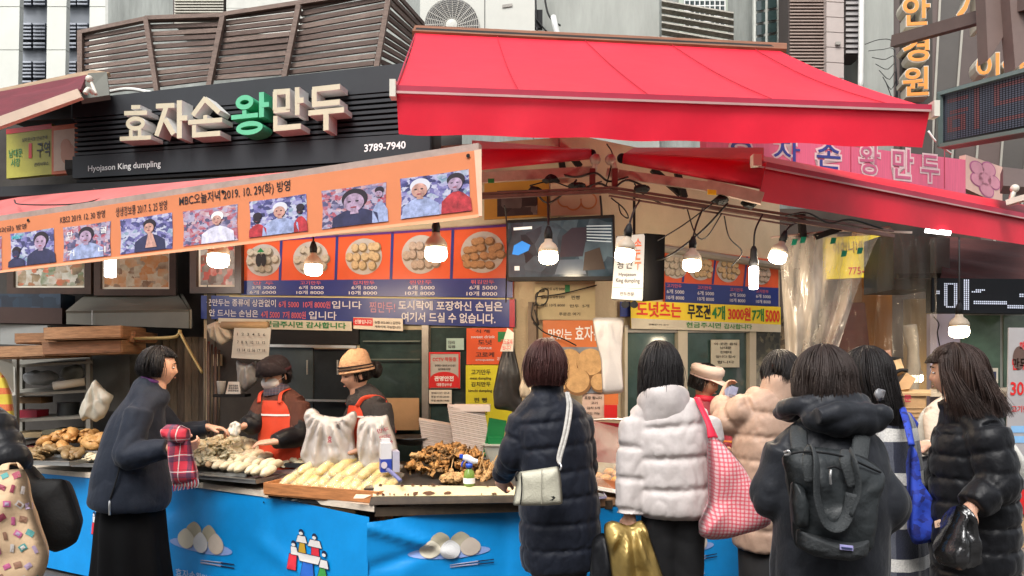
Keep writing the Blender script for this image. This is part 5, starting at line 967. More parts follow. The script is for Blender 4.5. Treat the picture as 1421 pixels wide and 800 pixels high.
top('counter_top_centre', [P(520, 703, 3.95), P(850, 691, 4.15)], .75, .742, .05, M('dark_greasy_wood', (.05, .035, .022), .5, var=.5, vs=10))
top('counter_top_side', [p + Vector((.01, -.02, 0)) for p in edge3], .9, .75, .04, M('worn_counter_wood', (.34, .2, .11), .6, var=.3, vs=7, stretch=(1, 4, 1)))
rs = thing('painted_rail', 'cream painted board with chipped edge along the middle of the counter', 'board', P(640, 690, 4.05))
q = [P(517, 689, 3.96), P(740, 687, 4.05), P(740, 676, 4.13), P(520, 673, 4.06)]; add('board', slab(q, .03), M('chipped_cream_paint', (.6, .52, .3), .5, col2=(.62, .55, .36), var=.06, vs=5, bump=.1), rs)
rnd = random.Random(4)
for i in range(26):
    x = rnd.choice([rnd.uniform(519, 600), rnd.uniform(519, 700)]); e = rnd.choice((676, 687)); u = (x - 517) / 223; v = .93 if e == 676 else .08
    if i < 3: u, v = (.26, .35, .46)[i], .22
    a = rnd.uniform(.004, .012) * (4 if i < 3 else 1); add('rust_patch', poly(q, [(u + a * math.cos(t) * rnd.uniform(.6, 1.2), v + (.12 + .1 * (i < 3)) * math.sin(t) * rnd.uniform(.5, 1)) for t in np.linspace(0, 2 * PI, 9)[:-1]], .002 + i * .0003), M('rust_chip', (.09, .04, .02), .8), rs)
add('edge_board', slab([P(512, 701, 3.93), P(760, 697, 4.02), P(760, 688, 4.03), P(515, 690, 3.945)], .03), M('dark_greasy_wood'), rs)
# legs / frame under the counter
for p in (edge[1], edge[3], edge2[0], edge3[1]): add('leg', bar((p.x + .1, p.y + .3, 0), (p.x + .1, p.y + .3, .72), .05), BRPOST, fc)
# blue tarpaulin skirts with printed pictures
TB = M('bright_blue_tarpaulin', (.003, .25, .64), .4, var=.16, vs=2.2, bump=.14, bs=7, spec=.45, detail=8)
def skirt(pts, ztop, name, label, folds, seed):
    pts = [Vector((p.x, p.y, 0)) for p in pts]; L = [0]
    for a, b in zip(pts, pts[1:]): L.append(L[-1] + (b - a).length)
    def at(s, z, off=0):
        s = max(0, min(L[-1] - 1e-6, s)); i = max(j for j in range(len(L) - 1) if L[j] <= s); t = (s - L[i]) / (L[i + 1] - L[i]); p = pts[i].lerp(pts[i + 1], t); d = (pts[i + 1] - pts[i]).normalized(); n = Vector((d.y, -d.x, 0))
        w = .012 * noise.noise(Vector((s * 2.2, z * 1.6, seed))) + .018 * (1 - z / .75) * math.sin(s * 5 + seed)
        for fs, fz, ang, am, wd in folds:
            u = (s - fs) * math.cos(ang) + (z - fz) * math.sin(ang); v = -(s - fs) * math.sin(ang) + (z - fz) * math.cos(ang); w += am * math.exp(-(v / wd) ** 2) * math.exp(-max(0, abs(u) - .12) ** 2 / .02)
        return p + n * (w + .012 + off) + Vector((0, 0, z))
    V, F = [], []; N = int(L[-1] / .03); Mz = 26
    for j in range(Mz + 1):
        for i in range(N + 1):
            s = L[-1] * i / N; zt = ztop(s / L[-1]); V.append(at(s, .03 + (zt - .03) * j / Mz))
    for j in range(Mz):
        for i in range(N): a = j * (N + 1) + i; F.append((a, a + 1, a + N + 2, a + N + 1))
    o = thing(name, label, 'tarpaulin', V[N // 2]); add('sheet', (A(V), F), TB, o, smooth=True); return o, at, L[-1]
def draw(o, at, s0, z0, w, h, shapes):
    """shapes: (name, points in 0..1, material, level)"""
    for nm, pts, m, lv in shapes:
        c = np.mean(pts, 0); V = [at(s0 + w * c[0], z0 + h * c[1], .004 + lv * .003)]; n = len(pts)
        for k in (.25, .5, .75, 1):
            for u, v in pts: V.append(at(s0 + w * (c[0] + (u - c[0]) * k), z0 + h * (c[1] + (v - c[1]) * k), .004 + lv * .003))
        F = [(0, 1 + i, 1 + (i + 1) % n) for i in range(n)] + [(1 + k * n + i, 1 + k * n + n + i, 1 + k * n + n + (i + 1) % n, 1 + k * n + (i + 1) % n) for k in range(3) for i in range(n)]
        add(nm, (A(V), F), m, o)
def ell(cx, cy, rx, ry, n=24): return [(cx + rx * math.cos(2 * PI * i / n), cy + ry * math.sin(2 * PI * i / n)) for i in range(n)]
def drop(cx, cy, rx, ry): return [(cx + rx * math.sin(t) * (1 - .22 * max(0, math.cos(t)) ** 3), cy + ry * math.cos(t) * (1 if math.cos(t) < 0 else 1.0 + .14 * math.cos(t) ** 5)) for t in np.linspace(0, 2 * PI, 33)[:-1]]
pm = [M('print_lavender', (.25, .36, .68)), M('print_beige_shade', (.4, .36, .26)), M('print_ivory', (.62, .57, .45)), M('print_silver', (.56, .56, .56)), M('print_sand', (.52, .45, .38)), M('print_grey_violet', (.28, .3, .42)), M('print_navy', (.01, .015, .05))]
def plate(o, at, s, z, w, h):
    draw(o, at, s, z, w, h, [('printed_plate', ell(.5, .3, .5, .17), pm[0], 0), ('printed_bun', drop(.38, .66, .12, .2), pm[1], 1), ('printed_bun', drop(.63, .64, .12, .2), pm[1], 1), ('printed_bun', drop(.26, .42, .125, .24), pm[2], 2), ('printed_bun', drop(.75, .42, .125, .24), pm[4], 2), ('printed_bun', drop(.5, .38, .125, .24), pm[3], 3)])
    draw(o, at, s, z, w, h, [('printed_chopstick', [(.5, -.07), (.86, -.02), (.86, .02), (.5, -.04)], pm[5], 1), ('printed_chopstick', [(.5, -.13), (.86, -.1), (.86, -.06), (.5, -.09)], pm[5], 1.2), ('printed_chopstick_end', [(.84, -.02), (1.04, 0), (1.04, .03), (.84, .015)], pm[6], 2), ('printed_chopstick_end', [(.84, -.1), (1.04, -.09), (1.04, -.06), (.84, -.065)], pm[6], 2)])
def logo(o, at, s, z, w, h=.28):
    S = []
    def trap(cx, y0, y1, w0, w1, m, lv, dx=0): S.append(('logo_outline', [(cx - w0 - .015 + dx, y0 - .012), (cx + w0 + .015 + dx, y0 - .012), (cx + w1 + .015, y1 + .012), (cx - w1 - .015, y1 + .012)], pm[6], lv)); S.append(('logo_patch', [(cx - w0 + dx, y0), (cx + w0 + dx, y0), (cx + w1, y1), (cx - w1, y1)], m, lv + .5))
    lw = M('logo_white', (.66, .64, .62)); lr = M('logo_red', (.62, .03, .05)); ly = M('logo_yellow', (.5, .3, .03)); lbl = M('logo_blue', (.02, .12, .5)); lg = M('logo_green', (.05, .3, .06))
    trap(.36, .48, .72, .1, .06, ly, 0); trap(.7, .44, .68, .11, .09, lr, 0); trap(.36, .72, .86, .14, .09, lw, 1); trap(.7, .68, .82, .18, .12, lw, 1)
    for cx, cy in ((.36, .93), (.7, .89), (.16, .66), (.95, .58)): S.append(('logo_hair', ell(cx, cy + .02, .065, .055, 14), pm[6], 2)); S.append(('logo_face', ell(cx, cy - .015, .05, .035, 14), lw, 3))
    trap(.14, .12, .44, .12, .09, lr, 1, -.02); trap(.52, .0, .36, .17, .12, lbl, 1); trap(.9, .02, .3, .14, .06, lg, 1, .0); trap(.16, .44, .6, .09, .07, lw, 2, .03); trap(.56, .34, .5, .24, .3, lw, 2); trap(.95, .3, .46, .12, .08, lw, 2.6)
    draw(o, at, s, z, w, h, S)
def words(o, at, s, z, w, h, st_):
    v, f = textmesh(st_, .015, 0); mn, mx = v.min(0), v.max(0); V = [at(s + w * (x - mn[0]) / (mx[0] - mn[0]), z + h * (y - mn[1]) / (mx[1] - mn[1]), .009) for x, y, _ in v]; add('lettering', (A(V), f), M('print_pale_blue', (.45, .55, .72)), o)
sk, at1, L1 = skirt([p + Vector((0, -.005, 0)) for p in edge], lambda t: .722 - (.03 * max(0, (t - .8) / .2)), 'blue_tarpaulin', 'bright blue printed tarpaulin skirt hung along the left counter', [(2.0, .5, .3, -.012, .05), (3.2, .35, -.4, .014, .06)], 1)
def sof(at, L, px, z=.5):
    best = min((abs(at(s, z).x / at(s, z).y * 1000 + 710.5 - px), s) for s in np.linspace(0, L, 400)); return best[1]
s = sof(at1, L1, 236); w = sof(at1, L1, 323) - s; plate(sk, at1, s, .27, w, .255); words(sk, at1, sof(at1, L1, 245), .12, w * .65, .055, '효자손왕만두')
s = sof(at1, L1, 400); w = sof(at1, L1, 454) - s; logo(sk, at1, s, .28, w)
s = sof(at1, L1, 131); logo(sk, at1, s - .02, .3, .17, .26)
for px in (75, 125, 367): s = sof(at1, L1, px); draw(sk, at1, s, .68, .012, .012, [('rivet', ell(.5, .5, .5, .5, 8), K, 1)])
sk2, at2, L2 = skirt([edge[5] + Vector((-.02, -.02, 0))] + [edge2[1] + Vector((0, -.02, 0)), edge2[2] + Vector((0, -.02, 0))], lambda t: .665 + .04 * min(1, t / .35), 'blue_tarpaulin', 'creased blue printed tarpaulin skirt under the middle of the counter', [(.1, .6, -.35, .028, .022), (.3, .55, -.5, .022, .03), (.22, .46, .25, -.02, .03), (.12, .25, .9, .012, .06)], 5)
s = sof(at2, L2, 566); w = sof(at2, L2, 680) - s; plate(sk2, at2, s, .41, w, .2)
sk3, at3, L3 = skirt([edge3[0] + Vector((.0, -.01, 0)), edge3[1], edge3[2]], lambda t: .70, 'blue_tarpaulin', 'blue printed tarpaulin skirt on the right side behind the shoppers', [(.4, .4, .8, .012, .05)], 9)
s = sof(at3, L3, 905); w = sof(at3, L3, 990) - s; plate(sk3, at3, s, .35, w, .2); words(sk3, at3, sof(at3, L3, 925), .22, w * .62, .06, '효자손왕만두')
s = sof(at3, L3, 1030); logo(sk3, at3, s, .36, .2, .2); words(sk3, at3, sof(at3, L3, 1031), .24, .28, .06, '효자손왕만두')
add('torn_tarpaulin_flap', slab([P(490, 692, 3.93), P(505, 692, 3.92), P(516, 687, 3.93), P(494, 686, 3.95)], .004), M('cream_cloth'), label='small torn cream flap where the two counter edges meet', cat='flap')
add('step_block', slab([P(372, 690, 4.3), P(520, 712, 3.98), P(520, 690, 4.0), P(372, 682, 4.32)], .02), K, fc)

def crumple(*a, **k):
    g = puff(*a, **k); nn = np.tile((0, -1.0, 0), (len(g[0]), 1)); g = wrinkle((*g, nn), .016, 8, 3, True, (1.3, 1, .7)); return wrinkle((*g, nn), .007, 19, 5, True, (1.4, 1, .6))
# ================================================================ food
def base_food(name, geo, m, label, cat, group): return add(name, geo, m, label=label, cat=cat, group=group, smooth=True)
def heap(protos, n, cx, cy, z0, rx, ry, h, rot, seed, flat=.5, sc=(.85, 1.15), ang=0):
    """copies piled on a mound over an ellipse"""
    rnd = random.Random(seed); made = 0; k = 0
    while made < n and k < 9000:
        k += 1; a, r = rnd.uniform(0, 2 * PI), rnd.random() ** .5; x, y = math.cos(a) * r, math.sin(a) * r
        z = z0 + h * (1 - r * r) ** .7 * rnd.choice((1, 1, 1, .75)); X = cx + x * rx * math.cos(ang) - y * ry * math.sin(ang); Y = cy + x * rx * math.sin(ang) + y * ry * math.cos(ang)
        pr = protos[made % len(protos)]; e = (rnd.uniform(-flat, flat), rnd.uniform(-flat, flat), rot + rnd.uniform(-PI, PI) if rot is not None else rnd.uniform(-PI, PI)); s_ = rnd.uniform(*sc)
        if made < len(protos): o = pr; o.location = (X, Y, z); o.rotation_euler = e; o.scale = (s_,) * 3
        else: dup(pr, (X, Y, z), e, s_)
        made += 1
def trayg(c, w, d, h, rz=0, fl=.02):
    g = [box((0, 0, .004), (w, d, .008))]
    for sx in (-1, 1): g.append(bar((sx * w / 2, -d / 2, h / 2), (sx * w / 2, d / 2, h / 2), .006, h))
    for sy in (-1, 1): g.append(bar((-w / 2, sy * d / 2, h / 2), (w / 2, sy * d / 2, h / 2), .006, h))
    g.append(bar((-w / 2 - fl / 2, -d / 2 - .004, h), (w / 2 + fl / 2, -d / 2 - .004, h), fl, .004)); g.append(bar((-w / 2 - fl / 2, d / 2 + .004, h), (w / 2 + fl / 2, d / 2 + .004, h), fl, .004))
    return xf(join(*g), Matrix.Translation(Vector(c)) @ Matrix.Rotation(rz, 4, 'Z'))
def steeltray(px, py, d, w, dp, h, rz, label): return add('steel_tray', trayg(P(px, py, d), w, dp, h, rz), STEEL, label=label, cat='tray')
# half-moon dumpling
def halfmoon(L=.09, R_=.03, seed=0):
    g = loft([(-L / 2, .012, 0, .003, .003), (-L * .38, .004, 0, R_ * .62, R_ * .6), (-L * .15, -.004, 0, R_, R_ * .85), (L * .15, -.004, 0, R_, R_ * .85), (L * .38, .004, 0, R_ * .62, R_ * .6), (L / 2, .012, 0, .003, .003)], n=14, k=4, hint=(0, 1, 0))
    cr = loft([(-L / 2, .03, .0, .012, .003), (-L * .25, .034 + .004, .004, .016, .003), (0, .04, -.003, .016, .0035), (L * .25, .038, .004, .016, .003), (L / 2, .03, 0, .01, .003)], n=8, k=5, hint=(0, 1, 0))
    v, f = join(g, cr); v = v.copy(); v[:, 2] += .003 * np.sin(v[:, 0] * 260) * (v[:, 1] > .02); return jitter((v, f), .0035, 34, seed)
def foodmat(name, c, c2, r=.5, coat=0, vs=16, bump=.18): return M(name, c, r, col2=c2, var=.25, vs=vs, bump=bump, bs=60, spec=.35, coat=coat)
DM = [foodmat('dumpling_skin_%d' % i, c, c2, .42) for i, (c, c2) in enumerate([((.7, .6, .36), (.8, .74, .54)), ((.66, .55, .32), (.78, .7, .5)), ((.68, .54, .32), (.8, .72, .5))])]
platf = add('raised_shelf', slab([P(250, 640, 4.9), P(500, 645, 4.55), P(500, 632, 5.0), P(250, 625, 5.4)], .03), DKSTEEL, label='dark raised shelf holding the back trays of dumplings', cat='shelf')
pr = [base_food('boiled_dumpling', xf(halfmoon(.075, .022, i), Matrix.Identity(4)), DM[i], 'pale folded dumpling in the big heap by the masked cook', 'dumpling', 'folded dumplings heaped in the back tray') for i in range(3)]
hc = P(312, 646, 4.85); steeltray(308, 655, 4.85, .62, .42, .03, -.2, 'wide steel tray under the heap of folded dumplings')
heap(pr, 210, hc.x, hc.y + .02, hc.z + .01, .31, .2, .15, 0, 11, .55, ang=-.15)
hc = P(412, 648, 4.8); pr2 = [base_food('boiled_dumpling', halfmoon(.07, .02, 7), DM[0], 'small pale dumpling on the board beside the masked cook', 'dumpling', 'small dumplings between the cooks')]
heap(pr2, 26, hc.x, hc.y, hc.z + .01, .17, .09, .035, 0, 12, .4)
add('purple_tray_liner', jitter((lambda g: g)(slab([P(345, 664, 4.55), P(405, 668, 4.45), P(412, 648, 4.75), P(350, 645, 4.85)], .02)), .004, 9), M('purple_brown_cloth', (.14, .09, .085), .8, var=.3), label='purplish brown cloth between the two dumpling trays', cat='cloth')
# long white mandu in neat rows
bunm = [foodmat('mandu_skin_%d' % i, c, c2, .4) for i, (c, c2) in enumerate([((.62, .52, .34), (.74, .68, .52)), ((.6, .5, .3), (.74, .66, .48)), ((.58, .34, .17), (.7, .52, .33))])]
def mandu(seed): return jitter(loft([(-.062, 0, 0, .004, .004), (-.05, 0, .002, .018, .017), (-.02, 0, .006, .029, .026), (.02, 0, .006, .029, .026), (.05, 0, .002, .018, .017), (.062, 0, 0, .004, .004)], n=16, k=4, hint=(0, 1, 0)), .006, 26, seed)
mp = [base_food('long_dumpling', mandu(20 + i), bunm[i], 'smooth white long dumpling in the neat rows of the front tray', 'dumpling', 'long white dumplings in neat rows') for i in range(2)]
mp2 = base_food('long_dumpling', mandu(31), bunm[2], 'orange tinted long dumpling at the left end of the front rows', 'dumpling', 'orange tinted long dumplings')
rnd = random.Random(5); nm = 0; first2 = True
steeltray(332, 664, 4.58, .5, .24, .026, -.42, 'shallow shiny steel tray of long white dumplings at the counter front')
A0, A1 = P(280, 650, 4.75), P(375, 664, 4.42)
for row in range(3):
    for i in range(9 if row < 2 else 7):
        t = (i + .5 - .3 * row) / 8.6; p = A0.lerp(A1, max(-.05, t)) + Vector((.03 * row, .075 * row, .018 + .028 * row)); e = (rnd.uniform(-.2, .2), rnd.uniform(-.25, -.05), 1.05 + rnd.uniform(-.12, .12))
        if i < 2 and row < 3:
            if first2: mp2.location = p; mp2.rotation_euler = e; first2 = False
            else: dup(mp2, p, e)
        else:
            if nm < 2: mp[nm].location = p; mp[nm].rotation_euler = e
            else: dup(mp[nm % 2], p, e, rnd.uniform(.92, 1.08))
            nm += 1
# yellow corn-like packs in wooden tray
yt = thing('wooden_tray', 'orange wooden tray of long yellow wrapped packs at the front of the counter', 'tray', P(455, 682, 4.08))
T0, T1 = P(367, 679, 4.28), P(526, 683, 3.98); dv = Vector((.16, .36, 0)); zt = .045
T0.z = T1.z = CZ + .003
for a, b in ((T0, T1), (T1, T1 + dv), (T1 + dv, T0 + dv), (T0 + dv, T0)):
    add('side_board', bar(a + Vector((0, 0, zt / 2 + .01)), b + Vector((0, 0, zt / 2 + .01)), .016, zt + .02), WOODT, yt)
add('base_board', slab([T0, T1, T1 + dv, T0 + dv], .01), WOODT, yt)
ym = [M('yellow_food_%d' % i, c, .35, col2=c2, var=.18, vs=30, bump=.35, bs=70, coat=.5) for i, (c, c2) in enumerate([((.68, .46, .1), (.78, .62, .25)), ((.7, .5, .13), (.8, .66, .3))])]
wrap = film('cling_wrap', (.8, .78, .7), .16, .08)
def cob(L, r, seed):
    V, F = loft([(0, -L / 2, 0, r * .45, r * .4), (0, -L * .42, 0, r * .8, r * .75), (0, -L * .2, .0, r, r * .9), (0, L * .15, 0, r, r * .9), (0, L * .38, 0, r * .75, r * .7), (0, L / 2, 0, r * .35, r * .3)], n=30, k=7)
    V = V.copy(); a = np.arctan2(V[:, 2], V[:, 0]); k = 1 + .05 * np.sin(a * 10) * np.cos(V[:, 1] * 380); V[:, 0] *= k; V[:, 2] *= k; return jitter((V, F), .006, 20, seed)
def pack(i, label):
    t = thing('yellow_pack', label, 'food pack', (0, 0, 0), group='long yellow wrapped packs in the wooden tray')
    add('yellow_food', cob(.27, .033, i), ym[i % 2], t, smooth=True, local=True)
    w = jitter(loft([(0, -.165, .0, .03, .004), (0, -.14, 0, .035, .02), (0, -.05, .003, .041, .036), (0, .06, .003, .041, .036), (0, .14, 0, .03, .02), (0, .17, .01, .034, .004)], n=18, k=4), .014, 28, i + 4)
    add('clear_wrap', w, wrap, t, smooth=True, local=True); return t
pk = [pack(0, 'long yellow wrapped pack lying in the wooden tray'), pack(1, 'long yellow wrapped pack lying in the wooden tray'), pack(2, 'long yellow wrapped pack lying in the wooden tray')]; nP = 0
for row in range(3):
    n = (10, 9, 5)[row]
    for i in range(n):
        t = (i + .5 + .5 * (row % 2)) / (10.4 if row < 2 else 7.5) + (.1 if row == 2 else 0); p = T0.lerp(T1, t) + dv * (.42 + .17 * row) + Vector((0, 0, .04 + .052 * row)); e = (.42 + .08 * rnd.random() - .1 * row, rnd.uniform(-.1, .1), -.42 + rnd.uniform(-.12, .12) + (-.35 if i == 0 else 0))
        lab = '%s yellow wrapped pack from the left in the %s row of the wooden tray' % (['first', 'second', 'third', 'fourth', 'fifth', 'sixth', 'seventh', 'eighth', 'ninth', 'tenth'][i], ['front', 'middle', 'top back'][row])
        if nP < 3: pk[nP].location = p; pk[nP].rotation_euler = e; pk[nP]['label'] = lab
        else: dup(pk[nP % 3], p, e, rnd.uniform(.92, 1.06), label=lab)
        nP += 1
# fried goods, far left
fm_ = [foodmat('fried_crust_%d' % i, c, c2, .45, vs=14) for i, (c, c2) in enumerate([((.42, .19, .05), (.66, .38, .14)), ((.48, .23, .06), (.68, .42, .17)), ((.34, .15, .04), (.56, .3, .1))])]
rackt = add('wire_tray', trayg(P(84, 640, 5.2), .5, .42, .03, -.15), STEEL, label='grey wire rimmed tray of fried dumplings at the far left counter', cat='tray')
fp = [base_food('fried_dumpling', halfmoon(.13, .036, 40 + i), fm_[i], 'golden fried half moon dumpling in the far left heap', 'dumpling', 'golden fried dumplings at far left') for i in range(3)]
hc = P(103, 634, 5.42); heap(fp, 52, hc.x, hc.y, hc.z, .27, .2, .15, 0, 21, .6)
bp2 = base_food('browned_dumpling', halfmoon(.11, .028, 46), foodmat('browned_skin', (.2, .12, .05), (.36, .25, .12), .5), 'greyish brown dumpling along the front of the far left tray', 'dumpling', 'greyish brown dumplings at far left')
hc = P(76, 640, 5.22); heap([bp2], 26, hc.x, hc.y, hc.z + .02, .2, .1, .05, 0, 22, .5)
steeltray(140, 628, 5.35, .3, .24, .025, -.1, 'upper steel tray behind the navy jacket'); steeltray(142, 645, 5.2, .3, .24, .025, -.1, 'lower steel tray of pale dumplings behind the navy jacket')
hp = base_food('pale_dumpling', halfmoon(.07, .022, 50), bunm[1], 'cream dumpling in the small lower tray by the navy jacket', 'dumpling', 'cream dumplings in the lower tray'); hc = P(140, 641, 5.2); heap([hp], 14, hc.x, hc.y, hc.z, .13, .08, .03, 0, 23, .3)
hc = P(143, 620, 5.35); o = dup(fp[1], (hc.x, hc.y, hc.z), label='golden fried half moon dumpling in the upper steel tray', group='fried dumplings in the upper steel tray'); heap([o], 14, hc.x, hc.y, hc.z, .12, .09, .05, 0, 24, .5)
# fried skewer heap, middle
hm = [foodmat('crispy_batter_%d' % i, c, c2, .55, vs=18, bump=.6) for i, (c, c2) in enumerate([((.4, .17, .045), (.66, .38, .13)), ((.17, .085, .03), (.36, .22, .09))])]
def crisp(seed): g = jitter(ball((0, 0, 0), (.024, .014, .011), 10, 7), .022, 45, seed); return jitter(g, .012, 80, seed + 9)
pans = add('steel_griddle', slab([P(505, 678, 4.1), P(745, 676, 4.17), P(770, 645, 4.75), P(540, 640, 4.8)], .03), M('griddle_steel', (.16, .15, .14), .35, .8, var=.3, vs=8), label='flat grey steel griddle under the heap of fried skewers', cat='griddle')
cpz = [base_food('fried_piece', crisp(60 + i), hm[i % 2], 'small crispy brown fried piece in the middle heap', 'fried food', 'crispy fried pieces in the middle heap') for i in range(4)]
hc = P(624, 655, 4.5); heap(cpz, 290, hc.x, hc.y, hc.z - .01, .26, .2, .15, 0, 31, 1.2, (.8, 1.5))
hm2 = foodmat('pale_noodle_crust', (.5, .28, .1), (.64, .42, .2), .6, bump=.6)
sk_m = M('bamboo', (.52, .33, .14), .55, var=.15)
def skewer(a, b, label, blob=True):
    t = thing('food_skewer', label, 'skewer', a, group='bamboo skewers standing in the fried food'); add('stick', tube([a, b], .0028, n=6) if 0 else bar(a, b, .0048), sk_m, t)
    add('battered_food', jitter(loft([(*a, .005, .005), (*a.lerp(b, .1), .018, .018), (*a.lerp(b, .3), .02, .018), (*a.lerp(b, .42), .004, .004)], n=12, k=5), .016, 60, a.x * 9), hm2, t, smooth=True)
labs = ['tall upright', 'slightly leaning', 'short upright', 'left leaning', 'steeply tilted', 'nearly flat', 'right leaning', 'crossed', 'thin far', 'low front', 'long tilted', 'hidden rear']
for i, (x0, y0, x1, y1) in enumerate(((622, 672, 632, 622), (638, 670, 648, 632), (645, 672, 645, 650), (660, 668, 672, 628), (668, 672, 684, 640), (640, 664, 700, 660), (672, 670, 690, 632), (676, 668, 668, 634), (700, 668, 706, 630), (652, 673, 640, 654), (690, 670, 716, 636), (570, 632, 600, 634))):
    skewer(P(x0, y0, 4.28 + .02 * (i % 4)), P(x1, y1, 4.4), '%s bamboo skewer with pale battered food near the spray bottle' % labs[i])
cl = base_food('battered_bundle', jitter(ball(P(628, 664, 4.22), (.075, .05, .03), 40, 24), .02, 70, 3), hm2, 'pale battered bundle lying left of the spray bottle', 'fried food', None)
base_food('battered_bundle', jitter(ball(P(688, 655, 4.4), (.05, .05, .035), 36, 20), .02, 70, 8), hm2, 'round battered bundle below the reaching hand', 'fried food', None)
# egg-like buns at right under plastic
et = thing('bun_tray', 'brown tray of round baked goods on the right counter', 'tray', P(838, 680, 4.25)); E0, E1, ed = P(812, 668, 4.35), P(900, 712, 3.98), Vector((.42, .42, 0)); E0.z = .79; E1.z = .79
for a, b in ((E0, E1), (E1, E1 + ed), (E1 + ed, E0 + ed), (E0 + ed, E0)): add('side_board', bar(a + Vector((0, 0, .03)), b + Vector((0, 0, .03)), .014, .06), M('reddish_tray_wood', (.3, .1, .04), .4, var=.3, vs=6), et)
add('base_board', slab([E0, E1, E1 + ed, E0 + ed], .01), M('reddish_tray_wood'), et); add('white_edge', bar(E0 + Vector((-.01, -.012, .005)), E1 + Vector((-.01, -.012, .005)), .01, .02), WHITE, et)
em = foodmat('baked_orange', (.5, .2, .05), (.66, .36, .13), .4); eb = base_food('baked_bun', jitter(ball((0, 0, 0), (.038, .033, .027), 16, 10), .006, 30), em, 'round orange brown bun in the tray behind the white coat', 'bun', 'round buns in the right hand tray'); k = 0
for i in range(6):
    for j in range(5):
        p = E0.lerp(E1, (i + .5) / 6) + ed * ((j + .5) / 5) + Vector((rnd.uniform(-.01, .01), rnd.uniform(-.01, .01), .03 + .012 * j)); e = (0, 0, rnd.uniform(0, 3))
        if k == 0: eb.location = p; eb.rotation_euler = e
        else: dup(eb, p, e, rnd.uniform(.9, 1.15))
        k += 1
add('crimson_sheet', slab([P(814, 640, 4.75), P(880, 646, 4.8), P(880, 590, 4.8), P(814, 584, 4.75)], .02), M('dark_crimson_panel', (.22, .01, .02), .3, var=.1), label='dark crimson panel behind the tray of round buns', cat='panel')
add('clear_cover', jitter(slab([P(812, 672, 4.2), P(880, 690, 4.1), P(884, 600, 4.6), P(814, 582, 4.7)], .004), .0, 5), film('clear_cover_film', (.75, .7, .6), .12, .06), label='clear plastic cover tented over the tray of buns', cat='cover')
add('cover_rail', tube([P(812, 584, 4.68), P(850, 582, 4.7), P(890, 584, 4.72)], .008), STEEL, label='thin steel rail along the top of the clear cover', cat='rail')
ph = thing('smartphone', 'lilac grey smartphone lying on the wooden counter by the white coat', 'phone', P(834, 686, 4.12)); q = [P(822, 690, 4.06), P(842, 688, 4.1), P(838, 678, 4.22), P(820, 680, 4.2)]
for v_ in q: v_.z = .775
add('body', slab(q, .012), M('lilac_case', (.3, .28, .4), .4), ph); add('screen', poly([x + Vector((0, 0, .0015)) for x in q], [(.07, .05), (.93, .05), (.93, .95), (.07, .95)], .0), M('phone_screen', (.02, .02, .03), .1), ph)
# plastic containers stack
stm = [M('white_foam_%d' % i, c, .5, var=.05) for i, c in enumerate([(.68, .6, .55), (.6, .52, .46)])]
def foam(): 
    V, F = slab([(-.11, -.07, .012), (.11, -.07, .012), (.11, .07, .012), (-.11, .07, .012)], .012); V = V.copy(); V[4:, 0] *= .9; V[4:, 1] *= .85; return V, F
fo = [add('foam_tray', box((0, 0, 0), (.24, .15, .009)), stm[i], label='thin white foam tray in the leaning stack by the window', cat='foam tray', group='white foam trays stacked by the window') for i in range(2)]
k = 0
for (px, py, d, n, rz, tl) in ((614, 626, 4.75, 18, .1, .18), (658, 632, 4.65, 27, .12, .2)):
    b = P(px, py + 6, d)
    for i in range(n):
        p = b + Vector((.0035 * i * -.6 + rnd.uniform(-.002, .002), 0, 0.0125 * i)); e = (0, tl, rz + rnd.uniform(-.02, .02))
        if k < 2: fo[k].location = p; fo[k].rotation_euler = e
        else: dup(fo[k % 2], p, e)
        k += 1
add('foam_box_top', jitter(box(P(655, 566, 4.65), (.24, .16, .04)), .008, 12), stm[0], label='pinkish white foam lid on top of the taller foam stack', cat='foam lid', smooth=False)
add('green_board', bar(P(682, 634, 4.6), P(691, 582, 4.62), .012, .12), GREENP, label='dark green board leaning against the foam tray stack', cat='board'); add('cardboard_strip', bar(P(687, 636, 4.62), P(697, 590, 4.66), .02, .1), KRAFT, label='brown cardboard strip beside the green board', cat='cardboard')
tb_ = thing('plastic_tub', 'pale grey plastic tub with a green lid behind the skewers', 'tub', P(690, 640, 4.6)); c = P(694, 645, 4.62); c.x += .02
add('tub', xf(loft([(0, 0, 0, .1, .08), (0, 0, .13, .125, .1)], n=24, power=4, smooth=False), Matrix.Translation(c)), M('tub_grey', (.42, .45, .4), .4), tb_); add('rim', xf(loft([(0, 0, .13, .135, .11), (0, 0, .14, .135, .11)], n=24, power=4, smooth=False), Matrix.Translation(c)), M('tub_grey'), tb_); add('green_lid', xf(box((-.05, 0, .16), (.09, .15, .04)), Matrix.Translation(c)), GREENP, tb_)
# white carrier bags, carton, spray bottle
b1 = thing('carrier_bag', 'large white plastic carrier bag standing behind the yellow packs', 'bag', P(455, 640, 4.5)); add('bag', crumple([(420, 578), (424, 568), (435, 565), (441, 575), (455, 578), (476, 580), (484, 573), (494, 569), (496, 580), (490, 600), (496, 640), (490, 652), (456, 657), (428, 652), (414, 634), (423, 606), (425, 590)], 4.5, .08, (455, 560, 23, .02), 6, amp=.008, sc=12, rings=20), PB, b1, smooth=True); text('효', [P(455, 614, 4.36), P(461, 614, 4.36), P(461, 605, 4.36), P(455, 605, 4.36)], M('maroon_bar'), b1, off=.01)
b2 = thing('carrier_bag', 'white printed plastic carrier bag standing right of the larger bag', 'bag', P(522, 650, 4.4)); add('bag', crumple([(496, 583), (508, 577), (530, 578), (538, 574), (541, 590), (549, 610), (556, 650), (530, 658), (500, 655), (494, 620)], 4.42, .09, (520, 566, 21, .02), 8, amp=.008, sc=12, rings=20), PB, b2, smooth=True)
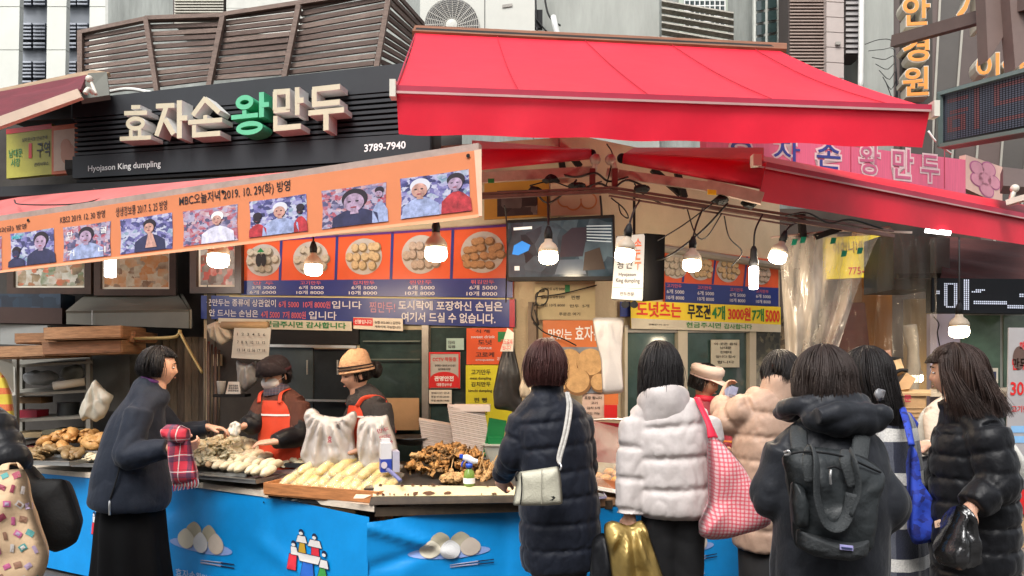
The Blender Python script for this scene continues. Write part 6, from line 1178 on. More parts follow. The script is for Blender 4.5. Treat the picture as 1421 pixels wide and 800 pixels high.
for i, s_ in enumerate(('만두', '맛있는', '효자손')): text(s_, [P(524 + i * 3, 602 + i * 9, 4.27), P(540 + i * 3, 598 + i * 9, 4.27), P(540 + i * 3, 592 + i * 9, 4.27), P(524 + i * 3, 596 + i * 9, 4.27)], M('maroon_bar'), b2, off=.012)
ca = thing('paper_carton', 'small white and blue printed carton at the end of the yellow packs', 'carton', P(534, 652, 4.2)); 
c0 = P(535, 655, 4.2); add('body', box(c0 + Vector((0, 0, .085)), (.062, .062, .17), .3), M('carton_white', (.62, .62, .64), .4), ca); add('blue_band', box(c0 + Vector((0, 0, .04)), (.064, .064, .075), .3), M('carton_blue', (.03, .06, .35), .4), ca); add('dark_side', box(c0 + Vector((.05, .03, .06)), (.04, .1, .12), .3), M('carton_grey', (.4, .4, .5), .5), ca); add('cap', box(c0 + Vector((0, 0, .18)), (.05, .03, .03), .3), M('carton_white'), ca)
add('round_logo', disc([c0 + Vector((-.03, -.041, .02)), c0 + Vector((.03, -.041 + .0, .02)), c0 + Vector((.03, -.041, .07)), c0 + Vector((-.03, -.041, .07))], .5, .5, .3, .4, .004), M('carton_pale', (.5, .45, .5)), ca)
add('blue_strap', tube([P(538, 652, 4.1), P(548, 660, 4.02), P(556, 668, 3.98)], .012, n=8), M('grey_blue_strap', (.12, .13, .28), .5), label='grey blue strap end hanging over the wooden tray corner', cat='strap', smooth=True)
sb = thing('spray_bottle', 'small green spray bottle with white and blue trigger on the cream rail', 'spray bottle', P(650, 674, 4.12)); c = P(651, 675, 4.12)
add('bottle', lathe(c, [(.028, 0), (.034, .01), (.033, .05), (.028, .085), (.014, .1), (.013, .112)], 20), M('green_liquid', (.2, .32, .06), .15, trans=.2), sb, smooth=True); add('label', lathe(c, [(.0345, .018), (.0345, .05)], 20)[:1] + (lathe(c, [(.0345, .018), (.0345, .05)], 20)[1][:-2],), WHITE, sb, smooth=True)
add('collar', lathe(c, [(.02, .105), (.02, .13)], 16), M('spray_blue', (.02, .08, .5), .4), sb, smooth=True); add('trigger_head', xf(loft([(-.035, 0, .165, .012, .014), (-.01, 0, .16, .016, .02), (.02, 0, .145, .016, .018), (.05, 0, .14, .008, .012)], n=12, hint=(0, 1, 0)), Matrix.Translation(c)), M('spray_white', (.75, .75, .78), .3), sb, smooth=True)
add('nozzle', box(c + Vector((-.045, 0, .172)), (.02, .018, .02)), M('spray_blue'), sb); add('trigger', tube([c + Vector((-.025, 0, .15)), c + Vector((-.04, 0, .13)), c + Vector((-.042, 0, .11))], .005), M('spray_blue'), sb, smooth=True)
# ================================================================ far left: rack, wooden trays, range hood
rk = thing('steel_rack', 'dull steel shelf rack full of odds and ends at far left', 'rack', P(80, 650, 5.75))
RM = M('dull_rack_metal', (.24, .23, .2), .5, .4, var=.2)
for x, d in ((22, 5.6), (124, 5.7), (30, 6.0), (122, 6.05)): add('upright', bar(P(x, 660, d), P(x, 498, d), .035), RM, rk)
for y in (504, 544, 580, 610): add('shelf', slab([P(18, y + 3, 5.6), P(128, y - 3, 5.68), P(124, y - 8, 6.05), P(26, y - 4, 6.0)], .02), RM, rk)
def thing1(name, geo, m, label, cat, **kw): return add(name, geo, m, label=label, cat=cat, **kw)
thing1('paper_roll', tube([P(74, 536, 5.62), P(118, 530, 5.7)], .032, n=16), M('roll_white', (.55, .5, .42), .6), 'white paper roll lying on the upper rack shelf', 'roll', smooth=True)
thing1('plastic_pack', jitter(ball(P(55, 524, 5.8), (.14, .06, .06), 24, 14), .03, 14), DW, 'crumpled clear plastic pack at the left of the upper shelf', 'pack', smooth=True); thing1('plastic_pack', jitter(ball(P(100, 518, 5.9), (.1, .06, .06), 24, 14), .03, 14, 4), M('pale_crumple', (.34, .34, .3), .4, bump=.2), 'pale crumpled pack behind the paper roll', 'pack', smooth=True)
thing1('red_box', box(P(45, 574, 5.8), (.17, .15, .06)), M('deep_red_plastic', (.2, .01, .025), .4), 'deep red plastic box on the middle rack shelf', 'box'); thing1('brown_box', box(P(48, 555, 5.8), (.2, .15, .05)), M('brown_box_card', (.14, .08, .035), .7), 'flat brown box under the upper rack shelf', 'box')
thing1('dark_pot', xf(lathe((0, 0, 0), [(.07, 0), (.08, .02), (.08, .12), (.085, .125)], 22), Matrix.Translation(P(95, 580, 5.85))), DKSTEEL, 'dark pot on the middle shelf behind the navy jacket', 'pot', smooth=True)
for i, (x, y, w, c) in enumerate(((50, 602, .28, (.2, .15, .08)), (95, 598, .24, (.12, .11, .07)), (60, 634, .3, (.3, .28, .25)), (62, 620, .26, (.14, .03, .025)))): thing1('stacked_board', box(P(x, y, 5.7), (w, .3, .03), .1 * i), M('board_tone_%d' % i, c, .7, var=.3), ['olive brown board on the lower rack shelf', 'dark olive board at the right of the lower shelf', 'grey white lid resting behind the fried dumplings', 'dark red board above the grey white lid'][i], 'board')
thing1('tied_white_bag', crumple([(128, 528), (131, 526), (140, 538), (156, 550), (153, 558), (144, 580), (138, 582), (132, 587), (122, 580), (113, 586), (110, 574), (118, 550)], 5.3, .06, (129, 524, 22, .014), 9, amp=.008), M('cream_plastic_bag', (.58, .55, .46), .45, bump=.1, transl=.2), 'white plastic bag hanging from the rack left of the navy jacket', 'bag', smooth=True)
thing1('yellow_red_bag', puff([(-12, 505), (4, 520), (14, 545), (20, 590), (10, 592), (-12, 585)], 5.2, .05, (0, 500, 9, .01), 2), stripes('yellow_red_check', (.6, .5, .05), [(2, .12, .4, 0, (.55, .05, .04), .9), (0, .1, .3, .2, (.6, .55, .1), .6)]), 'yellow and red patterned bag at the left edge', 'bag', smooth=True)
thing1('white_sheet', jitter(slab([P(-20, 560, 5.4), P(22, 548, 5.5), P(20, 502, 5.6), P(-20, 490, 5.4)], .01), .01, 9), M('dirty_white_cloth', (.4, .4, .36), .7, var=.1), 'grey white cloth hanging at the left end of the rack', 'cloth')
WT = [M('tray_wood_%d' % i, c, .6, var=.45, vs=6, stretch=(1.5, 1, 12), bump=.25) for i, c in enumerate([(.26, .13, .06), (.33, .18, .09), (.21, .1, .05)])]
for i, (x0, x1, y, d, w, rz, lab, h) in enumerate(((-20, 62, 497, 5.3, 0, 0, 'long empty wooden tray at the bottom left of the tray stack', 15), (60, 168, 492, 5.25, 0, 0, 'empty wooden tray with a chipped rim low in the stack', 17), (22, 186, 476, 5.35, 0, 0, 'widest empty wooden tray in the middle of the stack', 13), (62, 168, 471, 5.2, 0, 0, 'topmost empty wooden tray with a pale worn rim', 16))):
    t = thing('wooden_tray', lab, 'tray', P((x0 + x1) / 2, y, d)); a, b = P(x0, y - h / 2, d), P(x1, y - h / 2 - 3, d + .05); dd = Vector((-.04 if i else .1, .42, 0)); hh = h / 1000 * d
    for p, q_ in ((a, b), (b, b + dd), (b + dd, a + dd), (a + dd, a)): add('side_board', bar(p, q_, .018, hh), WT[(i + (1 if p == a else 0)) % 3], t)
    add('base_board', slab([a - Vector((0, 0, hh / 2)), b - Vector((0, 0, hh / 2)), b + dd - Vector((0, 0, hh / 2)), a + dd - Vector((0, 0, hh / 2))], .01), WT[0], t)
hd = thing('range_hood', 'olive grey sheet metal range hood under the picture frames', 'hood', P(170, 455, 5.7)); HM = M('olive_grey_metal', (.12, .12, .1), .45, .2, var=.12, vs=4)
h0 = [P(92, 450, 5.75), P(262, 456, 5.5), P(262, 430, 5.5), P(92, 432, 5.75)]; add('front_band', slab(h0, .02), HM, hd)
add('sloped_face', slab([h0[3] + Vector((0, -.01, 0)), h0[2] + Vector((0, -.01, 0)), P(246, 408, 6.1), P(120, 408, 6.1)], .02), HM, hd); add('side_face', slab([P(262, 456, 5.51), P(264, 452, 6.1), P(250, 408, 6.1), P(262, 430, 5.51)], .02), HM, hd); add('seam', bar(P(128, 451, 5.66), P(128, 431, 5.66), .006), STEEL, hd)
thing1('brass_pipe', tube([P(186, 470, 5.4), P(242, 468, 5.35), P(250, 458, 5.35)], .013), M('brass_paint', (.42, .33, .14), .45, .4), 'brassy gas pipe under the range hood', 'pipe', smooth=True); thing1('brass_strut', tube([P(250, 462, 5.33), P(262, 485, 5.3), P(281, 518, 5.25)], .011), M('brass_paint'), 'brassy diagonal strut right of the short haired woman', 'strut', smooth=True)
thing1('brown_cabinet', slab([P(-20, 448, 5.9), P(86, 450, 5.95), P(86, 428, 5.95), P(-20, 426, 5.9)], .3), M('dark_red_brown', (.045, .025, .02), .5), 'dark red brown cabinet band at the far left', 'cabinet'); thing1('navy_shelf_boxes', slab([P(-20, 426, 6.0), P(84, 428, 6.0), P(84, 408, 6.0), P(-20, 408, 6.0)], .2), collage('navy_clutter', [(.01, .012, .02), (.015, .03, .05), (.03, .05, .08)], 9), 'dark blue boxes on a shelf under the wide frame', 'boxes')
thing1('white_metal_sheet', slab([P(0, 478, 5.95), P(64, 480, 5.95), P(66, 452, 5.95), P(0, 450, 5.95)], .05), M('dull_white_panel', (.25, .26, .25), .6), 'dull white panel above the wooden trays', 'panel'); thing1('grey_cabinet', slab([P(128, 570, 5.9), P(180, 572, 5.85), P(180, 490, 5.85), P(128, 490, 5.9)], .3), M('mid_grey_metal', (.1, .1, .09), .5, .2, var=.2), 'dark grey metal cabinet below the stacked trays', 'cabinet')
# ================================================================ right side boxes
bx = thing('cardboard_box', 'corrugated cardboard box printed with a red character behind the plaid coat', 'box', P(1262, 600, 5.2)); add('box', slab([P(1222, 640, 5.15), P(1283, 640, 5.2), P(1285, 546, 5.2), P(1222, 544, 5.15)], .4), KRAFT, bx); add('rim', slab([P(1220, 546, 5.14), P(1292, 546, 5.18), P(1292, 541, 5.3), P(1220, 540, 5.3)], .02), M('pale_kraft', (.5, .34, .18), .7), bx)
text('문', [P(1254, 558, 5.15), P(1264, 558, 5.16), P(1264, 548, 5.16), P(1254, 548, 5.15)], M('maroon_bar'), bx, off=.006, bold=.03)
for i in range(9): add('corrugation', bar(P(1224, 566 + i * 6, 5.14), P(1282, 566 + i * 6, 5.19), .004), M('pale_kraft'), bx)
t = thing('crumpled_box', 'folded open kraft carton tied with black tape on the cardboard box', 'box', P(1248, 540, 5.2)); add('carton', slab([P(1240, 542, 5.2), P(1262, 540, 5.2), P(1271, 526, 5.25), P(1258, 517, 5.3)], .1), KRAFT, t); add('carton_lid', slab([P(1232, 522, 5.25), P(1256, 515, 5.25), P(1250, 498, 5.3), P(1232, 500, 5.3)], .08), M('pale_kraft'), t); add('black_tape', tube([P(1238, 520, 5.15), P(1250, 514, 5.14), P(1259, 515, 5.14)], .014), K, t, smooth=True)
t = thing('small_orange_box', 'small pinkish orange box with a black strap above the kraft carton', 'box', P(1230, 495, 5.4)); add('box', slab([P(1219, 497, 5.4), P(1237, 495, 5.4), P(1236, 486, 5.4), P(1220, 488, 5.4)], .1), M('pinkish_orange_card', (.5, .22, .14), .6), t); add('strap', tube([P(1216, 486, 5.38), P(1222, 500, 5.35), P(1236, 498, 5.3), P(1252, 497, 5.32)], .014), K, t, smooth=True)
thing1('orange_bowl', xf(lathe((0, 0, 0), [(.06, 0), (.1, .04), (.12, .06), (.11, .06), (.06, .02)], 26), Matrix.Translation(P(1017, 622, 4.9))), M('orange_bowl_plastic', (.6, .2, .03), .4), 'orange bowl on the right counter beside the gingham bag', 'bowl', smooth=True)
thing1('wooden_tray', box(P(1015, 586, 5.0), (.34, .2, .03)), WOODT, 'wooden serving tray beside the pink coat on the right counter', 'tray'); thing1('steel_case', slab([P(990, 640, 5.0), P(1060, 640, 5.1), P(1060, 590, 5.1), P(990, 590, 5.0)], .3), M('dim_case', (.2, .17, .14), .5), 'dim display case beneath the wooden serving tray', 'case')
# ================================================================ people
SKIN = M('skin_light', (.56, .32, .22), .5, var=.08, vs=20, subs=.15, spec=.3, bump=.05, bs=90); SKIN2 = M('skin_tan', (.44, .24, .15), .5, var=.1, vs=20, subs=.15, spec=.3)
LIPM = M('lip_pink', (.4, .17, .13), .4); EYEM = M('eye_dark', (.02, .012, .01), .2); EYEW = M('eye_white', (.6, .57, .54), .3); BROWM = M('brow_dark', (.03, .02, .015), .8)
def hairmat(name, c):
    if name in MATS: return MATS[name]
    m = M(name, c, .5, var=.45, vs=9, spec=.28, bump=.3, bs=160); n = m.node_tree.nodes; l = m.node_tree.links
    return m
H_BLACK = hairmat('hair_black', (.011, .009, .009)); H_BROWN = hairmat('hair_dark_brown', (.032, .018, .014)); H_RED = hairmat('hair_reddish_brown', (.05, .016, .014))
def frame(f, pitch=0, roll=0):
    f = Vector((f[0], f[1], 0)).normalized(); r = Vector((f.y, -f.x, 0)); m = Matrix((r, f, Vector((0, 0, 1)))).transposed()
    return m @ Matrix.Rotation(pitch, 3, 'X') @ Matrix.Rotation(roll, 3, 'Y')
def headgeo(Hc, Rm, s=1.0):
    nu, nv = 44, 36; V, F = ball((0, 0, 0), (1, 1, 1), nu, nv); x, y, z = V[:, 0].copy(), V[:, 1].copy(), V[:, 2].copy()
    X, Y, Z = .074 * x, .094 * y, .114 * z; k = np.clip(-z, 0, 1); X *= 1 - .3 * k ** 1.4; Y = np.where(y < 0, Y * (1 - .45 * k ** 1.2), Y * (.95 - .06 * k)); Y += .006 * k
    fr = np.clip(y, 0, 1) ** .5; g = lambda cx, cz, rx, rz, a: a * np.exp(-((X - cx) / rx) ** 2 - ((Z - cz) / rz) ** 2) * fr
    Y += g(0, -.022, .012, .016, .017) + g(0, -.002, .009, .022, .008) + g(0, .032, .05, .012, .004) + g(0, -.055, .022, .011, .006) + g(0, -.09, .02, .014, .008) - g(.031, .004, .015, .012, .008) - g(-.031, .004, .015, .012, .008) + g(.04, -.028, .02, .02, .004) + g(-.04, -.028, .02, .02, .004)
    P_ = np.c_[X, Y, Z] * s @ np.array(Rm).T + np.array(Hc); parts = [(P_, F)]
    for sx in (-1, 1): b = ball((sx * .077 * s, -.006, -.008), (.009, .018, .03), 12, 10); parts.append((b[0] @ np.array(Rm).T + np.array(Hc), b[1]))
    return join(*parts)
def face(parent, Hc, Rm, s=1.0, lips=True, down=False):
    T = lambda g: (g[0] * s @ np.array(Rm).T + np.array(Hc), g[1])
    for sx in (-1, 1):
        add('eyebrow', T(loft([(sx * .016, .09, .03, .003, .0025), (sx * .032, .088, .035, .003, .003), (sx * .05, .076, .028, .002, .002)], n=6)), BROWM, parent)
        e = add('eye', T(ball((sx * .031, .0795, .006), (.0135, .006, .0045 if not down else .003), 12, 8)), EYEW if not down else BROWM, parent, smooth=True)
        if not down: add('iris', T(ball((sx * .031, .0835, .006), (.005, .003, .005), 10, 8)), EYEM, e, smooth=True)
    if lips: add('lips', T(ball((0, .0925, -.055), (.019, .004, .005), 14, 8)), LIPM, parent, smooth=True)
def handgeo(w, d, n, s=1.0, curl=.5, side=1, spread=.12):
    """w wrist, d pointing direction, n palm normal; side=+1 puts the thumb on d x n"""
    d = Vector(d).normalized(); n = Vector(n); n = (n - d * n.dot(d)).normalized(); t = d.cross(n) * side; w = Vector(w)
    def L(a, b, c): return w + t * a * s + d * b * s + n * c * s
    g = [loft([(*L(0, -.03, 0), .026 * s, .02 * s), (*L(0, .01, 0), .03 * s, .018 * s), (*L(.002, .05, .002), .04 * s, .016 * s), (*L(0, .088, .002), .04 * s, .012 * s)], n=14, hint=tuple(t), power=2.4)]
    for i, (a, ln) in enumerate(((.03, .07), (.01, .079), (-.011, .073), (-.031, .057))):
        c1, c2, c3 = curl * .8, curl * 1.9, curl * 2.7; p = [Vector((a, .078, 0))]; sp = (a * 3) * spread
        for ln_, c in ((ln * .45, c1), (ln * .32, c2), (ln * .23, c3)): q = p[-1] + Vector((sp * ln_ * 3, math.cos(c) * ln_, math.sin(c) * ln_)); p.append(q)
        rr = .0098 - .0006 * i; g.append(loft([(*L(*q), rr * (1 - .12 * k) * s, rr * (1 - .12 * k) * s) for k, q in enumerate(p)], n=10, hint=tuple(t), k=5))
    p = [(.02, .012, .006), (.045, .035, .014), (.056, .06, .02 + .01 * curl), (.052, .082, .028 + .012 * curl)]; g.append(loft([(*L(*q), (.0135 - .0012 * k) * s, (.0125 - .001 * k) * s) for k, q in enumerate(p)], n=10, hint=tuple(n), k=5))
    return join(*g)
def rowsw(B, f, rows, d=None):
    """rows (px, py, rx, ry, forward) at B depth -> world loft rows"""
    out = []
    for px, py, rx, ry, fo in rows: p = P(px, py, d) + Vector((f[0], f[1], 0)) * fo; out.append((*p, rx, ry))
    return out
def person(label, B, f, Hc, pitch=0, roll=0, skin=SKIN, arms=(), hands=(), torso=None, vox=.0075, face_on=False, group=None, legs=True, down=False, dec=.55):
    """one continuous skin surface: head, neck, trunk, arms, hands and legs"""
    f = Vector((f[0], f[1], 0)).normalized(); r = Vector((f.y, -f.x, 0)); root = thing('person', label, 'person', (B[0], B[1], 0), group=group)
    Rm = frame(f, pitch, roll); Hc = Vector(Hc); hips = Vector((B[0], B[1], .88)); nk = Hc + Vector((0, 0, -.1)) - f * .012; sh = Vector((nk.x, nk.y, Hc.z - .27)) - f * .03
    g = [headgeo(Hc, Rm), loft([(*(nk + Vector((0, 0, .04))), .05, .055), (*(nk - Vector((0, 0, .06)) - f * .01), .052, .056), (*(sh + Vector((0, 0, .03))), .06, .055)], n=18, hint=tuple(r)),
         loft([(*hips, .12, .09), (*(hips.lerp(sh, .45)), .09, .07), (*(hips.lerp(sh, .85)), .1, .075), (*(sh + Vector((0, 0, .03))), .07, .055)], n=22, hint=tuple(r))]
    for a in arms:
        pts = [Vector(q) for q in a]; g.append(loft([(*pts[0], .038, .038), (*pts[0].lerp(pts[1], .5), .04, .04), (*pts[1], .035, .035), (*pts[1].lerp(pts[2], .4), .036, .034), (*pts[2], .026, .022)], n=14, hint=(.2, .3, .9) if abs((pts[1] - pts[0]).z) < .15 else (1, .1, 0)))
        g.append(loft([(*sh, .045, .045), (*pts[0], .038, .038)], n=12, smooth=False, hint=(0, 0, 1)))
    for h in hands: g.append(handgeo(*h[:3], **(h[3] if len(h) > 3 else {})))
    if legs:
        for sx in (-1, 1):
            hp = hips + r * sx * .068; kn = Vector((hp.x, hp.y, .46)) + f * .03; an = Vector((hp.x, hp.y, .09)); g.append(loft([(*(hp + Vector((0, 0, .06))), .068, .075), (*hp.lerp(kn, .5), .06, .065), (*kn, .052, .055), (*kn.lerp(an, .35), .05, .055), (*an, .034, .038)], n=16, hint=tuple(r)))
            g.append(loft([(*(an - f * .05 - Vector((0, 0, .045))), .03, .03), (*(an + f * .05 - Vector((0, 0, .045))), .04, .035), (*(an + f * .15 - Vector((0, 0, .06))), .035, .02)], n=12, hint=tuple(r)))
    v, F, n = remesh(join(*g), vox, 2, dec); b = add('body', (v, F), skin, root, smooth=True)
    if legs:
        for sx in (-1, 1): an = hips + r * sx * .068; an.z = .05; add('shoe', loft([(*(an - f * .085), .03, .035), (*(an - f * .03), .045, .05), (*(an + f * .07), .05, .042), (*(an + f * .17), .035, .025)], n=16, hint=tuple(r)), K, root, smooth=True)
    if face_on: face(b, Hc, Rm, down=down)
    root['_f'] = 0; del root['_f']; return root, Rm, f, r
def garment(name, parent, parts, m, vox=.009, sm=2, wr=.004, wsc=9, seed=0, stretch=(1, 1, .7), dec=.7, ridge=True):
    g = remesh(join(*parts), vox, sm, 1)
    if wr: g = wrinkle(g, wr, wsc, seed, ridge, stretch)
    else: g = g[:2]
    return add(name, g, m, parent, smooth=True)
def sleeve(pts, rad, quilt=None, n=22, cuff=True, hint=None):
    p = [Vector(q) for q in pts]; a, b, c = p; R0, R1, R2 = rad; tt = c - (c - b).normalized() * .01
    rows = [(*(a + (a - b).normalized() * .02), R0 * .8, R0 * .8), (*a, R0, R0), (*a.lerp(b, .55), R0 * .98, R0 * .98), (*b, R1, R1), (*b.lerp(c, .5), (R1 + R2) / 2, (R1 + R2) / 2), (*tt, R2, R2)]
    return loft(rows, n=n, k=7, hint=hint or ((.2, .3, .9) if abs((b - a).normalized().z) < .5 else (1, .1, 0)), quilt=quilt)
def hair(parent, Hc, Rm, zend, m, flare=1.0, opn=58, fringe=72, n=300, seed=0, wave=.006, width=1.0, depth=1.0, back=0, taper=1.0, hang_shift=(0, 0), up=.0):
    """scalp sheet and many tapering locks that follow the head and then hang to zend below the head centre"""
    rnd = random.Random(seed); ax, ay, az = .085 * width, .106 * depth, .124; Rn = np.array(Rm); Hn = np.array(Hc)
    def path(phi, k=16, grow=1.0, ze=zend, jit=0):
        ph = (phi + PI) % (2 * PI) - PI; front = abs(ph) < R(opn); out = []
        e = R(fringe) if front else R(98); tot = e * .11 + (0 if front else max(0, ze - .0)); k1 = k if front else max(5, int(k * (e * .11) / tot)); crown = (0, -.012, 0)
        for i in range(k1):
            th = e * i / (k1 - 1 if front else k1); out.append((math.sin(th) * math.sin(ph) * ax * grow, math.sin(th) * math.cos(ph) * ay * grow - .006, math.cos(th) * az * grow + up * math.cos(th)))
        if not front:
            s0 = (math.sin(ph) * ax, math.cos(ph) * ay - .006, 0)
            for i in range(k - k1):
                t = i / max(1, k - k1 - 1); fl = 1 + (flare - 1) * t ** 1.2; fl *= (1 - (1 - taper) * t ** 3); z = -ze * t
                out.append((s0[0] * fl * grow + hang_shift[0] * t ** 1.5, s0[1] * fl * grow + hang_shift[1] * t ** 1.5 - back * t, z + .0))
        return out
    K_ = 16; V, F = [], []; NP_ = 48
    for i in range(NP_):
        for p in path(2 * PI * i / NP_, K_, .95): V.append(np.array(p) @ Rn.T + Hn)
    for i in range(NP_):
        for j in range(K_ - 1): a, b = i * K_ + j, ((i + 1) % NP_) * K_ + j; F.append((a, b, b + 1, a + 1))
    gs = [(np.array(V), F)]; allV, allF, base = [], [], 0
    n = int(n * 2.6); rg = np.random.RandomState(seed + 3); K2 = 14; Pth = np.zeros((n, K2, 3)); phis = rg.uniform(0, 2 * PI, n); table = {}
    for q in range(n): cl = noise.noise(Vector((math.cos(phis[q]) * 4, math.sin(phis[q]) * 4, seed))); Pth[q] = path(phis[q], K2, rg.uniform(.96, 1.045) + .05 * cl, zend * (rg.uniform(.84, 1.03) + .12 * cl))
    t = np.linspace(0, 1, K2)[None, :]; ph0 = rg.uniform(0, 6, (n, 1)); drift = rg.normal(0, .16, (n, 1)) * t + .12 * np.sin(np.round(phis[:, None] * 4) * 2.1) * t; fly = (rg.rand(n, 1) < .09) * rg.uniform(0, .03, (n, 1)) * t ** 1.5
    wv = wave * t * np.sin(np.round(phis[:, None] * 5) + t * 7) + .003 * t * np.sin(ph0 + t * 9); c, s_ = np.cos(drift), np.sin(drift); x, y, z = Pth[..., 0], Pth[..., 1], Pth[..., 2]
    x, y = x * c - y * s_ + wv + fly * np.sin(ph0), x * s_ + y * c + wv * .6 + fly * np.cos(ph0); C = np.stack([x, y, z], -1); rad = np.stack([x, y, .3 * z], -1); rad /= np.linalg.norm(rad, axis=-1, keepdims=True) + 1e-6
    tan = np.cross(np.array((0, 0, 1.)), rad); tan /= np.linalg.norm(tan, axis=-1, keepdims=True) + 1e-6
    ww = (rg.uniform(.0018, .0042, (n, 1)) * (1 - .85 * np.clip(t - .55, 0, 1) / .45) * (.5 + np.clip(t * 3, 0, 1) * .5))[..., None]
    allV = np.stack([C + tan * ww, C + rad * ww * .9, C - tan * ww], 2).reshape(-1, 3) @ Rn.T + Hn
    idx = np.arange(n)[:, None, None] * K2 * 3 + np.arange(K2 - 1)[None, :, None] * 3 + np.arange(3)[None, None, :]; nx = np.arange(n)[:, None, None] * K2 * 3 + np.arange(K2 - 1)[None, :, None] * 3 + (np.arange(3)[None, None, :] + 1) % 3
    allF = [tuple(q) for q in np.stack([idx, nx, nx + 3, idx + 3], -1).reshape(-1, 4).tolist()]
    gs.append((np.array(allV), allF)); return add('hair', join(*gs), m, parent, smooth=True)
def puffer(name, c, c2=None, r=.6, bump=.35, sheen=.1): return M(name, c, r, col2=c2, var=.12, vs=12, bump=bump * .9, bs=20, sheen=sheen, spec=.22, stretch=(1, 1, .8))
NAVY = puffer('navy_puffer', (.007, .009, .016), (.011, .014, .024)); NAVY2 = puffer('dark_navy_nylon', (.010, .014, .024), (.016, .021, .034), .68); PEARL = puffer('pearl_white_puffer', (.5, .45, .43), (.57, .52, .5), .5, .25)
BEIGE = puffer('pinkish_beige_puffer', (.36, .24, .175), (.42, .29, .22), .5, .25); GREYB = puffer('blue_grey_nylon', (.014, .016, .02), (.022, .024, .03), .5); BLK = puffer('black_puffer', (.005, .0055, .007), (.009, .0095, .012), .45)
TROU = M('black_trousers', (.005, .005, .006), .8, var=.2, bump=.1)
def yoke(ar, Hc, f, t=.078, drop=.15):
    a, b = Vector(ar[0][0]), Vector(ar[1][0]); k = Hc - Vector((0, 0, drop)) - f * .025; k1 = k - Vector((0, 0, .03)); up = Vector((0, 0, .012))
    return loft([(*a, t * .9, t * .85), (*(a.lerp(k1, .45) + up), t, t * .9), (*k1, t * 1.12, t * 1.0), (*(b.lerp(k1, .45) + up), t, t * .9), (*b, t * .9, t * .85)], n=22, hint=tuple(f), k=7)
def torsoL(rows, f, d, quilt=None, n=40, power=2.3): r = Vector((f.y, -f.x, 0)); return loft(rowsw(None, f, rows, d), n=n, hint=tuple(r), quilt=quilt, power=power)

# ---- A: woman in the short navy jacket, left
d = 4.35; f = Vector((.92, .39, 0)).normalized(); Hc = P(221, 510, d); B = P(185, 800, d)
rh = P(246, 618, 4.12); lh = P(293, 593, 4.6)
ar = [(P(193, 572, 4.2), P(178, 634, 4.12), P(237, 622, 4.12)), (P(214, 566, 4.5), P(246, 600, 4.6), P(292, 593, 4.62))]
w, Rm, f, r = person('woman in a short navy padded jacket and long black skirt reaching over the counter', B, f, Hc, -.1, arms=ar, hands=[(rh, (1, .1, -.1), (0, .6, .6), dict(curl=.8)), (lh + Vector((-.01, 0, 0)), (1, .05, -.12), (0, -.2, -1), dict(curl=.45, side=-1))], face_on=True, vox=.006)
garment('jacket', w, [torsoL([(180, 703, .235, .215, 0), (181, 690, .25, .235, 0), (184, 640, .235, .205, 0), (192, 590, .2, .16, 0), (203, 556, .16, .115, 0), (208, 538, .12, .1, 0), (211, 530, .09, .08, 0), (213, 524, .075, .07, 0)], f, d), yoke(ar, Hc, f), sleeve(ar[0], (.078, .083, .06)), sleeve(ar[1], (.075, .068, .055))], NAVY2, wr=.009, wsc=6, seed=3)
add('collar', loft([(*P(212, 529, d), .076, .072), (*P(214, 524, d), .07, .068)], n=24, hint=tuple(r), smooth=False), M('purple_lining', (.1, .02, .12), .6), w, smooth=True)
add('zip_pull', tube([P(153, 690, 4.12), P(152, 700, 4.1), P(152, 715, 4.1)], .006), M('silver', (.5, .5, .5), .3, .8), w)
add('zip', tube([P(168, 640, 4.11), P(162, 665, 4.105), P(153, 692, 4.1)], .005), K, w)
add('skirt', loft([(*P(184, 690, d), .165, .17), (*P(183, 720, d), .18, .19), (*P(183, 770, d), .2, .205), (*P(183, 838, d), .225, .235)], n=120, k=10, hint=tuple(r), fold=.016), M('black_skirt', (.0035, .0035, .004), .9, var=.2, spec=.15), w, smooth=True)
hair(w, Hc, Rm, .06, H_BLACK, opn=72, fringe=56, n=380, seed=1, width=1.1, depth=1.08, taper=.82, wave=.003)
sf = thing('scarf', 'red tartan scarf with fringe bundled over the navy sleeved arm', 'scarf', P(250, 680, 4.0)); TART = stripes('red_tartan', (.5, .01, .035), [(2, .09, .3, .1, (.02, .02, .06), .75), (0, .085, .28, .3, (.02, .02, .06), .75), (2, .09, .06, .75, (.6, .58, .56), .9), (0, .085, .05, .8, (.6, .58, .56), .9), (2, .045, .05, .2, (.01, .01, .02), .8)])
add('hanging_end', puff([(232, 604), (250, 600), (264, 608), (268, 635), (275, 668), (258, 671), (240, 674), (236, 645)], 4.0, .045, (245, 580, 10, .02), 2, amp=.008), TART, sf, smooth=True); add('bundled_fold', puff([(224, 596), (232, 589), (248, 589), (262, 596), (264, 608), (256, 616), (238, 614), (226, 606)], 3.99, .06, (240, 570, 12, .012), 5, amp=.014, sc=16), TART, sf, smooth=True)
for i in range(16): x = 240 + i * 2.3; add('fringe', tube([P(x, 668 - (x - 240) * .1, 3.99), P(x + 1, 675 - (x - 240) * .1, 3.985), P(x + rnd.uniform(-2, 2), 682 - (x - 240) * .15, 3.99)], .0028, n=5, k=3), [M('fringe_red', (.35, .01, .03), .8), M('fringe_grey', (.3, .28, .3), .8)][i % 2], sf)

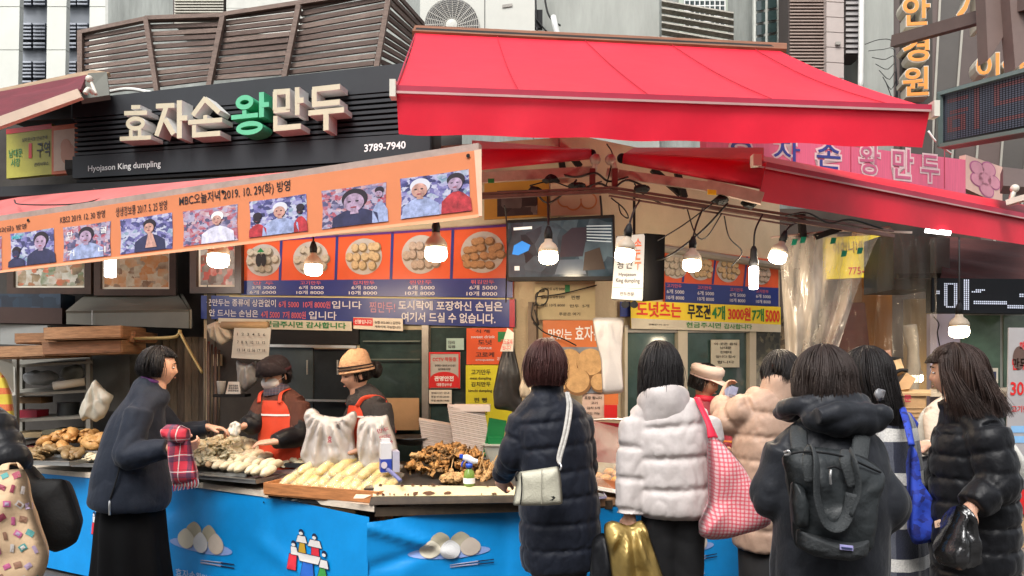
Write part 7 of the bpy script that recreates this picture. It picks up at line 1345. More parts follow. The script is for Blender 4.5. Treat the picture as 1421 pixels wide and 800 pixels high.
# ---- B: masked cook
d = 4.85; f = Vector((-.38, -.92, 0)).normalized(); Hc = P(382, 521, d); B = P(394, 800, d); RI = M('red_orange_apron', (.62, .06, .022), .6, var=.1, vs=5, bump=.2, bs=12)
ar = [(P(368, 560, 4.85), P(352, 588, 4.78), P(338, 590, 4.72)), (P(416, 562, 4.8), P(414, 604, 4.74), P(381, 613, 4.6))]
def apron(parent, rows, f, d, z0, z1, aw, m, gap=.016):
    rw = np.array(rowsw(None, f, rows, d)); zs = rw[:, 2]; o = np.argsort(zs); V, F = [], []; n1, n2 = 22, 24; r = Vector((f.y, -f.x, 0))
    for i in range(n1):
        z = z0 + (z1 - z0) * i / (n1 - 1); x, y, rx, ry = [np.interp(z, zs[o], rw[o, k]) for k in (0, 1, 3, 4)]; a = aw(i / (n1 - 1))
        for j in range(n2): t = -a + 2 * a * j / (n2 - 1); p = Vector((x, y, z)) + r * math.sin(t) * (rx + gap) + f * math.cos(t) * (ry + gap); p += f * .004 * math.sin(t * 9 + z * 20); V.append(p)
    for i in range(n1 - 1):
        for j in range(n2 - 1): a = i * n2 + j; F.append((a, a + 1, a + n2 + 1, a + n2))
    return add('apron', (A(V), F), m, parent, smooth=True)
w, Rm, f, r = person('cook in a dark hat, white face mask and red orange apron, looking down', B, f, Hc, -.2, skin=SKIN, arms=ar, hands=[(P(338, 592, 4.71), (-.9, -.2, -.25), (.3, -.3, -.9), dict(curl=.5)), (P(381, 613, 4.59), (-1, -.15, -.05), (0, .2, -1), dict(curl=.35, side=-1))], face_on=True, down=True, vox=.0065, legs=True)
tr = [(396, 690, .17, .12, 0), (395, 640, .165, .125, 0), (393, 590, .165, .125, 0), (391, 562, .165, .11, 0), (387, 546, .1, .08, 0), (385, 538, .062, .062, 0)]
garment('sweater', w, [torsoL(tr, f, d), yoke(ar, Hc, f), sleeve(ar[0], (.072, .062, .05)), sleeve(ar[1], (.072, .064, .05))], M('brown_sweater', (.085, .03, .02), .85, var=.2, bump=.3), seed=5, wr=.004)
for a in ar: p = [Vector(q) for q in a]; add('sleeve_cover', loft([(*p[0].lerp(p[1], .55), .066, .066), (*p[1], .073, .073), (*p[1].lerp(p[2], .6), .064, .064), (*p[2], .048, .048)], n=22, hint=(.2, .3, .9) if abs((p[1] - p[0]).normalized().z) < .5 else (1, .1, 0)), BLK, w, smooth=True)
apron(w, tr, f, d, P(0, 700, d).z, P(0, 555, d).z, lambda t: 1.25 if t < .55 else 1.25 - (t - .55) * 1.3, RI); apron(w, tr, f, d, P(0, 575.5, d).z, P(0, 573, d).z, lambda t: .82, WHITE, .02)
for sx in (-1, 1): add('apron_strap', loft([(*(P(391, 558, d) + r * sx * .085 + f * .125), .015, .004), (*(P(388, 545, d) + r * sx * .085 + f * .085), .015, .004), (*(P(388, 540, d) + r * sx * .08 + f * .0), .015, .004)], n=8, hint=tuple(r)), RI, w, smooth=True)
add('checked_scarf', loft([(*P(385, 548, d), .1, .09), (*P(384, 540, d), .085, .085), (*P(383, 533, d), .07, .07)], n=26, hint=tuple(r)), stripes('dark_check', (.03, .03, .06), [(2, .02, .3, 0, (.12, .05, .06), .7), (0, .02, .3, 0, (.1, .1, .14), .6)]), w, smooth=True)
def hp(g, Hc, Rm): return (g[0] @ np.array(Rm).T + np.array(Hc), g[1])
V, F = ball((0, 0, 0), (.07, .052, .05), 28, 18); V = V.copy(); V[:, 1] = np.where(V[:, 1] < 0, .0, V[:, 1]) + .052; V[:, 2] -= .042; V[:, 2] += .003 * np.sin(V[:, 2] * 500); add('face_mask', hp((V, F), Hc, Rm), M('mask_white', (.62, .6, .58), .7), w, smooth=True)
for sx in (-1, 1): add('mask_loop', hp(tube([(sx * .062, .06, -.025), (sx * .08, .02, -.01), (sx * .085, -.01, .0)], .0018, n=5), Hc, Rm), WHITE, w)
HT = M('dark_maroon_hat', (.014, .009, .012), .85, var=.3, bump=.3); g = loft([(0, -.008, .018, .094, .114), (0, -.008, .05, .094, .114), (0, -.01, .09, .085, .1), (0, -.012, .125, .055, .06), (0, -.012, .135, .01, .01)], n=36, hint=(1, 0, 0)); add('hat', hp(g, Hc, Rm), HT, w, smooth=True)
add('hat_brim', hp(loft([(0, .0, .03, .1, .12), (0, .012, .022, .106, .138), (0, .012, .016, .104, .136)], n=36, hint=(1, 0, 0), smooth=False), Hc, Rm), HT, w, smooth=True); add('hat_band', hp(loft([(0, -.008, .03, .0965, .1165), (0, -.008, .05, .0965, .1165)], n=36, smooth=False), Hc, Rm), M('maroon_band', (.05, .01, .015), .8), w, smooth=True)
hair(w, Hc, Rm, .06, H_BLACK, opn=75, fringe=40, n=120, seed=3, width=1.0)
add('dark_watch', hp(loft([(0, -.012, 0, .031, .028), (0, .012, 0, .031, .028)], n=16, smooth=False), P(388, 611, 4.62), Matrix.Rotation(PI / 2, 3, 'Z')), K, w)
add('white_tissue', puff([(319, 588), (327, 584), (335, 589), (334, 600), (329, 607), (321, 606), (316, 598)], 4.62, .02, (326, 580, 16, .012), 3, amp=.01, sc=25), M('tissue', (.68, .66, .58), .8), label='crumpled white tissue between the reaching hand and the masked cook', cat='tissue', smooth=True)

# ---- C: cook in the knitted hat
d = 4.7; f = Vector((-.86, -.5, 0)).normalized(); Hc = P(494, 520, d); B = P(515, 800, d)
ar = [(P(498, 566, 4.85), P(480, 600, 4.85), P(462, 622, 4.7)), (P(528, 566, 4.6), P(533, 606, 4.55), P(500, 624, 4.5))]
w, Rm, f, r = person('cook in a peach knitted hat with dark stripes and a red orange apron', B, f, Hc, -.25, arms=ar, hands=[(P(461, 624, 4.7), (-1, -.2, -.3), (0, 0, -1)), (P(499, 625, 4.5), (-1, -.2, -.2), (0, 0, -1), dict(side=-1))], face_on=True, down=True, vox=.006)
tr = [(516, 690, .16, .13, 0), (515, 640, .165, .135, 0), (513, 600, .17, .135, 0), (513, 566, .165, .115, 0), (508, 550, .1, .085, 0), (503, 541, .062, .065, 0), (501, 536, .062, .062, 0)]
garment('fleece', w, [torsoL(tr, f, d), yoke(ar, Hc, f), sleeve(ar[0], (.075, .068, .052)), sleeve(ar[1], (.078, .07, .052))], M('charcoal_fleece', (.035, .032, .032), .9, var=.2, bump=.4, bs=90), seed=7, wr=.006)
apron(w, tr, f, d, P(0, 700, d).z, P(0, 562, d).z, lambda t: 1.35 if t < .6 else 1.35 - (t - .6) * 1.7, RI); apron(w, tr, f, d, P(0, 577.5, d).z, P(0, 575, d).z, lambda t: .9, WHITE, .02)
for sx in (-1, 1): add('apron_strap', loft([(*(P(511, 563, d) + r * sx * .1 + f * .11), .015, .004), (*(P(509, 551, d) + r * sx * .11 + f * .05), .015, .005), (*(P(512, 556, d) + r * sx * .12 - f * .06), .015, .005), (*(P(515, 600, d) + r * sx * .13 - f * .11), .015, .005)], n=8, hint=tuple(f)), RI, w, smooth=True)
KN = M('peach_knit', (.55, .34, .2), .9, var=.12, vs=30, bump=.7, bs=55); DKB = M('dark_brown_knit', (.03, .02, .02), .9); prof = [(0, -.01, .018, .093, .11), (0, -.012, .035, .096, .114), (0, -.02, .07, .094, .108), (0, -.04, .11, .075, .084), (0, -.06, .145, .05, .055), (0, -.065, .16, .012, .012)]
kg = loft(prof, n=60); kv = kg[0].copy(); aa = np.arctan2(kv[:, 1] + .02, kv[:, 0]); kv[:, :2] *= (1 + .015 * np.sin(aa * 30))[:, None]; add('knit_hat', hp((kv, kg[1]), Hc, Rm), KN, w, smooth=True)
for z0, z1, m_ in ((.016, .03, KN), (.034, .043, DKB), (.053, .062, DKB)): add('hat_stripe', hp(loft([(0, -.011, z0, .1005, .119), (0, -.012, z1, .1005, .119)], n=40, smooth=False), Hc, Rm), m_, w, smooth=True)
hair(w, Hc, Rm, .05, H_BLACK, opn=70, fringe=30, n=140, seed=5, width=.98, taper=.8); add('hair_bun', jitter(ball(P(521, 513, 4.78), (.045, .04, .055), 22, 16), .012, 30), H_BLACK, w, smooth=True)

# ---- D: long navy coat with crossbody bag
d = 3.45; f = Vector((-.2, .98, 0)).normalized(); Hc = P(756, 507, d); B = P(774, 800, d)
ar = [(P(728, 582, 3.45), P(712, 632, 3.45), P(697, 660, 3.62)), (P(801, 582, 3.5), P(809, 650, 3.55), P(790, 660, 3.78))]
w, Rm, f, r = person('woman in a long navy quilted coat with a reddish brown bob, seen from behind', B, f, Hc, -.12, .04, arms=ar, hands=[(P(697, 660, 3.62), (-.1, .45, -.6), (.5, .6, .2), dict(curl=.55))], face_on=True)
Q = (.118, .013, .010)
garment('coat', w, [torsoL([(779, 788, .185, .15, 0), (778, 760, .192, .16, 0), (776, 700, .19, .155, 0), (772, 650, .178, .145, 0), (768, 610, .178, .14, 0), (765, 578, .168, .125, 0), (762, 560, .12, .1, 0), (760, 548, .078, .08, 0), (759, 535, .075, .078, .01)], f, d, Q), yoke(ar, Hc, f), sleeve(ar[0], (.075, .07, .052), Q), sleeve(ar[1], (.075, .07, .052), Q)], NAVY, seed=11, wr=.0035, wsc=16, vox=.0075, sm=1)
for sx, x in ((-1, 757), (1, 795)): add('legging', loft([(*P(x, 770, d), .075, .075), (*P(x, 830, d), .06, .06), (*P(x, 925, d), .05, .055)], n=18), M('grey_legging', (.06, .06, .065), .8), w, smooth=True)
hair(w, Hc, Rm, .105, H_RED, opn=52, fringe=62, n=460, seed=7, width=1.14, depth=1.06, taper=.78, wave=.003, flare=1.05)
bag = thing('crossbody_bag', 'cream canvas crossbody bag with a white beaded strap on the navy coat', 'bag', P(747, 700, 3.1)); CB = M('cream_canvas', (.5, .48, .38), .7, var=.08, vs=6, bump=.2, bs=120)
add('bag_body', puff([(719, 655), (735, 653), (776, 647), (779, 670), (781, 700), (760, 702), (711, 702), (714, 685)], 3.14, .035, None, 3, amp=.006, sc=10), CB, bag, smooth=True)
for dx in (-2, 2.5): add('strap', loft([(*P(787 + dx * .6, 545, 3.31), .006, .006), (*P(790 + dx, 565, 3.27), .007, .006), (*P(785 + dx, 600, 3.2), .007, .006), (*P(776 + dx * .8, 635, 3.17), .007, .006), (*P(777, 645, 3.15), .006, .006)], n=8), M('white_strap', (.6, .58, .54), .6, col2=(.3, .28, .25), vs=60), bag, smooth=True)
add('strap_ring', tube([P(777, 643, 3.14), P(779, 648, 3.13), P(777, 653, 3.13)], .004), M('silver'), bag); add('logo_print', poly([P(762, 696, 3.095), P(771, 696, 3.095), P(771, 688, 3.095), P(762, 688, 3.095)], [(.0, .2), (.5, .3), (.3, 0), (1, .7), (.7, 1), (.2, .9), (.6, .6)], .012), K, bag)
add('bag_seam', tube([P(752, 652, 3.1), P(751, 675, 3.09), P(752, 700, 3.1)], .002, n=5), M('seam_cream', (.35, .33, .26), .7), bag); add('bag_zip', tube([P(723, 657, 3.11), P(724, 680, 3.1), P(722, 700, 3.11)], .003, n=5), K, bag)
add('zip_tassel', tube([P(719, 655, 3.12), P(716, 660, 3.11), P(717, 668, 3.11)], .005), K, bag)

# ---- E: pearl white puffer
d = 3.35; f = Vector((.12, .99, 0)).normalized(); Hc = P(916, 512, d); B = P(932, 800, d)
ar = [(P(886, 586, 3.35), P(878, 650, 3.33), P(874, 717, 3.3)), (P(972, 586, 3.35), P(984, 640, 3.35), P(972, 640, 3.65))]
w, Rm, f, r = person('woman in a pearl white puffer jacket carrying a gold bag, seen from behind', B, f, Hc, -.08, arms=ar, hands=[(P(873.5, 715, 3.3), (.05, .0, -1), (.5, .8, 0), dict(curl=.75, side=-1))])
Q = (.142, .02, .011)
garment('puffer_jacket', w, [torsoL([(934, 716, .152, .14, 0), (934, 700, .172, .165, 0), (932, 650, .17, .16, 0), (930, 610, .168, .155, 0), (927, 578, .155, .13, 0), (922, 560, .11, .1, 0)], f, d, Q), yoke(ar, Hc, f), sleeve(ar[0], (.082, .077, .062), Q), sleeve(ar[1], (.082, .077, .06), Q)], PEARL, seed=13, wr=.004, wsc=17, sm=1, vox=.0075)
add('collar', jitter(loft([(*(P(922, 574, d) - f * .01), .135, .12), (*(P(920, 560, d) - f * .025), .12, .118), (*(P(918, 549, d) - f * .035), .115, .115), (*(P(917, 543, d) - f * .03), .1, .1)], n=32, hint=tuple(r)), .008, 12), PEARL, w, smooth=True)
garment('trousers', w, [loft([(*P(x, 700, d), .098, .1), (*P(x + dx * .3, 760, d), .088, .09), (*P(x + dx * .6, 830, d), .07, .072), (*P(x + dx, 945, d), .055, .055)], n=22, hint=tuple(r)) for x, dx in ((918, -4), (950, 6))], TROU, seed=2, wr=.006, wsc=8, vox=.012)
hair(w, Hc, Rm, .135, H_BLACK, opn=50, fringe=60, n=460, seed=9, width=1.1, depth=1.05, wave=.004, flare=1.03)
gb = thing('gold_bag', 'shiny gold plastic bag hanging from the hand of the white puffer woman', 'bag', P(885, 800, 3.2)); GD = M('gold_foil', (.36, .25, .08), .36, .45, var=.12, vs=6, bump=.35, bs=16)
add('bag', crumple([(838, 727), (850, 722), (862, 726), (870, 731), (880, 731), (888, 720), (897, 727), (901, 745), (910, 770), (924, 810), (928, 868), (900, 880), (858, 872), (852, 820), (846, 770), (839, 745)], 3.2, .075, (876, 715, 13, .03), 4, amp=.012, sc=10, rings=18), GD, gb, smooth=True)
add('black_handbag', puff([(822, 748), (835, 738), (846, 745), (856, 790), (862, 860), (824, 866), (818, 800)], 3.32, .07, (838, 730, 10, .02), 7, amp=.01), BLK, label='black bag partly hidden between the gold bag and the navy coat', cat='bag', smooth=True)
tg = thing('gingham_tote', 'red and white gingham quilted tote hanging from the white puffer shoulder', 'bag', P(1020, 745, 3.1)); GG = stripes('red_gingham', (.68, .42, .42), [(2, .0165, .42, 0, (.62, .03, .07), .75), (0, .0165, .42, 0, (.62, .03, .07), .75)], .8, .3)
add('bag_body', puff([(983, 605), (992, 605), (1004, 615), (1030, 645), (1055, 690), (1070, 718), (1068, 728), (1045, 738), (1010, 748), (984, 750), (968, 742), (974, 722), (985, 700), (984, 650)], 3.16, .12, (990, 590, 7, .02), 4, amp=.012, sc=8), GG, tg, smooth=True)
add('red_strap', loft([(*P(966, 552, 3.3), .012, .004), (*P(974, 568, 3.23), .013, .004), (*P(984, 590, 3.18), .015, .005), (*P(988, 608, 3.16), .02, .006)], n=8, hint=(1, 0, 0)), M('red_webbing', (.65, .015, .05), .6), tg, smooth=True); add('red_strap', loft([(*P(968, 552, 3.4), .012, .004), (*P(980, 580, 3.3), .013, .004), (*P(992, 608, 3.22), .016, .006)], n=8, hint=(1, 0, 0)), M('red_webbing'), tg, smooth=True)

# ---- F: backpack woman
d = 2.72; f = Vector((-.1, .99, 0)).normalized(); Hc = P(1142, 526, d); B = P(1152, 800, d)
ar = [(P(1092, 625, 2.72), P(1071, 690, 2.75), P(1085, 700, 3.0)), (P(1190, 626, 2.72), P(1230, 698, 2.68), P(1200, 748, 2.78))]
w, Rm, f, r = person('woman in a dark blue grey hooded jacket wearing a grey backpack', B, f, Hc, -.1, arms=ar, vox=.009)
garment('jacket', w, [torsoL([(1150, 850, .2, .16, 0), (1150, 800, .215, .175, 0), (1151, 740, .215, .17, 0), (1152, 680, .215, .17, 0), (1152, 630, .2, .15, 0), (1150, 602, .16, .12, 0), (1147, 585, .11, .1, 0)], f, d), yoke(ar, Hc, f), sleeve(ar[0], (.088, .085, .06)), sleeve(ar[1], (.08, .086, .06))], GREYB, seed=17, wr=.009, wsc=8, vox=.009, sm=1)
g = [jitter(ball(P(1151, 578, d) - f * .1, (.155, .1, .075), 40, 26), .012, 9, 2), loft([(*(P(1143, 560, d) + r * .135 * math.cos(a) + f * (.02 + .12 * math.sin(a)) + Vector((0, 0, -.02 - .035 * math.sin(a)))), .04, .045) for a in np.linspace(-.3, PI * 2 - .3, 16)], n=18, hint=(0, 0, 1)), loft([(*(P(1150, 566, d) - f * .16 + r * x + Vector((0, 0, -.9 * x * x))), .035, .04) for x in np.linspace(-.14, .14, 7)], n=16, hint=(0, 0, 1))]
garment('hood', w, g, GREYB, seed=19, wr=.008, wsc=9, vox=.009, stretch=(1.6, 1, .7)); garment('trousers', w, [loft([(*P(x, 830, d), .095, .1), (*P(x, 930, d), .075, .08), (*P(x, 1050, d), .055, .055)], n=20) for x in (1122, 1180)], TROU, vox=.012, wr=.005)
hair(w, Hc, Rm, .1, hairmat('hair_soft_brown', (.03, .02, .017)), opn=48, fringe=60, n=560, seed=11, width=1.24, depth=1.12, wave=.005, flare=1.08, taper=.9)
bp = thing('backpack', 'dark grey roll top backpack with two carry handles and a small label', 'backpack', P(1155, 775, 2.45)); BPM = M('slate_nylon', (.02, .024, .026), .5, var=.2, vs=9, bump=.4, bs=26)
b0 = puff([(1086, 634), (1096, 622), (1130, 620), (1165, 624), (1200, 634), (1226, 652), (1224, 662), (1214, 690), (1210, 740), (1203, 768), (1175, 777), (1130, 773), (1103, 758), (1100, 705), (1092, 655)], 2.47, .115, None, 5, amp=.012, sc=11, rings=12); add('bag_body', wrinkle((*b0, np.tile((0, -1.0, 0), (len(b0[0]), 1))), .009, 13, 4), BPM, bp, smooth=True)
add('lower_panel', puff([(1106, 735), (1140, 742), (1180, 748), (1204, 742), (1201, 768), (1175, 776), (1130, 772), (1105, 757)], 2.42, .085, None, 6, amp=.004), M('slate_coarse', (.025, .028, .03), .7, var=.2, bump=.3), bp, smooth=True)
BS_ = M('slate_webbing', (.028, .032, .034), .7, var=.15, bump=.3, bs=150)
add('carry_handle', loft([(*P(1124, 670, 2.345), .018, .005), (*P(1121, 640, 2.35), .018, .005), (*P(1127, 622, 2.4), .018, .006), (*P(1133, 640, 2.33), .018, .005), (*P(1134, 690, 2.33), .02, .005), (*P(1146, 726, 2.335), .02, .005), (*P(1164, 732, 2.335), .02, .005), (*P(1176, 715, 2.34), .02, .005), (*P(1182, 685, 2.34), .02, .005)], n=10, hint=(1, 0, .2)), BS_, bp, smooth=True)
add('carry_handle', loft([(*P(1184, 676, 2.345), .018, .005), (*P(1173, 640, 2.35), .018, .005), (*P(1177, 626, 2.4), .018, .006), (*P(1186, 645, 2.34), .018, .005), (*P(1190, 680, 2.335), .02, .005), (*P(1178, 714, 2.34), .02, .005)], n=10, hint=(1, 0, .2)), BS_, bp, smooth=True)
add('top_zip', tube([P(1088, 632, 2.38), P(1120, 627, 2.36), P(1170, 634, 2.36), P(1222, 656, 2.4)], .004), K, bp); add('zip_ring', tube([P(1088, 628, 2.37), P(1094, 626, 2.36), P(1096, 630, 2.36), P(1089, 632, 2.37)], .004), M('silver'), bp)
add('front_zip', tube([P(1148, 650, 2.34), P(1158, 648, 2.335), P(1168, 652, 2.34)], .004), K, bp); add('zip_pull', tube([P(1153, 652, 2.33), P(1152, 662, 2.325), P(1153, 672, 2.33)], .004), M('silver'), bp)
add('side_pocket', puff([(1100, 668), (1112, 672), (1120, 700), (1118, 735), (1103, 730), (1099, 700)], 2.42, .05, None, 8), BPM, bp, smooth=True); lq = [P(1166, 763, 2.325), P(1184, 765, 2.325), P(1184, 758, 2.325), P(1166, 756, 2.325)]; add('label_patch', slab(lq, .004), M('lilac_label', (.35, .33, .6), .5), bp)
add('label_band', slab(sub(lq, .08, .25, .92, .6), -.003), M('navy_print'), bp)
for sx, x in ((-1, 1112), (1, 1192)): add('shoulder_strap', loft([(*P(x, 640, 2.5), .03, .008), (*P(x + sx * 4, 606, 2.58), .03, .01), (*P(x + sx * 2, 596, 2.75), .03, .01), (*P(x, 640, 2.9), .03, .01)], n=10, hint=(1, 0, 0)), BS_, bp, smooth=True)

# ---- G: plaid coat and blue tote
d = 3.5; f = Vector((-.45, .89, 0)).normalized(); Hc = P(1203, 517, d); B = P(1228, 800, d)
ar = [(P(1195, 590, 3.4), P(1190, 660, 3.4), P(1205, 690, 3.6)), (P(1247, 592, 3.5), P(1256, 640, 3.55), P(1240, 648, 3.85))]
w, Rm, f, r = person('woman with long black hair in a navy and white checked coat', B, f, Hc, -.1, arms=ar, vox=.009)
PLD = stripes('navy_white_check', (.012, .015, .034), [(0, .17, .22, .35, (.16, .17, .2), .45), (2, .2, .3, .12, (.66, .64, .6), 1), (0, .17, .1, .45, (.5, .5, .5), .45)], .85, .4)
garment('coat', w, [torsoL([(1236, 860, .2, .17, 0), (1234, 780, .185, .16, 0), (1232, 700, .17, .15, 0), (1230, 640, .16, .14, 0), (1226, 595, .155, .12, 0), (1218, 574, .1, .09, 0), (1212, 560, .07, .07, 0)], f, d), yoke(ar, Hc, f), sleeve(ar[0], (.07, .066, .055)), sleeve(ar[1], (.07, .066, .055))], PLD, seed=23, wr=.005, wsc=6, vox=.01)
hair(w, Hc, Rm, .27, H_BLACK, opn=48, fringe=60, n=520, seed=13, width=1.2, depth=1.12, wave=.014, flare=1.08, hang_shift=(.04, -.02), taper=.75)
add('hair_claw', jitter(ball(P(1221, 548, 3.28), (.022, .012, .03), 14, 10), .01, 60), M('frosted_claw', (.16, .16, .17), .2, coat=.5), w, smooth=True)
bt = thing('blue_tote', 'royal blue patterned tote with a cream label beside the checked coat', 'bag', P(1285, 750, 3.2)); RB = collage('royal_blue_pattern', [(.01, .01, .06), (.015, .03, .26), (.02, .06, .45), (.02, .05, .4)], 45, smooth=1, rough=.7)
add('bag_body', puff([(1264, 612), (1268, 622), (1275, 664), (1292, 690), (1324, 732), (1318, 742), (1296, 752), (1268, 757), (1262, 745), (1261, 680)], 3.2, .05, (1256, 590, 9, .02), 3, amp=.008), RB, bt, smooth=True); add('strap', loft([(*P(1252, 566, 3.4), .017, .006), (*P(1259, 590, 3.27), .016, .006), (*P(1265, 618, 3.2), .014, .01)], n=10, hint=(1, 0, 0)), RB, bt, smooth=True)
add('cream_label', slab([P(1298, 733, 3.11), P(1311, 730, 3.11), P(1308, 720, 3.11), P(1297, 724, 3.11)], .003), M('cream_cloth'), bt); text('OUI', [P(1300, 730, 3.107), P(1308, 728, 3.107), P(1307, 724, 3.107), P(1300, 726, 3.107)], BLACKP, bt, off=.003)
add('blue_cloth', puff([(1252, 572), (1262, 572), (1274, 588), (1272, 596), (1262, 592), (1254, 582)], 3.75, .03, None, 3), RB, label='crumpled blue cloth edge between the checked coat and the cardboard box', cat='cloth', smooth=True)

# ---- H: long black puffer, right
d = 3.15; f = Vector((-.8, .6, 0)).normalized(); Hc = P(1326, 517, d); B = P(1352, 800, d)
ar = [(P(1370, 600, 3.0), P(1386, 668, 2.96), P(1346, 706, 2.92)), (P(1322, 600, 3.35), P(1310, 660, 3.4), P(1300, 690, 3.3))]
w, Rm, f, r = person('woman with long wavy dark hair in a long black quilted coat at the right', B, f, Hc, -.1, arms=ar, hands=[(P(1348, 705, 2.92), (-.8, -.1, -.6), (.3, .5, -.6), dict(curl=.9))], face_on=True, vox=.0075)
Q = (.1, .013, .009)
garment('coat', w, [torsoL([(1352, 850, .175, .165, 0), (1353, 790, .175, .17, 0), (1352, 720, .165, .17, 0), (1350, 660, .165, .165, 0), (1348, 610, .165, .145, 0), (1344, 582, .14, .12, 0), (1338, 566, .09, .095, 0), (1334, 552, .08, .09, 0)], f, d, Q), yoke(ar, Hc, f), sleeve(ar[0], (.083, .08, .062), Q), sleeve(ar[1], (.08, .075, .06), Q)], BLK, seed=29, wr=.0035, wsc=16, vox=.0075, sm=1)
garment('hood', w, [jitter(ball(P(1358, 574, 3.12), (.1, .1, .05), 30, 20), .012, 12)], BLK, vox=.01, wr=.01, wsc=10); add('trousers', loft([(*P(1352, 850, d), .12, .1), (*P(1352, 1020, d), .09, .09)], n=20, smooth=False), TROU, w, smooth=True)
hair(w, Hc, Rm, .2, H_BROWN, opn=62, fringe=66, n=560, seed=17, width=1.14, depth=1.1, wave=.022, flare=1.15, hang_shift=(-.015, -.05), taper=.9)
kb = thing('black_plastic_bag', 'glossy black plastic bag hanging from the black coat sleeve', 'bag', P(1328, 790, 2.85)); KB = M('glossy_black_plastic', (.02, .02, .021), .18, var=.2, bump=.5, bs=14, spec=.8)
add('bag', crumple([(1330, 704), (1338, 700), (1346, 704), (1350, 735), (1354, 762), (1358, 782), (1348, 790), (1325, 793), (1305, 784), (1300, 768), (1312, 742)], 2.86, .08, (1334, 700, 9, .03), 4, amp=.012, sc=14), KB, kb, smooth=True)
wt = thing('white_tote', 'off white canvas tote hanging behind the long black coat', 'bag', P(1410, 680, 3.3)); add('bag_body', puff([(1386, 610), (1396, 606), (1406, 618), (1424, 640), (1442, 665), (1430, 678), (1398, 683), (1388, 670)], 3.32, .07, (1390, 595, 9, .02), 5, amp=.01), M('offwhite_canvas', (.55, .54, .5), .75, bump=.2), wt, smooth=True); add('strap', loft([(*P(1374, 574, 3.25), .018, .005), (*P(1386, 590, 3.3), .018, .005), (*P(1396, 612, 3.3), .018, .006)], n=8), M('offwhite_canvas'), wt, smooth=True); add('tote_seam', tube([P(1400, 612, 3.25), P(1410, 640, 3.24), P(1415, 675, 3.25)], .004), M('seam_cream'), wt)

# ---- I: pinkish beige puffer with bank notes
d = 4.0; f = Vector((-.4, .92, 0)).normalized(); Hc = P(1082, 518, d); B = P(1068, 800, d)
ar = [(P(1038, 565, 3.95), P(1006, 586, 4.05), P(1001, 553, 4.2)), (P(1098, 570, 4.0), P(1108, 620, 4.0), P(1100, 650, 4.2))]
w, Rm, f, r = person('shopper in a pinkish beige puffer coat holding up folded bank notes', B, f, Hc, -.05, arms=ar, hands=[(P(1001, 552, 4.2), (.35, .2, .8), (.8, -.3, -.2), dict(curl=.6))], vox=.0075)
Q = (.125, .018, .011)
garment('puffer_coat', w, [torsoL([(1066, 760, .19, .16, 0), (1066, 700, .195, .17, 0), (1065, 640, .19, .165, 0), (1066, 590, .18, .15, 0), (1069, 560, .155, .12, 0), (1074, 545, .1, .1, 0)], f, d, Q), yoke(ar, Hc, f), sleeve(ar[0], (.085, .075, .055), Q), sleeve(ar[1], (.08, .075, .06), Q)], BEIGE, seed=31, wr=.004, wsc=16, sm=1)
add('collar', jitter(loft([(*(P(1075, 556, d) - f * .02), .115, .11), (*(P(1077, 542, d) - f * .03), .105, .105), (*(P(1079, 528, d) - f * .03), .1, .1), (*(P(1080, 523, d) - f * .03), .088, .088)], n=30, hint=tuple(r)), .006, 12), BEIGE, w, smooth=True); add('trousers', loft([(*P(1068, 740, d), .175, .15), (*P(1068, 920, d), .15, .13)], n=20, smooth=False), TROU, w, smooth=True)
hair(w, Hc, Rm, .065, H_BLACK, opn=55, fringe=58, n=300, seed=19, width=1.12, depth=1.08, wave=.012)
nt = thing('bank_notes', 'small fan of folded bank notes held up in the raised hand', 'money', P(1014, 545, 4.15))
for i in range(4): a = -.2 + i * .28; c = P(1012 + i * 2, 545 - i * 1.5 + 2, 4.15 - i * .006); u = Vector((math.cos(a), 0, -math.sin(a) * .4)) * .026; v = Vector((math.sin(a) * .4, 0, math.cos(a))) * .03; add('note', slab([c - u - v, c + u - v, c + u + v, c - u + v], .001), M('note_pale_%d' % (i % 2), [(.5, .5, .56), (.35, .38, .5)][i % 2], .6, col2=(.2, .22, .35), vs=50), nt)

# ---- J: vendor in white cap
d = 5.0; f = Vector((.75, -.66, 0)).normalized(); Hc = P(979, 530, d); B = P(975, 800, d)
ar = [(P(952, 575, 4.95), P(955, 620, 4.85), P(985, 625, 4.7)), (P(1000, 575, 5.1), P(1012, 610, 5.0), P(1010, 625, 4.8))]
w, Rm, f, r = person('vendor in a white peaked cap and red collar behind the right counter', B, f, Hc, -.3, skin=SKIN2, arms=ar, hands=[(P(986, 625, 4.7), (1, 0, -.2), (0, 0, -1))], face_on=True, down=False, vox=.0075, legs=True)
tr = [(976, 690, .16, .12, 0), (976, 620, .165, .12, 0), (976, 580, .165, .11, 0), (977, 562, .1, .08, 0), (978, 553, .065, .065, 0)]
garment('jacket', w, [torsoL(tr, f, d), yoke(ar, Hc, f), sleeve(ar[0], (.07, .065, .05)), sleeve(ar[1], (.07, .065, .05))], M('dark_red_jacket', (.2, .02, .03), .7, bump=.2), seed=37, wr=.005, vox=.01)
add('collar', loft([(*P(978, 558, d), .08, .075), (*P(979, 549, d), .07, .068)], n=22, hint=tuple(r), smooth=False), M('bright_red_collar', (.5, .01, .03), .6), w, smooth=True)
CPM = M('cream_white_cap', (.62, .5, .44), .6, var=.06); add('cap', hp(loft([(0, -.008, .03, .092, .112), (0, -.008, .065, .094, .114), (0, -.008, .068, .1, .12), (0, -.01, .1, .098, .118), (0, -.012, .115, .08, .1), (0, -.012, .118, .02, .02)], n=36, smooth=False), Hc, Rm), CPM, w, smooth=True)
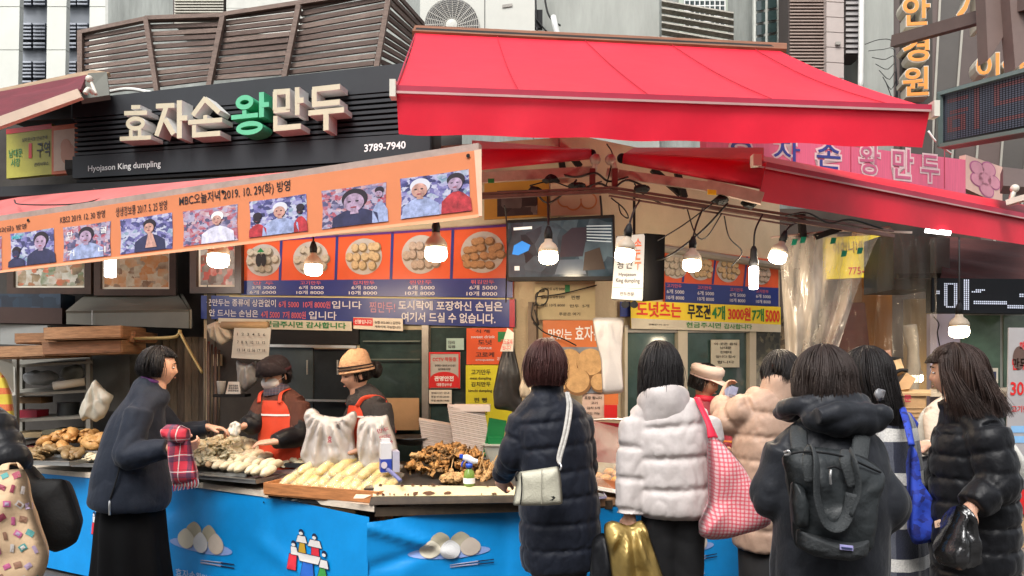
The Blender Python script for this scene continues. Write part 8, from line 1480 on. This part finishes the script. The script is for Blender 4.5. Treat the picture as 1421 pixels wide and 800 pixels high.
add('cap_band', hp(loft([(0, -.008, .028, .094, .114), (0, -.008, .036, .095, .115)], n=36, smooth=False), Hc, Rm), M('pinkish_band', (.4, .28, .26), .6), w, smooth=True); add('cap_peak', hp(loft([(0, .06, .035, .075, .01), (0, .11, .03, .07, .007), (0, .145, .02, .045, .005)], n=20), Hc, Rm), CPM, w, smooth=True)
hair(w, Hc, Rm, .06, H_BLACK, opn=62, fringe=45, n=200, seed=21, width=1.03)

# ---- K: far left shopper with bags
d = 3.3; f = Vector((.5, .86, 0)).normalized(); Hc = P(-50, 512, d); B = P(-45, 800, d)
ar = [(P(-5, 588, 3.25), P(16, 640, 3.2), P(-5, 660, 3.5)), (P(-85, 590, 3.4), P(-90, 650, 3.4), P(-60, 660, 3.6))]
w, Rm, f, r = person('shopper at the left edge in a black quilted coat, mostly out of frame', B, f, Hc, -.1, arms=ar, vox=.01)
Q = (.09, .014, .013)
garment('coat', w, [torsoL([(-45, 850, .2, .16, 0), (-45, 720, .19, .16, 0), (-46, 650, .175, .15, 0), (-47, 600, .17, .14, 0), (-48, 575, .12, .1, 0), (-49, 555, .075, .075, 0)], f, d, Q), yoke(ar, Hc, f), sleeve(ar[0], (.075, .078, .06), Q), sleeve(ar[1], (.075, .07, .06), Q)], BLK, seed=41, wr=.004, vox=.01)
garment('trousers', w, [loft([(*P(x, 820, d), .1, .1), (*P(x, 960, d), .055, .055)], n=18, smooth=False) for x in (-70, -25)], TROU, vox=.014, wr=0)
hair(w, Hc, Rm, .1, H_BLACK, n=200, seed=23, width=1.1)
pt_ = thing('patterned_tote', 'large beige tote printed with small colourful books and objects at the left edge', 'bag', P(20, 820, 3.0)); PTM = M('beige_cotton', (.6, .42, .26), .75, var=.05, vs=6, bump=.25, bs=18); b0 = [(-40, 660), (-10, 654), (36, 650), (40, 690), (50, 725), (62, 755), (69, 778), (60, 800), (40, 835), (10, 850), (-40, 850)]
add('bag_body', puff(b0, 3.02, .07, (10, 620, 8, .02), 3, amp=.014), PTM, pt_, smooth=True)
bvh_o = [o for o in pt_.children][0]
from mathutils.bvhtree import BVHTree
bv = BVHTree.FromPolygons([v.co + pt_.location for v in bvh_o.data.vertices], [tuple(p.vertices) for p in bvh_o.data.polygons])
pc = [M('print_teal', (.08, .27, .25)), M('print_pink', (.45, .1, .22)), M('print_brown', (.25, .13, .08)), M('print_offwhite', (.55, .5, .46)), M('print_lilac', (.36, .27, .38)), M('print_dark_red', (.28, .05, .08)), M('print_brown')]
rnd = random.Random(8); eye = Vector((0, 0, CAM_H)); cnt = 0
cells = [(x, y) for y in range(658, 815, 21) for x in range(0, 66, 17)]
for x, y in cells:
    x += rnd.uniform(-3, 3) + (8 if (y // 21) % 2 else 0); y += rnd.uniform(-3, 3)
    if x > 36 + (y - 650) * .27 - 4: continue
    wpx, hpx = rnd.choice(((6, 4), (3.2, 6.5), (6.5, 5))); a = rnd.uniform(-.7, .7); kx = rnd.choice(range(7))
    for lv, sc_, mm in ((0, 1, pc[kx]), (1, .55, pc[(kx + 3) % 7]))[:rnd.choice((1, 1, 2))]:
        V = []
        for u, v in ((-1, -1), (0, -1.12), (1, -1), (1.08, 0), (1, 1), (0, .9), (-1, 1), (-.92, 0)):
            X = x + (u * wpx * math.cos(a) - v * hpx * math.sin(a)) * .85 * sc_; Yp = y + (u * wpx * math.sin(a) + v * hpx * math.cos(a)) * .85 * sc_; q_ = P(X, Yp, 1) - eye; h_ = bv.ray_cast(eye, q_.normalized())
            if h_[0] is None: break
            V.append(h_[0] - q_.normalized() * (.0035 + .0015 * lv))
        if len(V) == 8: c_ = sum(V, Vector()) / 8 - q_.normalized() * .002; add('printed_motif', (A(V + [c_]), [(i, (i + 1) % 8, 8) for i in range(8)]), mm, pt_)
add('handle', loft([(*P(5, 655, 3.02), .02, .005), (*P(8, 645, 3.05), .02, .005), (*P(25, 645, 3.1), .02, .005), (*P(30, 652, 3.05), .02, .005)], n=8), PTM, pt_, smooth=True)
add('black_tote', puff([(36, 640), (44, 654), (52, 664), (90, 665), (96, 680), (105, 705), (113, 728), (108, 752), (92, 762), (74, 768), (62, 745), (48, 700), (40, 670)], 3.22, .08, (40, 630, 7, .012), 6, amp=.01), M('black_canvas', (.005, .005, .005), .8, var=.2, bump=.2), label='plain black cloth tote behind the patterned beige tote', cat='bag', smooth=True)

# ---- L: person in pale vest between
d = 4.3; f = Vector((-.5, -.86, 0)).normalized(); Hc = P(1326, 522, d); B = P(1316, 800, d)
ar = [(P(1296, 578, 4.25), P(1302, 628, 4.15), P(1284, 620, 4.0)), (P(1340, 580, 4.4), P(1345, 630, 4.3), P(1305, 628, 4.05))]
w, Rm, f, r = person('person in a pale grey vest counting change beside the checked coat', B, f, Hc, -.3, arms=ar, hands=[(P(1286, 618, 4.0), (-.9, 0, .1), (.2, .3, -.9), dict(curl=.7)), (P(1304, 626, 4.03), (-.9, .1, .3), (.2, .2, -.9), dict(curl=.8, side=-1))], face_on=True, vox=.007, down=True)
garment('vest', w, [torsoL([(1314, 700, .17, .13, 0), (1314, 640, .17, .135, 0), (1314, 590, .16, .12, 0), (1318, 562, .1, .08, 0)], f, d)], M('pale_grey_vest', (.42, .42, .38), .6, var=.1, bump=.2), wr=.006, vox=.01, seed=4); garment('sweater', w, [yoke(ar, Hc, f), sleeve(ar[0], (.062, .058, .045)), sleeve(ar[1], (.062, .058, .045))], M('cream_sweater', (.5, .42, .34), .85, bump=.3), vox=.009, seed=5); garment('trousers', w, [loft([(*P(x, 690, d), .1, .1), (*P(x, 840, d), .055, .06)], n=18, smooth=False) for x in (1297, 1333)], TROU, vox=.014, wr=0)
hair(w, Hc, Rm, .1, H_BLACK, n=220, seed=29)
add('key_ring', join(tube([P(1280, 640, 3.95), P(1276, 650, 3.94), P(1280, 658, 3.94)], .004), tube([P(1280, 656, 3.94), P(1283, 664, 3.94)], .006)), M('silver'), label='small silver keys dangling below the counting hands', cat='keys')
add('dark_hanging_bag', puff([(1268, 636), (1290, 632), (1300, 660), (1300, 730), (1280, 760), (1262, 752), (1264, 690)], 3.95, .08, None, 3, amp=.01), BLK, label='dark bag hanging below the counting hands', cat='bag', smooth=True)

# ================================================================ opposite side of the street (unseen; building added to cut low sky light into the stall)
ob = thing('added_opposite_building', 'unseen plain grey building across the street, added to block low sky light', 'building', (0, -8, 0))
add('facade', box((0, -8.5, 3.7), (26, 1, 7.4)), M('opposite_facade', (.2, .19, .18), .8, var=.3, vs=1), ob)
for i in range(7): add('window', box((-9 + i * 3, -7.98, 5.2), (1.5, .06, 1.4)), CLRG, ob); add('shopfront', box((-9 + i * 3, -7.97, 1.6), (2.2, .08, 2.6)), M('shopfront_%d' % (i % 3), [(.25, .1, .06), (.12, .14, .2), (.3, .26, .18)][i % 3], .5), ob)
bpy.data.scenes.remove(TMP)
